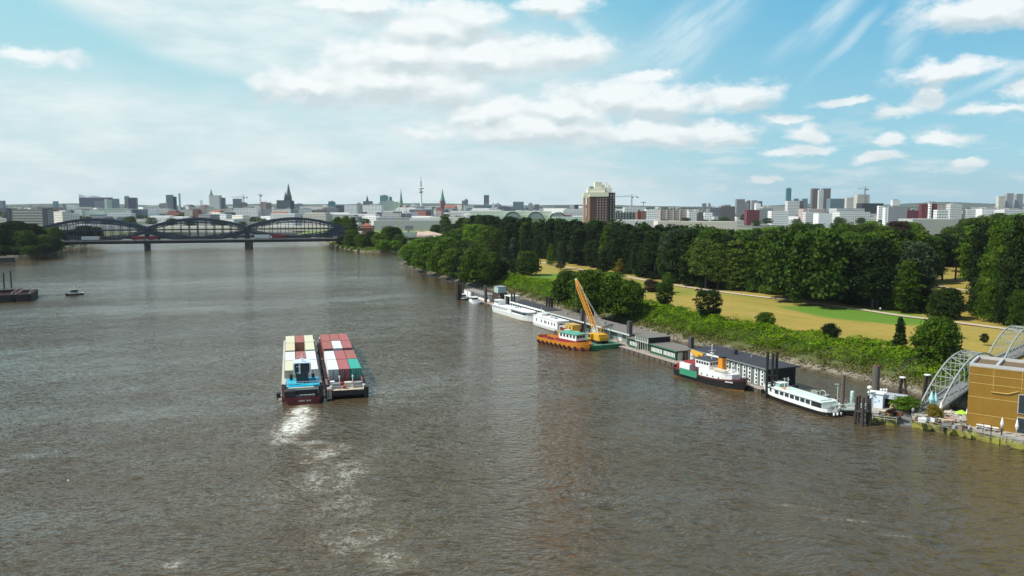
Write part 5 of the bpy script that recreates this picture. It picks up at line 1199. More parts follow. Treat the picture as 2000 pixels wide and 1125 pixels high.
def barge(sx, label, L, Bm, zc, hm, dm, rakecol, stern_gear=False):
    t = thing('container_barge', label, 'barge', (sx.x, sx.y, 0), CR, 'container barges')
    h = Bm / 2; b = MB()
    pr = [(-L / 2 + 3, -.6), (-L / 2, .9), (-L / 2, zc), (L / 2, zc), (L / 2, 1.2), (L / 2 - 5, -.6)]
    b.add([(x, -h, z) for x, z in pr] + [(x, h, z) for x, z in pr], [(i, (i + 1) % 6, 6 + (i + 1) % 6, 6 + i) for i in range(6) if i != 2] + [(5, 4, 3, 2, 1, 0), (6, 7, 8, 9, 10, 11)]); b.build('hull', hm, t)
    hx0, hx1, hy = -L / 2 + 5.5, L / 2 - 4, h - .75
    b = MB()
    for y0, y1 in ((-h, -hy), (hy, h)): b.box(-L / 2, L / 2, y0, y1, zc - .3, zc + .01)
    b.build('side_deck', mat('side_deck_dark', (.13, .10, .09), .85, var=.3) if stern_gear else dm, t)
    for q0, q1 in ((-L / 2, hx0), (hx1, L / 2)): b = MB(); b.box(q0, q1, -hy, hy, zc - .3, zc + .012); b.build('deck', dm, t)
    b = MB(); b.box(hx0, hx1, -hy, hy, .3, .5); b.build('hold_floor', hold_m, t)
    b = MB()
    for s_ in (-1, 1): b.box(hx0, hx1, s_ * hy - (.12 if s_ > 0 else 0), s_ * hy + (.12 if s_ < 0 else 0), .5, zc + 1.1); 
    b.box(hx0 - .15, hx0, -hy, hy, .5, zc + .9); b.box(hx1, hx1 + .15, -hy, hy, .5, zc + 1.1)
    for k in range(18):
        x = hx0 + (hx1 - hx0) * (k + .5) / 18
        for s_ in (-1, 1): b.box(x - .08, x + .08, s_ * hy + (0 if s_ > 0 else -.25), s_ * hy + (.25 if s_ > 0 else 0), zc, zc + 1.0)
    b.build('coaming', rakecol, t)
    for x in (-L / 2 + 1.2, L / 2 - 1.2):
        for y in (-h + .9, h - .9):
            b = MB(); b.lathe([(.22, zc), (.22, zc + .6), (.32, zc + .62), (.32, zc + .72)], (x, y), 8); b.lathe([(.22, zc), (.22, zc + .6), (.32, zc + .62), (.32, zc + .72)], (x + .9, y), 8); b.build('bollard', offwhite, t)
    b = MB()
    for y in (-h + .3, h - .3): b.tube((-L / 2 + .1, y, .5), (-L / 2 + .1, y, zc + .1), .18, n=6)
    b.build('fender', rubber, t)
    if stern_gear:
        pinkd = mat('faded_pink', (.42, .33, .30), .7, var=.3); darkh = hull_dark
        for q in (-h - .02, h - 1.0): b = MB(); b.prism([(-L / 2 - .05, q), (-L / 2 + 2.2, q + .1), (-L / 2 + 2.2, q + .92), (-L / 2 - .05, q + 1.02)], .2, zc + .45); b.build('stern_horn', pinkd if q > 0 else darkh, t)
        for (x, y, r_) in [(-L / 2 + 2.4, -2.2, .55), (-L / 2 + 2.4, 2.3, .55)]:
            b = MB(); b.tube((x, y - .7, zc + .75), (x, y + .7, zc + .75), r_, n=14); b.box(x - .8, x - .6, y - .9, y + .9, zc, zc + 1.2); b.box(x + .6, x + .8, y - .9, y + .9, zc, zc + .9); b.build('winch', greyp, t)
        for (x, y, dx, dy, dz_, m_) in [(-L / 2 + 3.6, -.3, 1.3, 1.5, .9, offwhite), (-L / 2 + 3.4, 3.2, 1.1, .9, 1.3, white), (-L / 2 + 3.9, -3.0, .9, 1.1, .8, greyp), (-L / 2 + 1.7, .6, .9, .8, .6, redp), (-L / 2 + 4.2, 1.2, .8, .9, .7, redp)]:
            b = MB(); b.cbox((x, y, zc + dz_ / 2), (dx, dy, dz_)); b.cbox((x, y, zc + dz_ + .06), (dx + .1, dy + .1, .12)); b.build('deck_locker', m_, t)
        for y in (-1.3, 1.6):
            b = MB(); b.lathe([(.09, zc), (.07, zc + 2.2), (.2, zc + 2.25), (.2, zc + 2.6), (.02, zc + 2.7)], (-L / 2 + 3.0, y), 8); b.build('lantern_post', white, t)
        rail(t, [(-L / 2 + .2, -h + 1.3, zc), (-L / 2 + .2, h - 1.3, zc)], .9, offwhite)
    return t
# positions from the photographed corners
lbL = Vector(at(549, 762, 0)); rbR = Vector(at(719, 775, 0)); rbL = Vector(at(640, 783, 0))
BW = 9.0
rb_c = (rbR + rbL) / 2
lb_c = rb_c - cr * (BW + .75) + ch * 9.5
hull_dark = mat('barge_hull', (.035, .03, .03), .7, var=.4); hull_pale = mat('barge_side', (.50, .52, .53), .6, var=.2, streak=True)
LB_L, RB_L = 62, 70
b1 = lb_c + ch * (LB_L / 2 + 1.0); b2 = rb_c + ch * (RB_L / 2)
barge(b1, 'left container barge with pale grey side, pushed by the blue topped boat', LB_L, BW, 1.7, hull_pale, mat('deck_pale', (.42, .42, .40), .8), mat('coaming_pale', (.52, .54, .55), .6))
barge(b2, 'right container barge with a black hull and cluttered pale stern deck', RB_L, BW, 2.0, hull_dark, mat('deck_cream', (.52, .44, .34), .85, var=.25), mat('coaming_pink', (.26, .11, .10), .7), True)
def srel(base, px, py, z): q = Vector(at(px, py, z)) - base; return q.dot(ch), q.dot(cr)
z1 = 1.9; z2 = z1 + 2.62
def rowcols(base, px, py, z): return srel(base, px, py, z)[0]
# left barge: stern end of the boxes at photo row 723
s0 = rowcols(b1, 570, 723, z2 + 2.6 - 1.9) if False else rowcols(b1, 570, 723.3, 4.5); Lc = 12.35
lay = [(0, -1, 'ivory', 'pale ivory container, rear left corner of the left barge'), (1, -1, 'white', 'whitish container, second from the stern in the left row of the left barge'), (0, 0, 'maroon', 'brown red container hidden half behind the pusher mast on the left barge'), (1, 0, 'brown', 'brown red container, second from the stern in the middle row of the left barge'),
       (0, 1, 'white', 'white container, rear right corner of the left barge'), (1, 1, 'white', 'white container, second from the stern in the right row of the left barge'),
       (2.12, -1, 'sand', 'sand yellow container, third from the stern in the left row of the left barge'), (3.12, -1, 'ivory', 'ivory container at the bow end of the left row on the left barge'), (3.12, 0, 'brown', 'lone brown container at the bow end of the left barge with a gap behind it'),
       (2.12, 1, 'ivory', 'ivory container, third from the stern in the right row of the left barge'), (3.12, 1, 'ivory', 'ivory container at the bow end of the right row on the left barge')]
for s, r, c, l in lay: container(s0 + Lc * (s + .5), r * 2.56, z1, c, l, b1)
s0 = rowcols(b2, 655, 722, 4.7)
lay = [(0, -1, 'white', 'white container, rear left corner of the right barge'), (1, -1, 'white', 'white container, second from the stern in the left row of the right barge'), (0, 0, 'maroon', 'maroon container, rear middle of the right barge between white and teal'), (1, 0, 'maroon', 'maroon container, second from the stern in the middle row of the right barge'),
       (0, 1, 'teal', 'bright teal green container, rear right corner of the right barge'), (1, 1, 'brown', 'brown red container in front of the teal one on the right barge'),
       (2.25, -1, 'brown', 'brown container, third from the stern in the left row of the right barge'), (3.25, -1, 'brown', 'brown container at the bow end of the left row on the right barge'), (2.25, 0, 'white', 'single white container between brown ones in the middle of the right barge'), (3.25, 0, 'brown', 'brown container at the bow end of the middle row on the right barge'),
       (2.25, 1, 'maroon', 'maroon container right of the single white one on the right barge'), (3.25, 1, 'maroon', 'maroon container at the bow end of the right row on the right barge')]
for s, r, c, l in lay: container(s0 + Lc * (s + .5), r * 2.56, z1 + .25, c, l, b2)
# pusher
def pusher():
    L, Bm = 12.5, 8.2; c = lb_c + ch * (-L / 2 + 1.2 - .9) + cr * .1
    t = thing('pusher_boat', 'pusher boat with turquoise roof, dark raised wheelhouse and dark red stern', 'boat', (c.x, c.y, 0), CR)
    hull(t, L, Bm, 1.1, [(.25, 0), (.62, 1), (1.0, 2)], bow=.12, stern='flat', sheer=(.3, .2), bul=.4, mats=[boot, mat('wine_hull', (.13, .018, .022), .6, var=.3), mat('wine_hull', (.13, .018, .022))], deckm=mat('dark_deck', (.06, .05, .05), .8), rake=.2)
    b = MB(); b.box(-4.2, 4.6, -3.3, 3.0, 1.15, 3.3); cb = b.build('deckhouse', offwhite, t); b = MB(); b.box(-4.26, -4.21, -3.2, 2.9, 1.2, 2.75); b.build('back_shadow', black, cb)  # black sheet paints the roof's shadow on the rear wall
    winrow(cb, -3.6, 4.2, 5, -3.32, 2.5, .9, .7)
    b = MB(); b.box(-3.6, 4.9, -3.65, .2, 3.35, 3.55); b.box(-3.6, 4.9, .22, 3.4, 3.28, 3.46); b.build('roof', cyan, t)
    b = MB(); b.box(-4.6, -3.0, -3.4, -2.2, 3.56, 3.9); b.build('roof_hatch', cyan, t); b = MB(); b.box(-2.2, -1.4, .6, 2.9, 3.5, 3.75); b.build('roof_hatch', cyan, t); b = MB(); b.box(1.5, 2.5, -3.0, -1.0, 3.56, 3.95); b.build('roof_hatch', cyan, t)
    b = MB(); b.box(-.4, 2.6, -1.3, 1.3, 3.5, 5.9); b.build('wheelhouse_column', charcoal, t)
    b = MB(); b.prism([(-1.1, -1.7), (3.0, -1.7), (3.0, 1.7), (-1.1, 1.7)], 5.9, 8.0, s1=.92); wh = b.build('wheelhouse', charcoal, t)
    panes(wh, [(-1.08, y, 7.1, .85, .9) for y in (-1.1, 0, 1.1)], glass, 'window', 'x-')
    b = MB(); b.box(-1.3, 3.2, -1.85, 1.85, 8.0, 8.16); b.build('roof', mat('pale_blue', (.55, .66, .78), .5), wh)
    for y in (-1.75, .55, 1.75):
        b = MB(); b.box(-1.32, -1.12, y - .16, y + .16, 5.7, 7.9); b.build('frame_post', white, wh)
    b = MB(); b.box(-1.35, -1.15, .3, 1.2, 5.9, 6.05); b.box(-1.35, -1.15, .3, 1.2, 7.3, 7.45); b.build('ladder_frame', white, wh)
    b = MB(); b.tube((.6, 0, 8.16), (.6, 0, 10.0), .07); b.beam((.6, -1.2, 9.2), (.6, 1.2, 9.2), .08); b.tube((.6, 0, 8.6), (.6, 0, 8.75), .5, n=10); b.build('mast', white, t)
    b = MB(); b.lathe([(.35, 3.5), (.35, 4.7), (.3, 4.75)], (3.4, -2.4), 10); b.lathe([(.35, 3.5), (.35, 4.7), (.3, 4.75)], (3.4, 2.4), 10); b.build('funnel', black, t)
    rail(t, [(-5.9, -3.6, 1.5), (-5.9, 3.6, 1.5)], 1.0, black); rail(t, [(-3.5, -3.5, 3.56), (-3.5, 3.2, 3.56)], .9, white, 'roof_railing', 1.2)
    b = MB(); b.cbox((-5.2, -.4, 1.75), (.5, 4.2, .35)); b.build('deck_chest', greyp, t)
    b = MB(); b.box(-6.0, -4.3, 1.6, 3.9, 1.1, 3.0); b.build('engine_casing', black, t)
    for s_ in (-1, 1):
        for x in (-4.5, -1.5, 1.5, 4.5): b = MB(); b.tube((x, s_ * 4.18, .35), (x, s_ * 4.18, 1.5), .22, n=8); b.build('fender', rubber, t)
        b = MB(); b.lathe([(.18, 1.5), (.18, 2.1), (.28, 2.12), (.28, 2.2)], (-5.4, s_ * 3.3), 8); b.build('bollard', black, t)
    b = MB(); b.tube((-1.2, 3.45, 3.9), (-1.2, 3.6, 3.9), .42, n=14); b.build('lifebuoy', white, t)
    # name lettering on the stern, not legible in the photo: two short pale groups of letters
    b = MB(); y = -1.6
    for wd in (4, 5):
        for k in range(wd): b.box(-L / 2 - .06, -L / 2 - .02, y, y + .16, .72, 1.0); y += .25
        y += .35
    b.build('name_lettering', offwhite, t)
    a = thing('anchor_buoy', 'small dark float box hanging at the left flank of the pushed convoy', 'float', (*(c - cr * 5.2 + ch * 2.2), 0), CR); b = MB(); b.cbox((0, 0, .5), (1.8, .9, 1.0)); b.build('box', black, a); b = MB(); b.beam((0, .4, .9), (0, 1.3, 1.5), .12); b.build('arm', greyp, a)
pusher()
# ================================================================ PONTOONS
def deckslab(name, s0, s1, t0, t1, z, label, group='mooring pontoons'):
    t = thing(name, label, 'pontoon', S(s0, t0), RZ, group); L = s1 - s0; w = t1 - t0
    b = MB(); b.box(0, L, 0, w, -.4, z - .1); b.build('float', mat('float_dark', (.10, .085, .07), .9, var=.3), t)
    b = MB(); b.box(-.1, L + .1, -.12, w + .12, z - .095, z); b.build('deck', deckmat, t)
    b = MB(); k = 0
    while k * 2.6 < L: b.box(k * 2.6, k * 2.6 + .3, -.2, -.005, -.1, z - .1); k += 1
    b.build('fender_posts', mat('fender_wood', (.07, .05, .04), .9), t)
    return t
deckslab('pontoon', -3, 57.6, 0, 11.2, 1.0, 'long pontoon under the green and the dark grey buildings')
deckslab('pontoon', -60, -3.4, 3.2, 13, 1.0, 'long pontoon under the flat roofed shed behind the floating crane')
deckslab('pontoon', -100, -60.4, 3.2, 11, .95, 'pontoon under the black roofed boathouse')
deckslab('pontoon', -148, -100.4, 4.2, 11, .8, 'upstream end pontoon with white hut and timber cabin')
deckslab('pontoon', 61, 79, 3.2, 8.6, .8, 'brownish cluttered pontoon behind the white saloon boat')
# dark grey office building
def greybuilding():
    L, Wd, z0, z1 = 28.6, 8.6, 1.0, 5.25; t = thing('boathouse_office', 'long dark grey floating building with black roof and white window strips', 'building', S(28.6, 1.9, 0), RZ)
    b = MB(); b.box(0, 8.0, 0, Wd, z0, z1); b.box(12.2, L, 0, Wd, z0, z1); b.box(8.001, 12.199, 2.2, Wd, z0, z1); w = b.build('wall', mat('grey_green_boards', (.13, .165, .15), .7, var=.1), t)
    b = MB(); b.box(-.3, L + .9, -.5, Wd + .5, z1 + .003, z1 + .3); b.build('roof', roofblack, t)
    b = MB(); b.box(L + .003, L + .06, 0, Wd, z0, z1); b.build('end_wall', mat('end_shade_black', (.012, .012, .014), .8), t)  # blackened face paints the shade on the end wall
    b = MB(); b.box(-.32, L + .9, -.56, -.502, z1 + .02, z1 + .32); b.build('eaves_board', mat('eaves_grey', (.20, .22, .22), .6), t)
    xs = [.9, 2.9, 4.9, 6.7] + [13.2, 15.0, 17.0, 19.0, 21.1, 22.9, 25.2, 27.2]
    wf = MB(); wf.box(-.56, .56, -.06, .03, -1.85, 1.85)
    for z in (-.9, 0, .92): wf.box(-.2, .45, -.12, -.055, z - .14, z + .14)
    wfm = wf.mesh('window', white); pn = MB()
    pn.box(-.12, .38, -.09, -.061, -1.65, 1.65)
    pnm = pn.mesh('pane', glass)
    for x in xs: o = link('window', wfm, t, (x, -.03, 3.1)); link('pane', pnm, o)
    b = MB(); b.box(7.7, 12.6, -.75, -.57, z1 - .25, z1 + .3); b.build('entrance_fascia', white, t)
    b = MB(); b.box(8.4, 11.8, 2.12, 2.19, z0, z1 - .4); b.build('entrance_glass', glass, t)
    b = MB(); b.box(10.1, 10.25, .2, .35, z0, z1); b.build('post', greyp, t)
    b = MB(); b.box(11, 12, 4.5, 5.5, z1 + .31, z1 + 1.5); b.build('roof_vent', charcoal, t)
    b = MB(); b.tube((24.5, 4, z1 + .3), (24.5, 4, z1 + 1.9), .06); b.build('roof_pipe', white, t)
    b = MB(); b.tube((16.5, 6, z1 + .3), (16.5, 6, z1 + .9), .15); b.build('roof_pipe', greyp, t)
greybuilding()
# green buildings
def greenbuilding():
    t = thing('green_pavilion', 'long dark green floating pavilion with white windows and a raised box', 'building', S(-1.5, 2.2, 0), RZ); z0, z1 = 1.0, 3.55; L, Wd = 23.5, 6.6
    b = MB(); b.box(0, 5.5, 0, Wd, z0, z1); b.box(11.2, L, 0, Wd, z0, z1); b.box(5.501, 11.199, 1.2, Wd, z0, z1); b.build('wall', greenp, t)
    b = MB(); b.box(-.5, 5.2, -.5, Wd + .4, z1 + .003, z1 + .2); b.box(11.5, L + .9, -.5, Wd + .4, z1 + .003, z1 + .2); b.build('roof', roofgrey, t)
    b = MB(); b.box(-.5, 5.2, -.58, -.502, z1 - .02, z1 + .26); b.box(11.5, L + .9, -.58, -.502, z1 - .02, z1 + .26); b.build('eaves_board', mat('eaves_green', (.04, .16, .10), .5), t)
    b = MB(); b.box(5.0, 11.6, -.9, Wd, z1 + .2, z1 + 1.75); ub = b.build('upper_box', offwhite, t)
    b = MB(); b.box(11.601, 11.66, -.9, Wd, z1 + .3, z1 + 1.75); b.build('dark_end', mat('end_shade_black', (.012, .012, .014)), ub)  # shade on the end of the raised box, painted black
    b = MB(); b.box(4.8, 11.8, -1.1, Wd + .2, z1 + 1.753, z1 + 1.9); b.build('roof', roofgrey, ub)
    winrow(ub, 5.2, 11.4, 7, -.92, z1 + 1.0, .55, 1.0, mat('dull_green_glass', (.08, .14, .11), .2))
    for k in range(6): b = MB(); x = 5.3 + k * 1.15; b.box(x - .06, x + .06, -.8, -.68, z0, z1 + .2); b.build('post', offwhite, t)
    b = MB(); b.box(5.6, 11.1, 1.12, 1.19, z0 + .1, z1 - .3); b.build('glazing', mat('dull_green_glass', (.08, .14, .11)), t)
    winrow(t, .8, 4.9, 5, -.03, 2.3, .42, 1.15, white); winrow(t, 12.0, 17.3, 8, -.03, 2.3, .36, 1.15, white); winrow(t, 17.9, 23.2, 8, -.03, 2.3, .36, 1.15, white)
    b = MB(); b.box(L - .02, L + .04, .6, 2.2, z0, 3.1); b.build('door', offwhite, t)
greenbuilding()
# flat roofed long shed
def flatshed():
    t = thing('pontoon_shed', 'long low shed with grey felt roof and white fascia behind the tug and crane', 'shed', S(-59.5, 4.2, 0), RZ); L = 56.0; Wd = 8.2; z0, z1 = 1.0, 3.9
    b = MB(); b.box(0, L, .6, Wd, z0, z1); b.build('wall', mat('shed_wall', (.20, .235, .225), .7), t)
    b = MB(); b.box(-.3, L + .5, -.7, Wd + .5, z1 + .003, z1 + .25); b.build('roof', roofgrey, t)
    b = MB(); b.box(-.32, L + .5, -.78, -.702, z1 - .06, z1 + .4); b.build('fascia', mat('fascia_pale', (.55, .62, .60), .5), t)
    for k in range(11): b = MB(); x = 2 + k * 5.1; b.box(x, x + 2.7, .52, .59, z0 + .15, z1 - .4); b.build('window' if k % 3 else 'door', [offwhite, glass, mat('dull_green_glass', (.08, .14, .11))][k % 3], t)
    for k in range(12): b = MB(); x = .4 + k * 4.95; b.box(x - .08, x + .08, -.6, -.44, z0, z1); b.build('post', greyp, t)
    for x, y in ((9, 3), (21, 5), (33, 4), (47, 5)): b = MB(); b.box(x, x + .8, y, y + .8, z1 + .25, z1 + .8); b.build('roof_vent', greyp, t)
flatshed()
def blackroof():
    t = thing('boathouse', 'white walled boathouse with black roof and broad white fascia beside the white ship', 'building', S(-91, 4.4, 0), RZ); L = 30; Wd = 6.3; z0, z1 = .95, 4.0
    b = MB(); b.box(0, L, 0, Wd, z0, z1); b.build('wall', mat('green_grey_wall', (.10, .15, .13), .7), t)
    b = MB(); b.box(-.3, L + .6, -.5, Wd + .4, z1 + .003, z1 + .22); b.build('roof', roofblack, t)
    b = MB(); b.box(-.32, L + .6, -.62, -.502, z1 - .15, z1 + .42); b.build('fascia', white, t)
    for k in range(13): b = MB(); x = 1.2 + k * 2.25; b.box(x - .35, x + .35, -.06, -.01, z0 + .4, z1 - .3); b.build('window', white, t)
    b = MB(); b.box(L - 3.2, L - 1.6, -.1, -.062, z0, z0 + 2.2); b.build('door', white, t)
blackroof()
def hut():
    t = thing('white_hut', 'white flat hut with grey roof and open front at the upstream end of the pontoons', 'hut', S(-146, 5.3, 0), RZ); L = 27; z0, z1 = .8, 3.7
    b = MB(); b.box(0, 8, 0, 4.8, z0, z1); b.box(8.001, L, 1.4, 4.8, z0, z1); b.build('wall', white, t)
    b = MB(); b.box(-.2, L + .2, -.2, 5, z1 + .003, z1 + .2); b.build('roof', mat('felt_pinkish', (.25, .22, .21), .9), t)
    winrow(t, 9, L - 1, 7, 1.38, 2.3, 1.0, 1.1, mat('dull_green_glass', (.08, .14, .11))); b = MB(); b.box(8.2, 10.2, 1.3, 1.39, z0, z0 + 2.1); b.build('door', black, t)
    for k in range(5): b = MB(); b.box(9 + k * 4.2, 9.12 + k * 4.2, 0, .12, z0, z1); b.build('post', white, t)
hut()
def cabin():
    p_ = at(965, 592, .8); s, t_ = toS(*p_); t = thing('timber_cabin', 'tall dark timber cabin with a glazed box on top beside the steel pole', 'cabin', S(s - 2.2, t_ + .2, 0), RZ)
    b = MB(); b.box(0, 6.6, 0, 4.2, .8, 5.4); b.build('wall', mat('dark_boards', (.05, .035, .025), .8, var=.3, streak=True), t)
    b = MB(); b.box(1.2, 5.4, .3, 3.9, 5.41, 7.9); b.build('glazed_box', mat('frosted_glass', (.40, .56, .56), .25), t)
    b = MB(); b.box(.9, 5.7, .1, 4.1, 7.905, 8.05); b.build('roof', greyp, t)
    b = MB(); b.box(3, 5, -.06, -.01, .85, 2.4); b.build('door', wood, t)
    for k in range(6): b = MB(); b.box(-.3, 6.8, -.02, -.009, 1.4 + k * .7, 1.44 + k * .7); b.build('batten', black, t)
    t = thing('sauna_frame', 'black framed open shelter with a yellow green panel next to the cabin', 'shelter', S(s + 9, t_ + 1, 0), RZ)
    b = MB(); b.box(0, .4, 0, 4, .9, 5); b.box(5.2, 5.6, 0, 4, .9, 5); b.box(-.2, 5.8, -.2, 4.2, 5.01, 5.2); b.build('frame', white, t); b = MB(); b.box(.42, 2.2, .5, 3.8, .9, 5); b.box(3.9, 5.18, .5, 3.8, .9, 5); b.build('wall', black, t); b = MB(); b.box(2.3, 3.8, 3, 3.1, .9, 4.9); b.build('panel', mat('lime_panel', (.25, .35, .03), .5), t)
    for k, dx in enumerate((0, 1.5)):
        x, y = at(971 + 5 * k, 604, 0.9); t = thing('fender_board', 'pale wooden fender board standing at the stern of the white ship', 'post', (x, y, 0), RZ, 'pale fender boards'); b = MB(); b.box(-.3, .3, -.4, .4, -.5, 4.6); b.build('board', mat('pale_wood', (.62, .50, .33), .8), t); b = MB(); b.box(-.34, .34, -.44, .44, 4.6, 4.75); b.build('cap', white, t)
cabin()
# ---------------------------------------------------------------- mooring piles
def post(px, ytop, w, ztop, label, m=steelpile, square=True, dx=0, name='mooring_pile', group='steel mooring piles', cap=None):
    x, y = at(px, ytop, ztop); t = thing(name, label, 'mooring pile', (x, y, 0), RZ, group)
    r = w / F * math.hypot(y, H - ztop) / 2; b = MB()
    if square: b.prism([(-r, -r * .8), (r, -r * .8), (r, r * .8), (-r, r * .8)], -1, ztop)
    else: b.lathe([(r, -1), (r, ztop)], n=16)
    b.build('pile', m, t)
    b = MB()
    if square: b.prism([(-r * 1.06, -r * .86), (r * 1.06, -r * .86), (r * 1.06, r * .86), (-r * 1.06, r * .86)], ztop + .003, ztop + .12)
    else: b.lathe([(r * .93, ztop + .003), (r * .93, ztop + .08)], n=16)
    b.build('cap', cap or m, t); return t
post(1350, 659, 9, 8.3, 'square violet grey pile at the left end of the dark grey building')
post(1230, 628, 9, 8.0, 'square violet grey pile at the left end of the green pavilion')
post(1137, 605, 6, 8.0, 'dark square pile behind the orange tug, left of the yellow jib foot')
post(1142, 613, 3, 7.2, 'thin round steel pile beside the dark square one', square=False)
post(948.5, 558, 6, 8.0, 'dark round pole left of the timber cabin', square=False)
post(1647.5, 733, 7.5, 8.2, 'brown round steel pile at the stern of the white saloon boat', mat('pile_rusty', (.13, .095, .08), .8, var=.3, streak=True), False)
post(1712, 714.5, 14, 9.0, 'very thick grey brown tubular pile with a rusty rim', mat('tube_grey', (.11, .10, .085), .8, var=.3, streak=True), False, cap=rust)
def cluster(px, ytop, ztop, n, spread, w, label, lean=.0, captop=None, m=None, group='timber dolphins'):
    x, y = at(px, ytop, ztop); t = thing('dolphin', label, 'mooring dolphin', (x, y, 0), RZ, group)
    r = w / F * math.hypot(y, H - ztop) / 2; g = random.Random(px)
    for k in range(n):
        a = 2 * math.pi * k / n + .4; q = (spread * math.cos(a), spread * math.sin(a)); z = ztop - (0 if captop else g.uniform(0, .5)); b = MB()
        b.tube((q[0] * (1 + lean), q[1] * (1 + lean), -1.2), (q[0], q[1], z), r * 1.1, r, n=10); b.build('pile', m or pile, t)
    if captop: b = MB(); b.lathe([(spread + r * .95, ztop + .01), (spread + r * .95, ztop + .18), (spread * .5, ztop + .28)], n=10); b.build('cap', captop, t)
    b = MB(); b.lathe([(spread + r * 1.05, ztop * .45), (spread + r * 1.05, ztop * .45 + .3)], n=12); b.build('binding', mat('iron', (.05, .045, .04), .7), t)
cluster(896, 553, 7.6, 5, .9, 4, 'cluster of dark piles at the upstream end beside a moored boat', .25)
cluster(904.5, 549, 8.0, 1, .1, 3, 'single dark pile right behind the upstream cluster')
cluster(1002, 570, 8.0, 4, .75, 3.5, 'bundle of brown piles above the stern of the white ship')
def triple(px, ytop, ztop, gap, label, w=4):
    x, y = at(px, ytop, ztop); t = thing('pile_group', label, 'mooring piles', (x, y, 0), 0, 'black triple piles')
    for k in (-1, 0, 1): b = MB(); b.tube((k * gap, abs(k) * .4, -1), (k * gap, abs(k) * .4, ztop - (0 if k else .3)), w / F * math.hypot(y, H) / 2, n=12); b.build('pile', mat('pile_black', (.014, .014, .016), .6, var=.3), t)
    for z in (2.5, 5.2): b = MB(); b.beam((-gap, -.1, z), (gap, -.1, z), .25); b.build('cross_beam', black, t)
triple(1073, 579, 8.0, 1.0, 'three black piles behind the black roofed boathouse', 4)
triple(1510, 688, 10.4, 1.05, 'three tall black piles at the downstream end of the dark grey building', 5)
cluster(1687, 773, 5.7, 5, 1.25, 5.2, 'cluster of dark weathered piles in front of the stone quay', .18)
cluster(1763, 738, 5.2, 3, .45, 4, 'three legged dolphin with white cap between tube pile and shrub', 1.6, white)
cluster(1811.5, 733, 5.2, 3, .45, 5, 'dark three legged dolphin with white cap at the footbridge foot', 1.4, white)
cluster(700, 485, 4.0, 2, .6, 2.5, 'pair of dark piles off the tip of the spit', .1); cluster(649, 478, 5.0, 2, .5, 2.5, 'pair of thin piles in the water under the bridge end')
cluster(658, 480, 5.0, 2, .5, 2.5, 'second pair of thin piles in the water right of the bridge'); cluster(760, 479, 5.5, 1, .1, 3.2, 'grey mooring post at the right end of the spit')
cluster(20, 527, 9, 1, .1, 2.6, 'tall thin pile at the moored barges on the left, right one'); cluster(6, 531, 9, 1, .1, 2.6, 'tall thin pile at the moored barges on the left, left one')
# ================================================================ BOATS
def axis2(pa, pb):
    a, b_ = Vector(at(*pa)), Vector(at(*pb)); return (a + b_) / 2, math.atan2((b_ - a).y, (b_ - a).x), (b_ - a).length
def saloon_boat():
    c, rz, L = axis2((1493, 762, .8), (1632, 806, .8)); L += 1; t = thing('saloon_boat', 'white saloon boat with a black lower hull and a long pale roof', 'passenger boat', (c.x, c.y, 0), rz + math.pi)
    hull(t, L, 5.0, 1.0, [(.16, 0), (.66, 1), (1, 2)], bow=.30, sheer=(.8, .15), bul=.45, mats=[boot, black, white], deckm=white)
    b = MB(); pts = [(-8.9, -1.9), (5.5, -2.1), (7.9, -1.2), (8.4, 0), (7.9, 1.2), (5.5, 2.1), (-8.9, 1.9)]; b.prism(pts, 1.2, 2.55); cb = b.build('cabin', white, t)
    b = MB(); b.prism([(x * 1.02, y * 1.10) for x, y in pts], 2.553, 2.68); b.prism([(x * .9, y * .8) for x, y in pts], 2.683, 2.85); b.build('roof', mat('roof_mint', (.60, .70, .64), .5, var=.12, scale=.5), cb)
    for s_ in (-1, 1):
        panes(cb, [(-5 + 1.55 * i, s_ * 2.04 if i < 6 else s_ * 2.1, 1.95, 1.15, .75) for i in range(7)], glass); 
        b = MB(); b.box(-8.8, -5.9, s_ * 1.92 - .03, s_ * 1.92 + .03, 1.35, 2.4); b.build('open_side', black, cb)
        panes(cb, [(6.6, s_ * 1.72, 2.0, .5, .5)], glass)
    b = MB(); b.prism([(4.5, -1.1), (6.6, -.9), (6.9, 0), (6.6, .9), (4.5, 1.1)], 2.86, 3.7, s1=.9); w = b.build('wheelhouse', mat('mint_glass', (.30, .42, .38), .3), t)
    b = MB(); b.prism([(4.3, -1.2), (6.8, -1.0), (7.1, 0), (6.8, 1.0), (4.3, 1.2)], 3.705, 3.8); b.build('roof', white, w)
    rail(t, [(8.2, -1.9, 1.5), (10.3, -.8, 1.8), (10.9, 0, 1.9), (10.3, .8, 1.8), (8.2, 1.9, 1.5)], .8, white)
    rail(t, [(-10.6, -1.6, 1.3), (-11, 0, 1.3), (-10.6, 1.6, 1.3)], .8, wood); rail(t, [(-9, -2.2, 1.3), (-10.6, -1.7, 1.3)], .8, wood)
    for (x, y) in ((3.5, .7), (2.2, .9)): b = MB(); b.tube((x, y, 2.85), (x, y, 6.2 - x * .3), .07, n=6); b.beam((x, y - .5, 5.0), (x, y + .5, 5.0), .06); b.build('mast', white, t)
    b = MB(); b.tube((2.9, 1.2, 2.9), (2.9, 1.5, 2.9), .4, n=12); b.build('lifebuoy', orangep, t)
    for x in (-10, 10.2): b = MB(); b.lathe([(.12, 1.1), (.12, 1.6), (.2, 1.62)], (x, 0), 8); b.build('bollard', black, t)
    for k in range(3): b = MB(); b.lathe([(.05, .3), (.22, .45), (.22, .8), (.05, .95)], (-11.2 - .0 * k, -.9 + .9 * k), 8); b.build('fender', white, t)
saloon_boat()
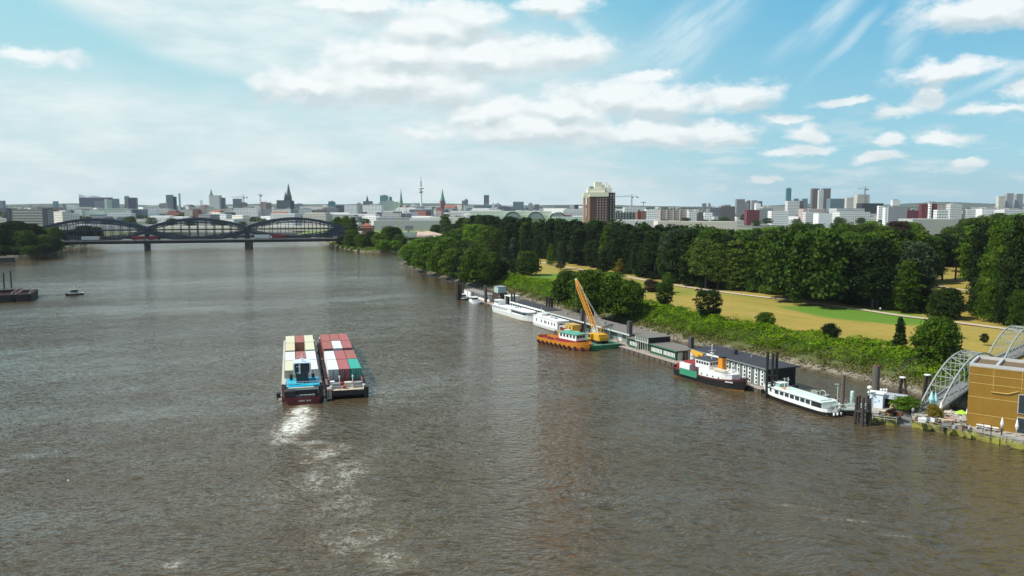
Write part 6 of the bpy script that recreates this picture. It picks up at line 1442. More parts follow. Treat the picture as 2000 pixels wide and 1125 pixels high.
def tender():
    c, rz, L = axis2((1326, 722, 1.0), (1455, 756, 1.0)); L += 1.5; t = thing('buoy_tender', 'black hulled ship with white superstructure, green midship and yellow funnel', 'ship', (c.x, c.y, 0), rz)
    hull(t, L, 5.8, 1.3, [(.10, 0), (.15, 3), (.86, 1), (1, 2)], bow=.36, sheer=(1.0, .5), bul=.6, mats=[boot, black, mat('wine_rail', (.10, .02, .02), .6), orangep], deckm=redp)
    h = -L / 2
    b = MB(); b.prism([(h + 10.5, -2.45), (h + 18, -2.45), (h + 20.4, -1.4), (h + 20.8, 0), (h + 20.4, 1.4), (h + 18, 2.45), (h + 10.5, 2.45)], 1.5, 3.5); sup = b.build('superstructure', white, t)
    for s_ in (-1, 1): panes(sup, [(h + 11.5 + 1.9 * i, s_ * 2.45, 2.3, .36, .36) for i in range(4)], glass, 'porthole')
    b = MB(); b.box(h + 8.8, h + 13.6, -2.0, 2.0, 3.5, 5.6); wh = b.build('wheelhouse', white, t); winrow(wh, h + 9.0, h + 13.4, 5, -2.02, 4.85, .6, .6); winrow(wh, h + 9.0, h + 13.4, 5, 2.02, 4.85, .6, .6); winrow(wh, -1.8, 1.8, 4, h + 13.62, 4.85, .6, .6, axis='x+')
    b = MB(); b.box(h + 8.6, h + 13.8, -2.2, 2.2, 5.603, 5.75); b.build('roof', charcoal, wh)
    b = MB(); b.prism([(h + 15.0, -.75), (h + 16.6, -.75), (h + 16.6, .75), (h + 15.0, .75)], 3.51, 6.6, s1=.85); fu = b.build('funnel', orangep, t); b = MB(); b.box(h + 15.15, h + 16.45, -.63, .63, 6.605, 6.95); b.build('funnel_cap', black, fu)
    b = MB(); b.tube((h + 12.3, 0, 5.75), (h + 12.3, 0, 9.4), .09); b.beam((h + 12.3, -1.2, 7.8), (h + 12.3, 1.2, 7.8), .08); b.beam((h + 11.8, 0, 7.2), (h + 12.9, 0, 7.2), .3, .12); b.build('mast', white, t)
    # lifeboat and rafts aft of the wheelhouse
    b = MB(); pts = [(h + 15.2, -2.1), (h + 18.6, -2.1), (h + 19.3, -1.6), (h + 18.6, -1.0), (h + 15.2, -1.0), (h + 14.7, -1.55)]; b.prism(pts, 3.7, 4.2, s1=1.12); b.build('lifeboat', mat('cream_boat', (.62, .55, .42), .6), t)
    for x in (h + 17.2, h + 18.4): b = MB(); b.tube((x, .2, 3.8), (x, 1.6, 3.8), .3, n=10); b.build('life_raft', white, t)
    rail(t, [(h + 14, -2.5, 3.5), (h + 19, -2.55, 3.5), (h + 21.0, -1.5, 3.5), (h + 21.3, 0, 3.5)], .8, white)
    # working deck: green bulwark, crane, boat
    b = MB(); b.box(h + 4.3, h + 10.4, -2.98, -2.86, .95, 2.5); b.box(h + 4.3, h + 10.4, 2.86, 2.98, .95, 2.5); b.build('green_bulwark', mat('sea_green', (.04, .26, .15), .5), t)
    b = MB(); b.box(h + 3.6, h + 7.2, -2.4, 2.4, 1.4, 3.7); b.build('hold_casing', white, t); b = MB(); b.box(h + 4.2, h + 9.4, -1.6, 1.6, 3.71, 4.1); b.build('rescue_boat', redp, t)
    b = MB(); b.lathe([(.6, 3.7), (.5, 5.0), (.7, 5.1), (.7, 5.6)], (h + 6.6, .9), 12); b.beam((h + 6.6, .9, 5.5), (h + 4.2, .9, 6.4), .55, .6); b.beam((h + 4.2, .9, 6.4), (h + 8.2, 1.1, 5.9), .5, .5); b.beam((h + 6.6, .9, 5.3), (h + 9.4, 1.2, 4.2), .35, .5); b.build('deck_crane', yellowp, t)
    b = MB(); b.box(h + 1.0, h + 2.2, -1, 1, 1.9, 2.9); b.build('winch', redp, t); b = MB(); b.tube((h + 3.2, 0, 1.8), (h + 3.2, 0, 5.6), .08); b.build('mast', redp, t)
    for x in (.8, 1.4): b = MB(); b.cbox((h + 22.8 + x * .3, (x - 1.1) * 1.6, 2.9), (.5, .5, .5)); b.build('bollard', charcoal, t)
    b = MB()      # unreadable pale name strip near the bow, as six short letters
    for k in range(7): b.box(L / 2 - 4.6 + .28 * k, L / 2 - 4.42 + .28 * k, -2.42 + .075 * k, -2.30 + .075 * k, 1.62 + .01 * k, 1.92 + .01 * k)
    b.build('name_lettering', white, t)
tender()
def tug():
    c, rz, L = axis2((1058, 662, 1.0), (1154, 682, 1.0)); t = thing('tug_boat', 'orange hulled tug with green wheelhouse roof and row of tyre fenders', 'tug', (c.x, c.y + 1.5, 0), rz); L += 1; h = L / 2
    hull(t, L, 6.0, 1.2, [(.22, 0), (.42, 2), (1, 1)], bow=.34, sheer=(1.1, .2), bul=.75, mats=[boot, orangep, mat('orange_red', (.40, .09, .03), .6)], deckm=redp)
    b = MB(); b.box(-1.6, h - 4.2, -2.1, 2.1, 1.3, 2.7); b.build('deckhouse', redp, t)
    b = MB(); b.box(-.6, h - 4.6, -1.9, 1.9, 2.703, 4.5); wh = b.build('wheelhouse', white, t); winrow(wh, -.4, h - 4.8, 5, -1.92, 3.85, .75, .8); winrow(wh, -1.7, 1.7, 3, h - 4.58, 3.85, .9, .8, axis='x+'); winrow(wh, -1.7, 1.7, 3, -.62, 3.85, .9, .8, axis='x-')
    b = MB(); b.box(-1.0, h - 4.3, -2.15, 2.15, 4.503, 4.65); b.build('roof', greenroof, wh)
    b = MB(); b.prism([(-2.6, -.7), (-1.3, -.7), (-1.3, .7), (-2.6, .7)], 2.7, 4.6, s1=.85); b.build('funnel', orangep, t)
    b = MB(); b.tube((.8, 0, 4.65), (.8, 0, 7.4), .08); b.beam((.8, -.8, 6.3), (.8, .8, 6.3), .07); b.build('mast', white, t)
    rail(t, [(-h + 2, -2.0, 1.9), (-1.8, -2.4, 1.7)], .9, redp); rail(t, [(-h + 2, 2.0, 1.9), (-1.8, 2.4, 1.7)], .9, redp)
    for (x, y) in ((-h + 4, 0), (-h + 6, -.6)): b = MB(); b.lathe([(.5, 1.2), (.45, 1.9), (.3, 2.0)], (x, y), 10); b.build('winch', boot, t)
    for k in range(11):
        u = k / 10; x = -h + .6 + u * (L - 3.2); y = -3.02 * (1 - max(0, (u - .72) / .28) ** 2 * .55) * (1 - max(0, (.12 - u) / .12) ** 2 * .55)
        b = MB(); b.lathe([(.28, -.12), (.5, -.12), (.5, .12), (.28, .12)], n=12); me = b.mesh('tyre_fender', rubber); o = link('tyre_fender', me, t, (x, y - .1, .75)); o.rotation_euler = (math.pi / 2, 0, 0)
tug()
def crane_barge():
    t = thing('floating_crane', 'green crane barge carrying a yellow crawler crane with long lattice jib', 'crane barge', S(-15.5, -3.2, 0), RZ)
    gm = mat('barge_green', (.035, .20, .095), .6, var=.25); b = MB(); b.box(-10, 10.5, -5.2, 5, -.5, 1.25); b.build('hull', gm, t); b = MB(); b.box(-10.1, 10.6, -5.3, 5.1, 1.253, 1.35); b.build('deck', mat('green_deck', (.08, .20, .12), .8, var=.3), t)
    for x in (-8, -3, 2, 7, 10): b = MB(); b.lathe([(.2, 1.35), (.2, 1.9), (.3, 1.92)], (x, -4.7), 8); b.build('bollard', offwhite, t)
    # crawler tracks
    for y in (-1.9, 1.1): b = MB(); b.box(3.0, 8.0, y, y + .8, 1.36, 2.2); b.tube((3.0, y, 1.78), (3.0, y + .8, 1.78), .42); b.tube((8.0, y, 1.78), (8.0, y + .8, 1.78), .42); b.build('track', black, t)
    b = MB(); b.box(4.0, 8.8, -1.7, 1.7, 2.25, 4.1); b.box(7.6, 9.2, -1.5, 1.5, 2.3, 3.4); mc = b.build('machine_house', yellowp, t); b = MB(); b.box(4.0, 5.6, -2.6, -1.71, 2.3, 4.0); cb = b.build('cab', yellowp, t); panes(cb, [(4.8, -2.62, 3.4, 1.2, .9)], glass)
    foot = Vector((5.2, 0, 3.2)); ax, ay, az_ = P(1124.5, 545, 254); s_, tt = toS(ax, ay); tip = Vector((s_ + 15.5, tt + 3.2, az_))
    d = tip - foot; side = d.cross(Vector((0, 0, 1))).normalized(); upv = side.cross(d).normalized(); n = 16
    def jp(u, a, b_): w = .55 * min(1, u * 7 + .3) * min(1, (1 - u) * 5 + .25); return foot + d * u + side * a * w + upv * b_ * w
    for (nm, u0, u1, m_) in (('jib_foot', 0.0, .14, offwhite), ('lattice_jib', .14, .98, mat('jib_orange', (.62, .30, .04), .5)), ('jib_head', .98, 1.0, offwhite)):
        b = MB(); k = max(1, int(n * (u1 - u0)))
        for (a, c_) in ((-1, -1), (1, -1), (1, 1), (-1, 1)):
            for i in range(k): b.beam(jp(u0 + (u1 - u0) * i / k, a, c_), jp(u0 + (u1 - u0) * (i + 1) / k, a, c_), .2)
        for i in range(k):
            ua, ub = u0 + (u1 - u0) * i / k, u0 + (u1 - u0) * (i + 1) / k
            for (p_, q) in (((-1, -1), (1, -1)), ((1, -1), (1, 1)), ((1, 1), (-1, 1)), ((-1, 1), (-1, -1))): b.beam(jp(ua, *p_), jp(ub, *q), .09)
        b.build(nm, m_, t)
    b = MB(); gan = Vector((8.0, 0, 6.6)); b.beam((7.8, -1, 4.1), gan, .16); b.beam((7.8, 1, 4.1), gan, .16); b.beam((5, -1, 4.1), gan, .12); b.beam((5, 1, 4.1), gan, .12); b.build('gantry', yellowp, t)
    b = MB(); b.tube(gan, tip, .05, n=4); b.tube(gan + Vector((0, .5, 0)), tip, .05, n=4); b.build('pendant_rope', greyp, t); b = MB(); b.tube(tip, (tip.x + .6, tip.y, 1.4), .04, n=4); b.build('hoist_rope', greyp, t)
    b = MB(); b.tube((-1, 2.5, 1.35), (-1, 2.5, 9.5), .12); b.tube((-1, 2.5, 8.5), (-1, 3.4, 8.5), .25); b.build('light_mast', cream, t)
    g = random.Random(4)
    for k in range(9): b = MB(); x, y = g.uniform(-9, 2.5), g.uniform(-4.4, 4); b.cbox((x, y, 1.35 + .4), (g.uniform(.6, 1.8), g.uniform(.5, 1.3), .8), g.uniform(0, 1)); b.build('deck_gear', g.choice([greyp, boot, offwhite, charcoal, gm]), t)
    t = thing('yellow_tank', 'small yellow cabin unit standing beside the dark pile behind the tug', 'cabin', S(-33, 0.6, 0), RZ); b = MB(); b.box(-2.6, 2.6, -1.5, 1.5, 1.0, 3.4); b.build('body', yellowp, t); b = MB(); b.box(-2.8, 2.8, -1.7, 1.7, 3.405, 3.5); b.build('roof', mat('roof_ochre', (.50, .36, .10), .6), t); panes(t, [(-1.2, -1.52, 2.4, .9, .8), (1.0, -1.52, 2.4, .9, .8)])
    t = deckslab('work_pontoon', -38, -22, -3.4, 3.1, .95, 'work pontoon with faded reddish gear between the houseboat and the green crane barge')
    for k in range(12): b = MB(); x, y = g.uniform(1, 15), g.uniform(.6, 5.8); hgt = g.uniform(.5, 1.6); b.cbox((x, y, .95 + hgt / 2), (g.uniform(.5, 2.2), g.uniform(.5, 1.2), hgt), g.uniform(0, 1)); b.build('deck_gear', g.choice([greyp, boot, offwhite, redp, white]), t)
crane_barge()
def houseboat():
    t = thing('houseboat', 'boxy white houseboat with small dark windows between the white ship and the tug', 'houseboat', S(-48, 0, 0), RZ)
    hull(t, 22, 5.0, .9, [(.28, 0), (1, 1)], bow=.16, sheer=(.3, .1), bul=.2, mats=[mat('brown_boot', (.14, .06, .04), .8), white], deckm=white)
    b = MB(); b.box(-9.0, 9.6, -2.3, 2.3, 1.0, 3.6); c = b.build('cabin', white, t); b = MB(); b.box(-9.1, 9.8, -2.4, 2.4, 3.603, 3.75); b.build('roof', mat('roof_white', (.72, .75, .76), .5), c)
    panes(c, [(x, -2.32, 2.4, .55, .9) for x in (-6.2, -2.4, .2, 1.2, 3.2, 5.6, 7.6)]); panes(c, [(9.62, y, 2.2, 1.1, 1.2) for y in (-1, 1)], glass, 'window', 'x+')
    for (x, y, dx, dy, dz_, m_) in [(-6, 0, 3, 2.2, .8, white), (-2.5, .4, 1.0, 1.0, .5, rust), (0, 0, 2.2, 1.4, .5, white), (3.5, .3, 1, 1, .4, greyp)]: b = MB(); b.cbox((x, y, 3.75 + dz_ / 2), (dx, dy, dz_)); b.build('roof_box', m_, t)
    b = MB(); b.tube((-7, 0, 4.5), (-7, 0, 6.4), .05); b.build('mast', white, t); rail(t, [(9.8, -2.2, 1.1), (10.8, -1, 1.1), (10.8, 1, 1.1)], .9, greyp)
houseboat()
def whiteship():
    c, rz, L = axis2((968, 603, 1.0), (1044, 625, 1.0)); L += 1; t = thing('white_ship', 'white passenger ship with a rounded rear saloon beside the black roofed boathouse', 'passenger boat', (c.x, c.y + .8, 0), rz); h = L / 2
    hull(t, L, 5.4, 1.3, [(.16, 0), (.30, 2), (1, 1)], bow=.25, sheer=(.5, .3), bul=.5, mats=[mat('brown_boot', (.14, .06, .04)), white, cream], deckm=white)
    b = MB(); pts = [(-h + 2, -2.1), (2, -2.3), (2, 2.3), (-h + 2, 2.1)]; b.prism(pts, 1.4, 3.0); c1 = b.build('cabin', white, t); panes(c1, [(-h + 3.2 + 1.55 * i, -2.22, 2.35, .9, .6) for i in range(9)], mat('pale_window', (.20, .24, .26), .2))
    b = MB(); b.prism([(x, y * 1.1) for x, y in pts], 3.003, 3.15); b.build('roof', white, c1)
    pts = [(2.6, -2.2), (h - 5, -2.3), (h - 2.8, -1.2), (h - 2.3, 0), (h - 2.8, 1.2), (h - 5, 2.3), (2.6, 2.2)]; b = MB(); b.prism(pts, 1.5, 3.3); c2 = b.build('saloon', white, t)
    b = MB(); b.prism([(x * 1.005 + .02, y * 1.02) for x, y in pts], 2.2, 2.95); b.build('window_band', glass, c2); b = MB(); b.prism([(x * 1.03, y * 1.12) for x, y in pts], 3.303, 3.5); b.build('roof', white, c2)
    b = MB(); b.box(-h + 2.5, -h + 6, -1.4, 1.4, 3.16, 4.9); w = b.build('wheelhouse', white, t); panes(w, [(-h + 3.4 + i * 1.1, -1.42, 4.2, .8, .6) for i in range(3)]); b = MB(); b.box(-h + 2.2, -h + 6.3, -1.6, 1.6, 4.903, 5.0); b.build('roof', white, w)
    b = MB(); b.tube((-h + 4, 0, 5), (-h + 4, 0, 7), .06); b.beam((-h + 4, -.8, 6.2), (-h + 4, .8, 6.2), .06); b.build('mast', white, t)
    for x in (-3, -1, .6): b = MB(); b.cbox((x, .4, 3.45), (1.1, 1.1, .6)); b.build('roof_box', white, t)
    rail(t, [(-h + 1, -2.3, 1.8), (-h + .4, 0, 1.9), (-h + 1, 2.3, 1.8)], .9, white); rail(t, [(h - 3, -2, 1.9), (h - 1, -1, 2.1), (h - .3, 0, 2.2)], .9, white)
whiteship()
def launch(px, py, L, label, hm, cm_, rz, cabh=1.4, dx=0):
    x, y = at(px, py, .5); t = thing('motor_launch', label, 'boat', (x, y, 0), rz); h = L / 2
    hull(t, L, L * .33, .7, [(.2, 0), (.8, 1), (1, 2)], bow=.45, sheer=(.5, .1), bul=.2, mats=[boot, hm, white], deckm=cm_, rake=.6)
    b = MB(); b.prism([(-h * .35, -L * .115), (h * .3, -L * .11), (h * .48, -L * .05), (h * .48, L * .05), (h * .3, L * .11), (-h * .35, L * .115)], .8, .8 + cabh, s1=.86); c = b.build('cabin', cm_, t)
    b = MB(); b.prism([(-h * .36, -L * .112), (h * .29, -L * .107), (h * .46, -L * .048), (h * .46, L * .048), (h * .29, L * .107), (-h * .36, L * .112)], .8 + cabh * .5, .8 + cabh * .86, s1=.96); b.build('window_band', glass, c)
    b = MB(); b.box(-h * .4, h * .35, -L * .12, L * .12, .8 + cabh + .003, .8 + cabh + .1); b.build('roof', cm_, c)
    b = MB(); b.tube((0, 0, .9 + cabh), (0, 0, 2.6 + cabh), .05); b.build('mast', white, t); rail(t, [(h * .5, -L * .09, 1.1), (h * .85, 0, 1.25), (h * .5, L * .09, 1.1)], .5, greyp)
    return t
launch(905, 582, 10.0, 'small dark hulled launch moored at the upstream pile cluster', black, white, RZ + 2.9)
launch(926, 589, 12.0, 'small white cabin cruiser moored before the white hut', white, white, RZ + 3.0, 1.7)
launch(145, 574, 8.5, 'small white cabined launch with dark hull crossing the open river', black, greyp, R(-130), 1.7)
# moored hopper barges at left
def hopper(px, py, label, L=60, Bm=12.5, heading=None, dx=0):
    d = Vector(heading or (-.36, .93)).normalized(); rg = Vector((d.y, -d.x)); q = Vector(at(px, py)); c = q + d * (L / 2 - 1) - rg * (Bm / 2) + rg * dx
    t = thing('hopper_barge', label, 'barge', (c.x, c.y, 0), math.atan2(d.y, d.x), 'moored barges on the left'); h = Bm / 2; hb = mat('barge_black', (.028, .022, .022), .8, var=.4)
    b = MB(); b.prism([(-L / 2, -h + .8), (-L / 2 + 2, -h), (L / 2, -h), (L / 2, h), (-L / 2 + 2, h), (-L / 2, h - .8)], -.5, .9); b.box(-L / 2 + .5, L / 2, -h, -h + 1.1, .9, 3.2); b.box(-L / 2 + .5, L / 2, h - 1.1, h, .9, 3.2); b.box(-L / 2 + .5, -L / 2 + 3.4, -h + 1.1, h - 1.1, .9, 3.2); b.box(L / 2 - 5, L / 2, -h + 1.1, h - 1.1, .9, 3.2); b.box(-L / 2 + 14, -L / 2 + 14.5, -h + 1.1, h - 1.1, .9, 3.1); b.build('hull', hb, t)
    b = MB(); b.box(-L / 2 + 3.41, L / 2 - 5.01, -h + 1.11, h - 1.11, .91, 1.1); b.build('hold_floor', mat('rusty_hold', (.12, .04, .03), .9, var=.4), t)
    b = MB(); b.box(-L / 2 + 3, L / 2 - 4, -h + .95, -h + 1.3, 3.21, 3.7); b.box(-L / 2 + 3, L / 2 - 4, h - 1.3, h - .95, 3.21, 3.7); b.box(-L / 2 + 3.1, -L / 2 + 3.4, -h + 1.3, h - 1.3, 3.21, 3.7); b.build('coaming', mat('dull_rim', (.22, .13, .10), .8, var=.3), t)
    for y in (-h + .6, h - .6): b = MB(); b.lathe([(.25, 3.2), (.25, 3.9), (.35, 3.95)], (-L / 2 + 1.4, y), 8); b.build('bollard', greyp, t)
hopper(62, 588, 'narrow dark open barge lying outermost of the moored barges on the left', 24, 6.5, (-.41, .91))
hopper(62, 588, 'open dark hopper barge with a reddish hold cut by the left edge of the photo', 30, 14, (-.41, .91), -6.9)
x, y = at(-34, 549, 3); t = thing('yellow_excavator', 'yellow excavator body on the barge cut by the left edge', 'excavator', (x, y, 0)); b = MB(); b.box(-3, 2, -2, 2, 3.3, 5.5); b.box(-3.2, 2.2, -1.6, 1.6, 5.51, 6.0); b.build('body', yellowp, t); b = MB(); b.box(-3.5, 2.5, -2.4, -1.6, 2.6, 3.29); b.box(-3.5, 2.5, 1.6, 2.4, 2.6, 3.29); b.build('track', black, t); b = MB(); b.beam((2, 0, 5), (5, 0, 8), .7); b.beam((5, 0, 8), (7, 0, 4), .5); b.build('arm', yellowp, t)
t = thing('slipway_quay', 'dark concrete quay with white containers at the left edge below the grove', 'quay', (*at(-20, 512), 0)); b = MB(); b.prism([(-60, -8), (6, -8), (18, 2), (10, 14), (-60, 22)], -1, 3.4, s1=.98); b.build('wall', mat('quay_dark', (.07, .065, .06), .9), t)
x, y = at(0, 486, 4); t = thing('white_van', 'small white van parked at the left edge under the grove', 'van', (x, y + 6, 3.2)); b = MB(); b.prism([(-3, -1.1), (3, -1.1), (3, 1.1), (-3, 1.1)], .5, 2.6, s1=.92); b.build('body', white, t); wheels(t, (-1.8, 1.8), .95, .4); panes(t, [(1.8, -1.05, 2.0, 1.2, .6)])
# ================================================================ QUAY, CAFE AND GOLD BUILDING
Q1 = [at(1694, 826), at(1755, 832)]; Q2 = [at(1781, 834), at(1880, 853), at(2000, 879), at(2130, 912)]
mossm, mt, mp = pmat('mossy_quay'); co = mt.n('ShaderNodeTexCoord').outputs['Object']; nn_ = mt.noise(mt.v('MULTIPLY', co, (1, 1, 1.5)), .45, 6, .7)
mt.l(mt.mix(mt.ss(nn_, .38, .58), (.07, .06, .035), mt.mix(mt.noise(co, 1.5, 3), (.22, .24, .02), (.36, .33, .07))), mp.inputs['Base Color']); mp.inputs['Roughness'].default_value = .95
def quay():
    t = thing('stone_quay', 'mossy stone quay platform carrying the cafe and golden building', 'quay', (0, 0, 0)); zq = 1.9
    a = Vector(Q1[0]); bk = Vector((.40, .92))
    def back(p_, d): return (p_[0] + bk.x * d, p_[1] + bk.y * d)
    for nm, pl, dp in (('left_block', [Q1[0], Q1[1]], 12), ('right_block', Q2, 12)):
        poly = pl + [back(p_, dp) for p_ in reversed(pl)]
        if nm == 'left_block': poly = pl + [back(Q2[0], 12), back(Q1[0], 11)] if False else [Q1[0], Q1[1], back(Q1[1], 12), back(Q1[0], 11)]
        b = MB(); n = len(poly)
        b.add([(x, y, -1) for x, y in poly] + [(x, y, zq - .35) for x, y in poly], [(i, (i + 1) % n, n + (i + 1) % n, n + i) for i in range(n)]); b.build('wall', mossm, t)
        b = MB(); b.add([(x, y, zq - .35) for x, y in poly] + [(x, y, zq) for x, y in poly], [(i, (i + 1) % n, n + (i + 1) % n, n + i) for i in range(n)]); tess(poly, zq, b); b.build('paving', concrete, t)
    poly = [Q1[1], Q2[0], back(Q2[0], 12), back(Q1[1], 12)]; poly2 = [back(Q1[1], 5), back(Q2[0], 5), back(Q2[0], 12), back(Q1[1], 12)]
    b = MB(); tess(poly2, zq - .01, b); b.build('paving', concrete, t)
    b = MB(); N = 8
    for k in range(N):
        u0, u1 = k / N * 5, (k + 1) / N * 5; z = .15 + (zq - .2) * (k + 1) / N; p = [back(Q1[1], u0), back(Q2[0], u0), back(Q2[0], u1), back(Q1[1], u1)]
        b.add([(*q, -.5) for q in p] + [(*q, z) for q in p], [(i, (i + 1) % 4, 4 + (i + 1) % 4, 4 + i) for i in range(4)] + [(4, 5, 6, 7)])
    b.build('steps', mat('step_stone', (.22, .22, .21), .9), t)
quay(); ZQ = 1.9
def qp(px, py, z=ZQ): return at(px, py, z)
def gold():
    a = Vector(qp(1887, 831)); c = Vector(qp(2000, 848)); d = (c - a).normalized(); rz = math.atan2(d.y, d.x); hz_ = P(1890, 714, a.y)[2]
    t = thing('golden_building', 'cube building clad in golden metal mesh, cut by the right edge of the photo', 'building', (a.x, a.y, 0), rz); L, Wd = 22, 9
    gm, g_, p_ = pmat('gold_mesh'); co = g_.n('ShaderNodeTexCoord').outputs['Object']; s_ = g_.n('ShaderNodeSeparateXYZ'); g_.l(co, s_.inputs[0])
    ln = g_.m('LESS_THAN', g_.m('FRACT', g_.m('MULTIPLY', g_.m('ADD', s_.outputs[0], s_.outputs[1]), 3.1)), .22)
    c_ = g_.mix(g_.noise(co, .35, 5, .6), (.25, .13, .015), (.42, .245, .035)); c_ = g_.mix(g_.m('MULTIPLY', ln, .35), c_, (.12, .06, .01)); g_.l(c_, p_.inputs['Base Color']); p_.inputs['Roughness'].default_value = .5; p_.inputs['Metallic'].default_value = .25
    b = MB(); b.box(0, L, 0, Wd, ZQ - .5, hz_ - .05); b.build('wall', gm, t)
    ln_m = mat('mesh_seam', (.55, .40, .13), .5)
    for z in (2.4, 5.6, 8.2, 9.8, 11.2): b = MB(); b.box(-.03, L, -.05, -.005, ZQ + z, ZQ + z + .09); b.build('seam', ln_m, t)
    for x in (3.9, 8.3, 12.8): b = MB(); b.box(x, x + .08, -.052, -.004, ZQ + 7.5, hz_ - .06); b.build('seam', ln_m, t)
    b = MB(); b.beam((3.7, -.08, hz_ - 4.4), (6.3, -.08, hz_ - 4.4), .3, .12); b.beam((6.3, -.08, hz_ - 4.4), (8.0, -.08, hz_ - 3.7), .3, .12); b.build('bracket', ln_m, t)
    zt = hz_
    b = MB()
    for (x0, x1, y0, y1) in ((-.05, L, -.05, .35), (-.05, L, Wd - .35, Wd + .05), (-.05, .35, .36, Wd - .36)): b.box(x0, x1, y0, y1, zt, zt + .55)
    for x in (4.2, 8.6, 13.0, 17.4): b.box(x - .22, x + .22, .36, Wd - .36, zt, zt + .5)
    b.build('roof_frame', mat('frame_grey', (.50, .50, .50), .5), t)
    b = MB(); b.box(.4, L, .4, Wd - .4, zt - .04, zt + .02); b.build('roof', mat('gold_roof', (.16, .11, .05), .7), t)
    for (x0, x1, z0, z1) in ((7.9, 11.2, ZQ + 3.6, ZQ + 7.2), (7.9, 11.2, ZQ, ZQ + 3.0)):
        b = MB(); b.box(x0, x1, -.16, -.06, z0, z1); w = b.build('window', mat('window_surround', (.45, .42, .36), .5), t); b = MB(); b.box(x0 + .15, x1 - .15, -.20, -.165, z0 + .15, z1 - .15); b.build('glass', glass, w)
        b = MB(); b.box((x0 + x1) / 2 - .05, (x0 + x1) / 2 + .05, -.22, -.201, z0 + .15, z1 - .15); b.box(x0 + .15, x1 - .15, -.222, -.203, (z0 + z1) / 2, (z0 + z1) / 2 + .1); b.build('frame', black, w)
    return rz
GZ = gold()
# footbridge of two arched trusses
def archspan(pa, pb, za, zb, rise, w, label):
    a, c = Vector((pa[0], pa[1], za)), Vector((pb[0], pb[1], zb)); d = c - a; rz = math.atan2(d.y, d.x); L = math.hypot(d.x, d.y)
    t = thing('footbridge_span', label, 'footbridge', (a.x, a.y, 0), rz, 'arched footbridge spans'); N = 14; gm = mat('arch_grey', (.30, .34, .32), .55, var=.1)
    def pt(u, s_, k=0): return (L * u, s_ * w / 2, za + (zb - za) * u + (rise * 4 * u * (1 - u)) * (1 - k))
    for s_ in (-1, 1):
        b = MB()
        for i in range(N * 2): b.beam(pt(i / N / 2, s_), pt((i + 1) / N / 2, s_), .27, .36)
        b.build('arch_rib', gm, t)
        b = MB(); b.beam(pt(0, s_, 1), pt(1, s_, 1), .25, .45)
        b.build('bottom_chord', gm, t)
        b = MB()
        for i in range(1, N): b.beam(pt(i / N, s_), pt(i / N, s_, 1), .12)
        b.beam(pt(.02, s_, .93), pt(.98, s_, .93), .1); b.build('hangers', gm, t)
        b = MB()
        for q in (.5, 1.0): b.beam((0, s_ * (w / 2 - .15), za + q), (L, s_ * (w / 2 - .15), zb + q), .07)
        for i in range(30): u = i / 29; b.beam((L * u, s_ * (w / 2 - .15), za + (zb - za) * u), (L * u, s_ * (w / 2 - .15), za + (zb - za) * u + 1.0), .05)
        b.build('railing', greyp, t)
    b = MB()
    for i in range(2, N - 1):
        b.beam(pt(i / N, -1), pt(i / N, 1), .16)
        if i < N - 2: b.beam(pt(i / N, -1 if i % 2 else 1), pt((i + 1) / N, 1 if i % 2 else -1), .12)
    b.build('wind_bracing', gm, t)
    b = MB(); b.beam((0, 0, za - .15), (L, 0, zb - .15), w - .3, .22); b.build('deck', mat('grating', (.20, .20, .20), .8), t)
    b = MB()
    for i in range(22): u = i / 22; b.beam((L * u, -w / 2 + .1, za + (zb - za) * u - .3), (L * (u + 1 / 22), w / 2 - .1, za + (zb - za) * (u + 1 / 22) - .9), .14)
    b.build('under_bracing', greyp, t)
fa = Vector(at(1814, 800, 2.2)); fb = Vector(at(1938, 712, 5.0)); fc = fb + (fb - fa) * 1.0
archspan(fa, fb, 2.3, 5.0, 6.6, 3.6, 'first arched span of the grey footbridge, from the cafe quay towards the park')
archspan(fb + (fb - fa).normalized() * .6, fc, 5.05, 4.8, 6.6, 3.6, 'second arched span of the grey footbridge, cut by the right edge')
t = thing('bridge_pier', 'concrete pier between the two footbridge arches', 'pier', (fb.x, fb.y, 0)); b = MB(); b.prism([(-1.4, -2.2), (1.4, -2.2), (1.4, 2.2), (-1.4, 2.2)], -1, 4.1, s1=.85); b.build('shaft', concrete, t); b = MB(); b.box(-1.6, 1.6, -2.4, 2.4, 4.105, 4.4); b.build('bearing_cap', concrete, t)
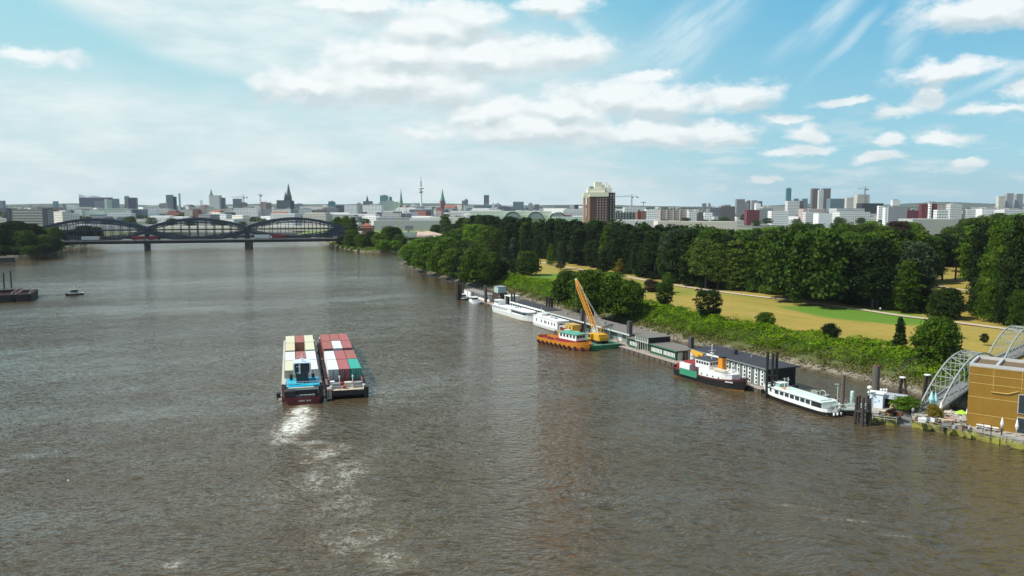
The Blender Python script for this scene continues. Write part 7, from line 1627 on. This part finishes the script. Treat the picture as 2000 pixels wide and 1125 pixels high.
# things on the quay
def kiosk():
    x, y = qp(1714, 797); t = thing('white_kiosk', 'white boxy kiosk with blue figures behind the dolphin on the quay', 'kiosk', (x, y, ZQ), GZ); k = .5
    b = MB(); b.box(-1.9, .9, 0, 2.2, 0, 2.9); b.build('wall', mat('kiosk_white', (.66, .74, .80), .6), t); b = MB(); b.box(-2.1, 1.1, -.2, 2.4, 2.905, 3.05); b.build('roof', white, t)
    for (u, v) in ((-1.3, 1.1), (-1.2, 1.9), (-.5, 1.2), (-.45, 2.1), (.2, 1.5)): b = MB(); b.tube((u, -.03, v), (u, .0, v), .16, n=10); b.build('blue_mark', mat('sign_blue', (.12, .35, .55), .5), t)
    t = thing('pump_shed', 'open dark shed with a metal roof and stacked boards beside the kiosk', 'shed', (x + 1.6, y + .6, ZQ), GZ)
    b = MB(); b.box(0, 3.4, 2.2, 2.4, 0, 2.0); b.box(0, .15, .2, 2.2, 0, 2.0); b.build('wall', charcoal, t); b = MB(); b.add([(-.2, -.3, 1.9), (3.8, -.3, 1.9), (3.8, 2.7, 2.5), (-.2, 2.7, 2.5), (-.2, -.3, 2.0), (3.8, -.3, 2.0), (3.8, 2.7, 2.6), (-.2, 2.7, 2.6)], [(0, 3, 2, 1), (4, 5, 6, 7), (0, 1, 5, 4), (1, 2, 6, 5), (2, 3, 7, 6), (3, 0, 4, 7)]); b.build('roof', mat('zinc', (.36, .38, .40), .4), t)
    for k_ in range(3):
        q = thing('boards_bundle', ['lowest', 'middle', 'topmost'][k_] + ' pale board of the stack before the dark shed', 'boards', (x + 2.0 + .15 * k_, y - .8 + .1 * k_, ZQ + .3 + .32 * k_), GZ, 'boards before the shed'); b = MB(); b.box(0, 3.4, 0, .5, 0, .14); b.build('board', mat('pale_wood', (.62, .50, .33)), q); b = MB(); b.box(.4, .6, 0, .5, -.16, -.003); b.box(2.6, 2.8, 0, .5, -.16, -.003); b.build('bearer', wood, q)
    for k_ in range(3):
        q = thing('white_drum', ['left', 'middle', 'right'][k_] + ' white upright drum on the shed roof beside the tube pile', 'drum', (x + 2.2 + .55 * k_, y + 3.5, ZQ + 2.0), GZ, 'white drums'); b = MB(); b.lathe([(.22, 0), (.24, .1), (.24, 1.0), (.2, 1.1)], n=12); b.build('drum', white, q); b = MB(); b.lathe([(.2, 1.105), (.12, 1.2)], n=12); b.build('lid', white, q)
    q = thing('globe_lamp', 'cream ball light on a post beside the tube pile', 'lamp', (x - 1.6, y + .4, ZQ)); b = MB(); b.tube((0, 0, 0), (0, 0, 3.6), .08); b.build('post', greyp, q); b = MB(); b.lathe([(.05, 3.6), (.38, 3.8), (.5, 4.1), (.38, 4.4), (.05, 4.55)], n=14); b.build('globe', cream, q)
kiosk()
x, y = qp(1766, 800); tree(x, y, ZQ, 6.4, 2.5, 'bush', 'bright', 'sprawling leafy shrub over the cafe terrace before the footbridge', None, 'shrub', 0, 'shrub')
x, y = qp(1823, 815); tree(x, y, ZQ, 3.2, 2.4, 'bush', 'gold', 'rounded yellowish bush at the foot of the footbridge', None, 'shrub', 1, 'shrub')
x, y = qp(1740, 812); tree(x, y, ZQ, 2.2, 1.2, 'bush', 'copper', 'low reddish plant on the quay beside the shrub', None, 'shrub', 1, 'shrub')
def person(x, y, z, top, legs, label, group='people on the quay', rz=None):
    t = thing('person', label, 'person', (x, y, z), random.uniform(0, 6) if rz is None else rz, group)
    me = bpy.data.meshes.new('body'); vs = [(0, 0, .95), (0, 0, 1.25), (0, 0, 1.45), (0, 0, 1.55), (0, .02, 1.68), (.1, 0, .9), (.12, .05, .5), (.13, 0, .06), (.13, .12, .04), (-.1, 0, .9), (-.11, -.08, .5), (-.12, -.14, .08), (-.12, -.03, .04), (.2, 0, 1.42), (.27, .02, 1.15), (.26, .12, .92), (-.2, 0, 1.42), (-.27, 0, 1.15), (-.26, .08, .92)]
    es = [(0, 1), (1, 2), (2, 3), (3, 4), (0, 5), (5, 6), (6, 7), (7, 8), (0, 9), (9, 10), (10, 11), (11, 12), (2, 13), (13, 14), (14, 15), (2, 16), (16, 17), (17, 18)]
    me.from_pydata(vs, es, []); o = link('body', me, t); sk = o.modifiers.new('skin', 'SKIN'); rr = [.15, .16, .15, .06, .11, .1, .075, .05, .04, .1, .075, .05, .04, .07, .05, .035, .07, .05, .035]
    for i, v in enumerate(me.skin_vertices[0].data): v.radius = (rr[i], rr[i] * .8); v.use_root = i == 0
    o.modifiers.new('sub', 'SUBSURF').levels = 1
    m, n_, p_ = pmat('clothes_' + str(len(bpy.data.materials))); s_ = n_.n('ShaderNodeSeparateXYZ'); n_.l(n_.n('ShaderNodeTexCoord').outputs['Object'], s_.inputs[0])
    n_.l(n_.mix(n_.m('GREATER_THAN', s_.outputs[2], 1.5), n_.mix(n_.m('GREATER_THAN', s_.outputs[2], .95), legs, top), (.45, .28, .2)), p_.inputs['Base Color']); me.materials.append(m); o.modifiers['sub'].render_levels = 1
    b = MB(); b.lathe([(.02, 1.66), (.12, 1.68), (.11, 1.76), (.03, 1.81)], (0, -.01), 10); b.build('hair', mat('hair', (.03, .02, .015), .8), t)
    return t
for px, py, tc_, lc, l in [(1776, 806, (.1, .15, .3), (.05, .05, .08), 'person in dark blue standing at the top of the quay steps'), (1783, 812, (.5, .5, .5), (.1, .1, .15), 'person in grey walking beside the quay steps'), (1798, 808, (.05, .05, .05), (.2, .2, .25), 'person in black near the footbridge foot'), (1876, 829, (.6, .6, .6), (.1, .1, .1), 'person in white top near the lime green umbrella'),
                           (1920, 846, (.6, .6, .62), (.1, .12, .2), 'person in white at the terrace before the golden building'), (1935, 850, (.3, .1, .1), (.1, .1, .1), 'person in dull red at the terrace before the golden building'), (1956, 852, (.1, .1, .12), (.05, .05, .05), 'person in black by the golden building window')]:
    person(*qp(px, py), ZQ, tc_, lc, l)
for px, py, tc_, l in [(1340, 562, (.05, .05, .06), 'dark clothed walker on the sandy path at the left'), (1534, 583, (.1, .1, .3), 'walker in blue on the sandy path at the bay'), (1719, 609, (.7, .7, .7), 'walker in a white shirt on the path, upper one'), (1449, 573, (.3, .05, .05), 'walker in red on the sandy path in the middle')]:
    person(*at(px, py, 4.62), 4.62, tc_, (.05, .05, .08), l, 'walkers on the path')
def table(px, py, m_, label, n=2, parasol=None):
    x, y = qp(px, py); t = thing('beer_table', label, 'table', (x, y, ZQ), GZ + random.uniform(-.1, .1), 'cafe tables on the quay')
    b = MB(); b.box(-1.1, 1.1, -.3, .3, .74, .78); b.build('tabletop', m_, t)
    for s_ in (-.85, .85): b = MB(); b.box(s_ - .03, s_ + .03, -.25, .25, 0, .735); b.build('leg', charcoal, t)
    for s_ in (-1, 1):
        q = thing('bench', label.replace('table', 'bench') + (', near side' if s_ < 0 else ', far side'), 'bench', (x + math.sin(GZ) * -.62 * s_, y + math.cos(GZ) * .62 * s_, ZQ), t.rotation_euler[2], 'cafe benches on the quay'); b = MB(); b.box(-1.1, 1.1, -.13, .13, .44, .47); b.build('seat', m_, q)
        for u in (-.85, .85): b = MB(); b.box(u - .03, u + .03, -.11, .11, 0, .435); b.build('leg', charcoal, q)
pw = mat('pale_wood', (.62, .50, .33)); pinkw = mat('pink_wood', (.50, .26, .20), .8)
for px, py, m_, l in [(1838, 815, pw, 'pale cafe table nearest the footbridge foot'), (1850, 812, pw, 'pale cafe table behind the rowing boats'), (1856, 824, pinkw, 'reddish cafe table left of the lime umbrella'), (1846, 827, pw, 'pale cafe table at the quay edge'), (1727, 810, pw, 'pale cafe table on the left quay block'), (1920, 838, white, 'white cafe table along the golden wall'), (1936, 842, white, 'white cafe table before the golden wall, right one'), (1970, 860, greyp, 'grey cafe table by the glass door'), (1988, 866, greyp, 'grey cafe table at the right edge')]:
    table(px, py, m_, l)
def parasol(px, py, c, label, h=3.0, r=.35, open_=False):
    x, y = qp(px, py); t = thing('parasol', label, 'parasol', (x, y, ZQ), 0, 'cafe parasols'); b = MB(); b.tube((0, 0, 0), (0, 0, h), .035); b.build('pole', greyp, t); b = MB()
    if open_: b.lathe([(r, h - .5), (r, h - .42), (.05, h + .1)], n=10)
    else: b.lathe([(.06, h * .35), (r * .6, h * .45), (r, h * .62), (.12, h * .95), (.02, h + .1)], n=9)
    b.build('canopy', c, t); b = MB(); b.cbox((0, 0, .08), (.6, .6, .15)); b.build('foot', concrete, t)
parasol(1818, 806, mat('pale_turquoise', (.35, .66, .70), .6), 'folded pale turquoise parasol leaning left at the footbridge', 4.4, .55); parasol(1826, 806, mat('pale_turquoise', (.35, .66, .70)), 'folded pale turquoise parasol leaning right at the footbridge', 4.0, .5)
parasol(1837, 816, white, 'folded white parasol right of the turquoise pair', 3.2, .35); parasol(1888, 828, white, 'folded white parasol at the corner of the golden building', 3.0, .35); parasol(1877, 826, mat('lime_cloth', (.35, .62, .03), .6), 'open lime green parasol beside the golden building', 2.4, 1.1, True)
parasol(1956, 848, white, 'folded white parasol left of the glass door', 3.0, .3); parasol(1985, 852, white, 'folded white parasol right of the glass door', 3.0, .3)
for px, py, l in [(1848, 808, 'white upturned dinghy lying left on the quay'), (1862, 812, 'white upturned dinghy lying right on the quay')]:
    x, y = qp(px, py); t = thing('dinghy', l, 'dinghy', (x, y, ZQ), random.uniform(.2, .6), 'upturned dinghies'); b = MB(); N = 10; vs = []
    for i in range(N + 1):
        u = i / N; w = .75 * max(.05, (1 - (2 * u - .8) ** 2 * .65)) if u < .98 else .05
        vs += [((u - .5) * 4, -w, .05), ((u - .5) * 4, -w * .6, .5), ((u - .5) * 4, w * .6, .5), ((u - .5) * 4, w, .05)]
    b.add(vs, [(4 * i + j, 4 * i + 4 + j, 4 * i + 5 + j, 4 * i + 1 + j) for i in range(N) for j in range(3)] + [(0, 1, 2, 3)]); b.build('hull', white, t); b = MB(); b.beam((-1.9, 0, .56), (1.8, 0, .56), .08); b.build('keel', greyp, t)
g = random.Random(9)
for k in range(16):
    px = 1725 + 11 * k + g.uniform(-3, 3); x, y = qp(px, 812 + max(0, px - 1745) * .20 + g.uniform(-7, 2))
    if 1757 < px < 1782: continue
    nm = g.choice(['planter', 'crate']); cl = g.choice(['white', 'grey', 'brown', 'rusty']); t = thing(nm, 'small %s %s among the clutter at the quay edge' % (cl, nm), nm, (x, y, ZQ), g.uniform(0, 3), 'clutter on the quay')
    m_ = dict(white=white, grey=greyp, brown=wood, rusty=rust)[cl]; b = MB(); s_ = g.uniform(.35, .7)
    b.prism([(-s_, -s_ * .6), (s_, -s_ * .6), (s_, s_ * .6), (-s_, s_ * .6)], 0, s_ * 1.1, s1=1.12 if nm == 'planter' else 1); b.build('box', m_, t); b = MB(); b.box(-s_ * .95, s_ * .95, -s_ * .55, s_ * .55, s_ * 1.1 + .002, s_ * 1.1 + .06); b.build('lid' if nm == 'crate' else 'soil', m_ if nm == 'crate' else bark, t)
for k, (p0, p1, l) in enumerate([((1705, 820), (1752, 826), 'low white railing along the left quay block'), ((1787, 828), (1880, 846), 'low grey railing along the quay before the cafe'), ((1884, 848), (2010, 876), 'low grey railing along the quay before the golden building')]):
    a, c = qp(*p0), qp(*p1); t = thing('quay_railing', l, 'railing', (a[0], a[1], ZQ), 0, 'railings on the quay'); rail(t, [(0, .3, 0), (c[0] - a[0], c[1] - a[1] + .3, 0)], .9, greyp if k else offwhite, 'rails', 1.5)
# gangway and gear behind the saloon boat
def gangway():
    a = Vector(at(1622, 797, 1.1)); c = Vector(at(1692, 800, 1.9)); d = c - a; t = thing('gangway', 'pale green railed gangway between the cluttered pontoon and the quay', 'gangway', (a.x, a.y, 0), math.atan2(d.y, d.x)); L = d.length; gp = mat('pale_green_rail', (.45, .62, .55), .5)
    b = MB(); b.beam((0, 0, 1.0), (L, 0, 1.85), 1.5, .15); b.build('deck', greyp, t)
    for s_ in (-.75, .75):
        b = MB(); n = 6
        for q in (.15, 1.1): b.beam((0, s_, 1.0 + q), (L, s_, 1.85 + q), .1)
        for i in range(n): b.beam((L * i / n, s_, 1.15 + .85 * i / n), (L * (i + 1) / n, s_, 2.1 + .85 * (i + 1) / n), .07); b.beam((L * i / n, s_, 1.15 + .85 * i / n), (L * i / n, s_, 2.1 + .85 * i / n), .07)
        b.build('railing', gp, t)
    for px, l in ((1635, 'pale green lamp post with a T-shaped head behind the gangway'), (1643, 'thin pale lamp post beside the brown round pile')):
        x, y = at(px, 790, .8); t = thing('lamp_post', l, 'lamp post', (x, y, .8), 0, 'pontoon lamp posts'); b = MB(); b.tube((0, 0, -.9), (0, 0, 4.3), .08); b.build('pole', gp, t); b = MB(); b.box(-.6, .6, -.12, .12, 4.3, 4.42); b.build('lamp_head', gp, t)
gangway()
x, y = at(1664, 790, .9); t = thing('pale_column', 'squat pale pillar standing behind the gangway', 'pillar', (x, y, 0)); b = MB(); b.lathe([(.45, -.5), (.42, 3.6), (.3, 3.8)], n=12); b.build('shaft', mat('pale_green_rail', (.45, .62, .55)), t); b = MB(); b.lathe([(.5, 1.0), (.5, 1.2)], n=12); b.build('collar', greyp, t)
g = random.Random(21)
for k in range(15):
    s_ = 63.5 + 14.0 * (k / 15) + g.uniform(-.4, .4); cl = g.choice(['grey', 'rusty', 'white', 'brown', 'black']); nm = g.choice(['tarpaulin_heap', 'crate', 'gas_bottle', 'crate']); t = thing(nm, 'small %s %s on the cluttered pontoon behind the saloon boat' % (cl, nm.replace('_', ' ')), nm.replace('_', ' '), S(s_, g.uniform(3.9, 7.9), .8), g.uniform(0, 3), 'gear on the cluttered pontoon'); m_ = dict(white=white, grey=greyp, brown=wood, rusty=rust, black=charcoal)[cl]; b = MB()
    if nm == 'crate': q = g.uniform(.4, .9); b.box(-q, q, -q * .6, q * .6, 0, q); b.build('box', m_, t); b = MB(); b.box(-q - .03, q + .03, -q * .62, q * .62, q + .002, q + .07); b.build('lid', m_, t)
    elif nm == 'gas_bottle': b.lathe([(.18, 0), (.2, .1), (.2, .95), (.08, 1.15)], n=10); b.build('bottle', m_, t); b = MB(); b.lathe([(.08, 1.152), (.08, 1.3)], n=8); b.build('valve', greyp, t)
    else: b.lathe([(.95, 0), (.8, .35), (.45, .75), (.05, .9)], n=9); b.build('sheet', m_, t); b = MB(); b.box(-.9, .9, -.04, .04, .0, .38); b.build('strap', rubber, t)
t = thing('rowing_boat', 'white covered dinghy upside down on the cluttered pontoon', 'dinghy', S(73.2, 5.2, .85), RZ); b = MB(); b.prism([(-2.4, -.6), (1.2, -.9), (2.4, 0), (1.2, .9), (-2.4, .6)], 0, .8, s1=.7); b.build('hull', white, t); b = MB(); b.beam((-2, 0, .84), (1.8, 0, .84), .08); b.build('keel', greyp, t)
t = thing('davit', 'pale curved davit frame on the cluttered pontoon', 'davit', S(70.5, 5.6, .8), RZ); b = MB()
for i in range(8): a0, a1 = math.pi * i / 8, math.pi * (i + 1) / 8; b.tube((-.8 * math.cos(a0), 0, 1.6 + .6 * math.sin(a0)), (-.8 * math.cos(a1), 0, 1.6 + .6 * math.sin(a1)), .07, n=6)
b.tube((-.8, 0, 0), (-.8, 0, 1.6), .07); b.tube((.8, 0, .9), (.8, 0, 1.6), .07); b.build('frame', mat('pale_green_rail', (.45, .62, .55)), t); b = MB(); b.tube((.8, 0, .5), (.8, 0, .9), .03); b.build('hook', charcoal, t)
t = thing('fence_panels', 'grey mesh fence around the downstream corner of the cluttered pontoon', 'fence', S(76, 4.2, .8), RZ); rail(t, [(0, 0, 0), (2.8, 0, 0), (2.8, 3.6, 0), (0, 3.6, 0)], 1.8, greyp, 'mesh_panel', .35, .03)
# street lights and sign over the wood
for px, py, l in [(1426, 456, 'white banner pole rising above the dark tree tops'), (1469, 438, 'thin lamp mast behind the wood, left one'), (1534, 442, 'thin lamp mast behind the wood, right one'), (1690, 444, 'thin lamp mast beyond the belt of trees at right'), (1718, 436, 'thinnest lamp mast beyond the belt of trees')]:
    Y = 420 if px == 1426 else 560; x, _, z = P(px, py, Y); t = thing('lamp_mast', l, 'lamp mast', (x, Y, 4), 0, 'masts over the wood'); b = MB(); b.tube((0, 0, 0), (0, 0, z - 4), .3); b.build('pole', greyp, t); b = MB(); b.box(-.9, .9, -.3, .3, z - 4, z - 3.6) if px != 1426 else b.box(-.8, .8, -.35, .35, z - 7.5, z - 4); b.build('lamp_head' if px != 1426 else 'banner', offwhite, t)
_n = {}
for _o in bpy.data.objects:
    if _o.parent is None and _o.get('category') == 'tree': _n[_o.get('group')] = _n.get(_o.get('group'), 0) + 1
print('TREES', _n)

def ropes(t, lst):
    for p_, q in lst:
        b = MB(); p_, q = Vector(p_), Vector(q); n = 6; pt = [p_.lerp(q, i / n) - Vector((0, 0, .35 * math.sin(math.pi * i / n))) for i in range(n + 1)]
        for i in range(n): b.tube(pt[i], pt[i + 1], .035, n=4)
        b.build('mooring_rope', mat('rope', (.30, .27, .2), .9), t)
for _o in list(bpy.data.objects):
    if _o.parent is None and _o.name in ('saloon_boat', 'buoy_tender', 'tug_boat', 'white_ship', 'houseboat'):
        s_ = -1 if _o.name == 'saloon_boat' else 1
        hh = 10 if _o.name != 'white_ship' else 13
        ropes(_o, [((hh * .9, s_ * 1.6, 2.0), (hh * 1.12, s_ * 4.6, 1.1)), ((-hh * .85, s_ * 2.0, 1.8), (-hh * 1.1, s_ * 4.6, 1.1)), ((2, s_ * 2.5, 1.7), (4.5, s_ * 4.2, 1.1))])
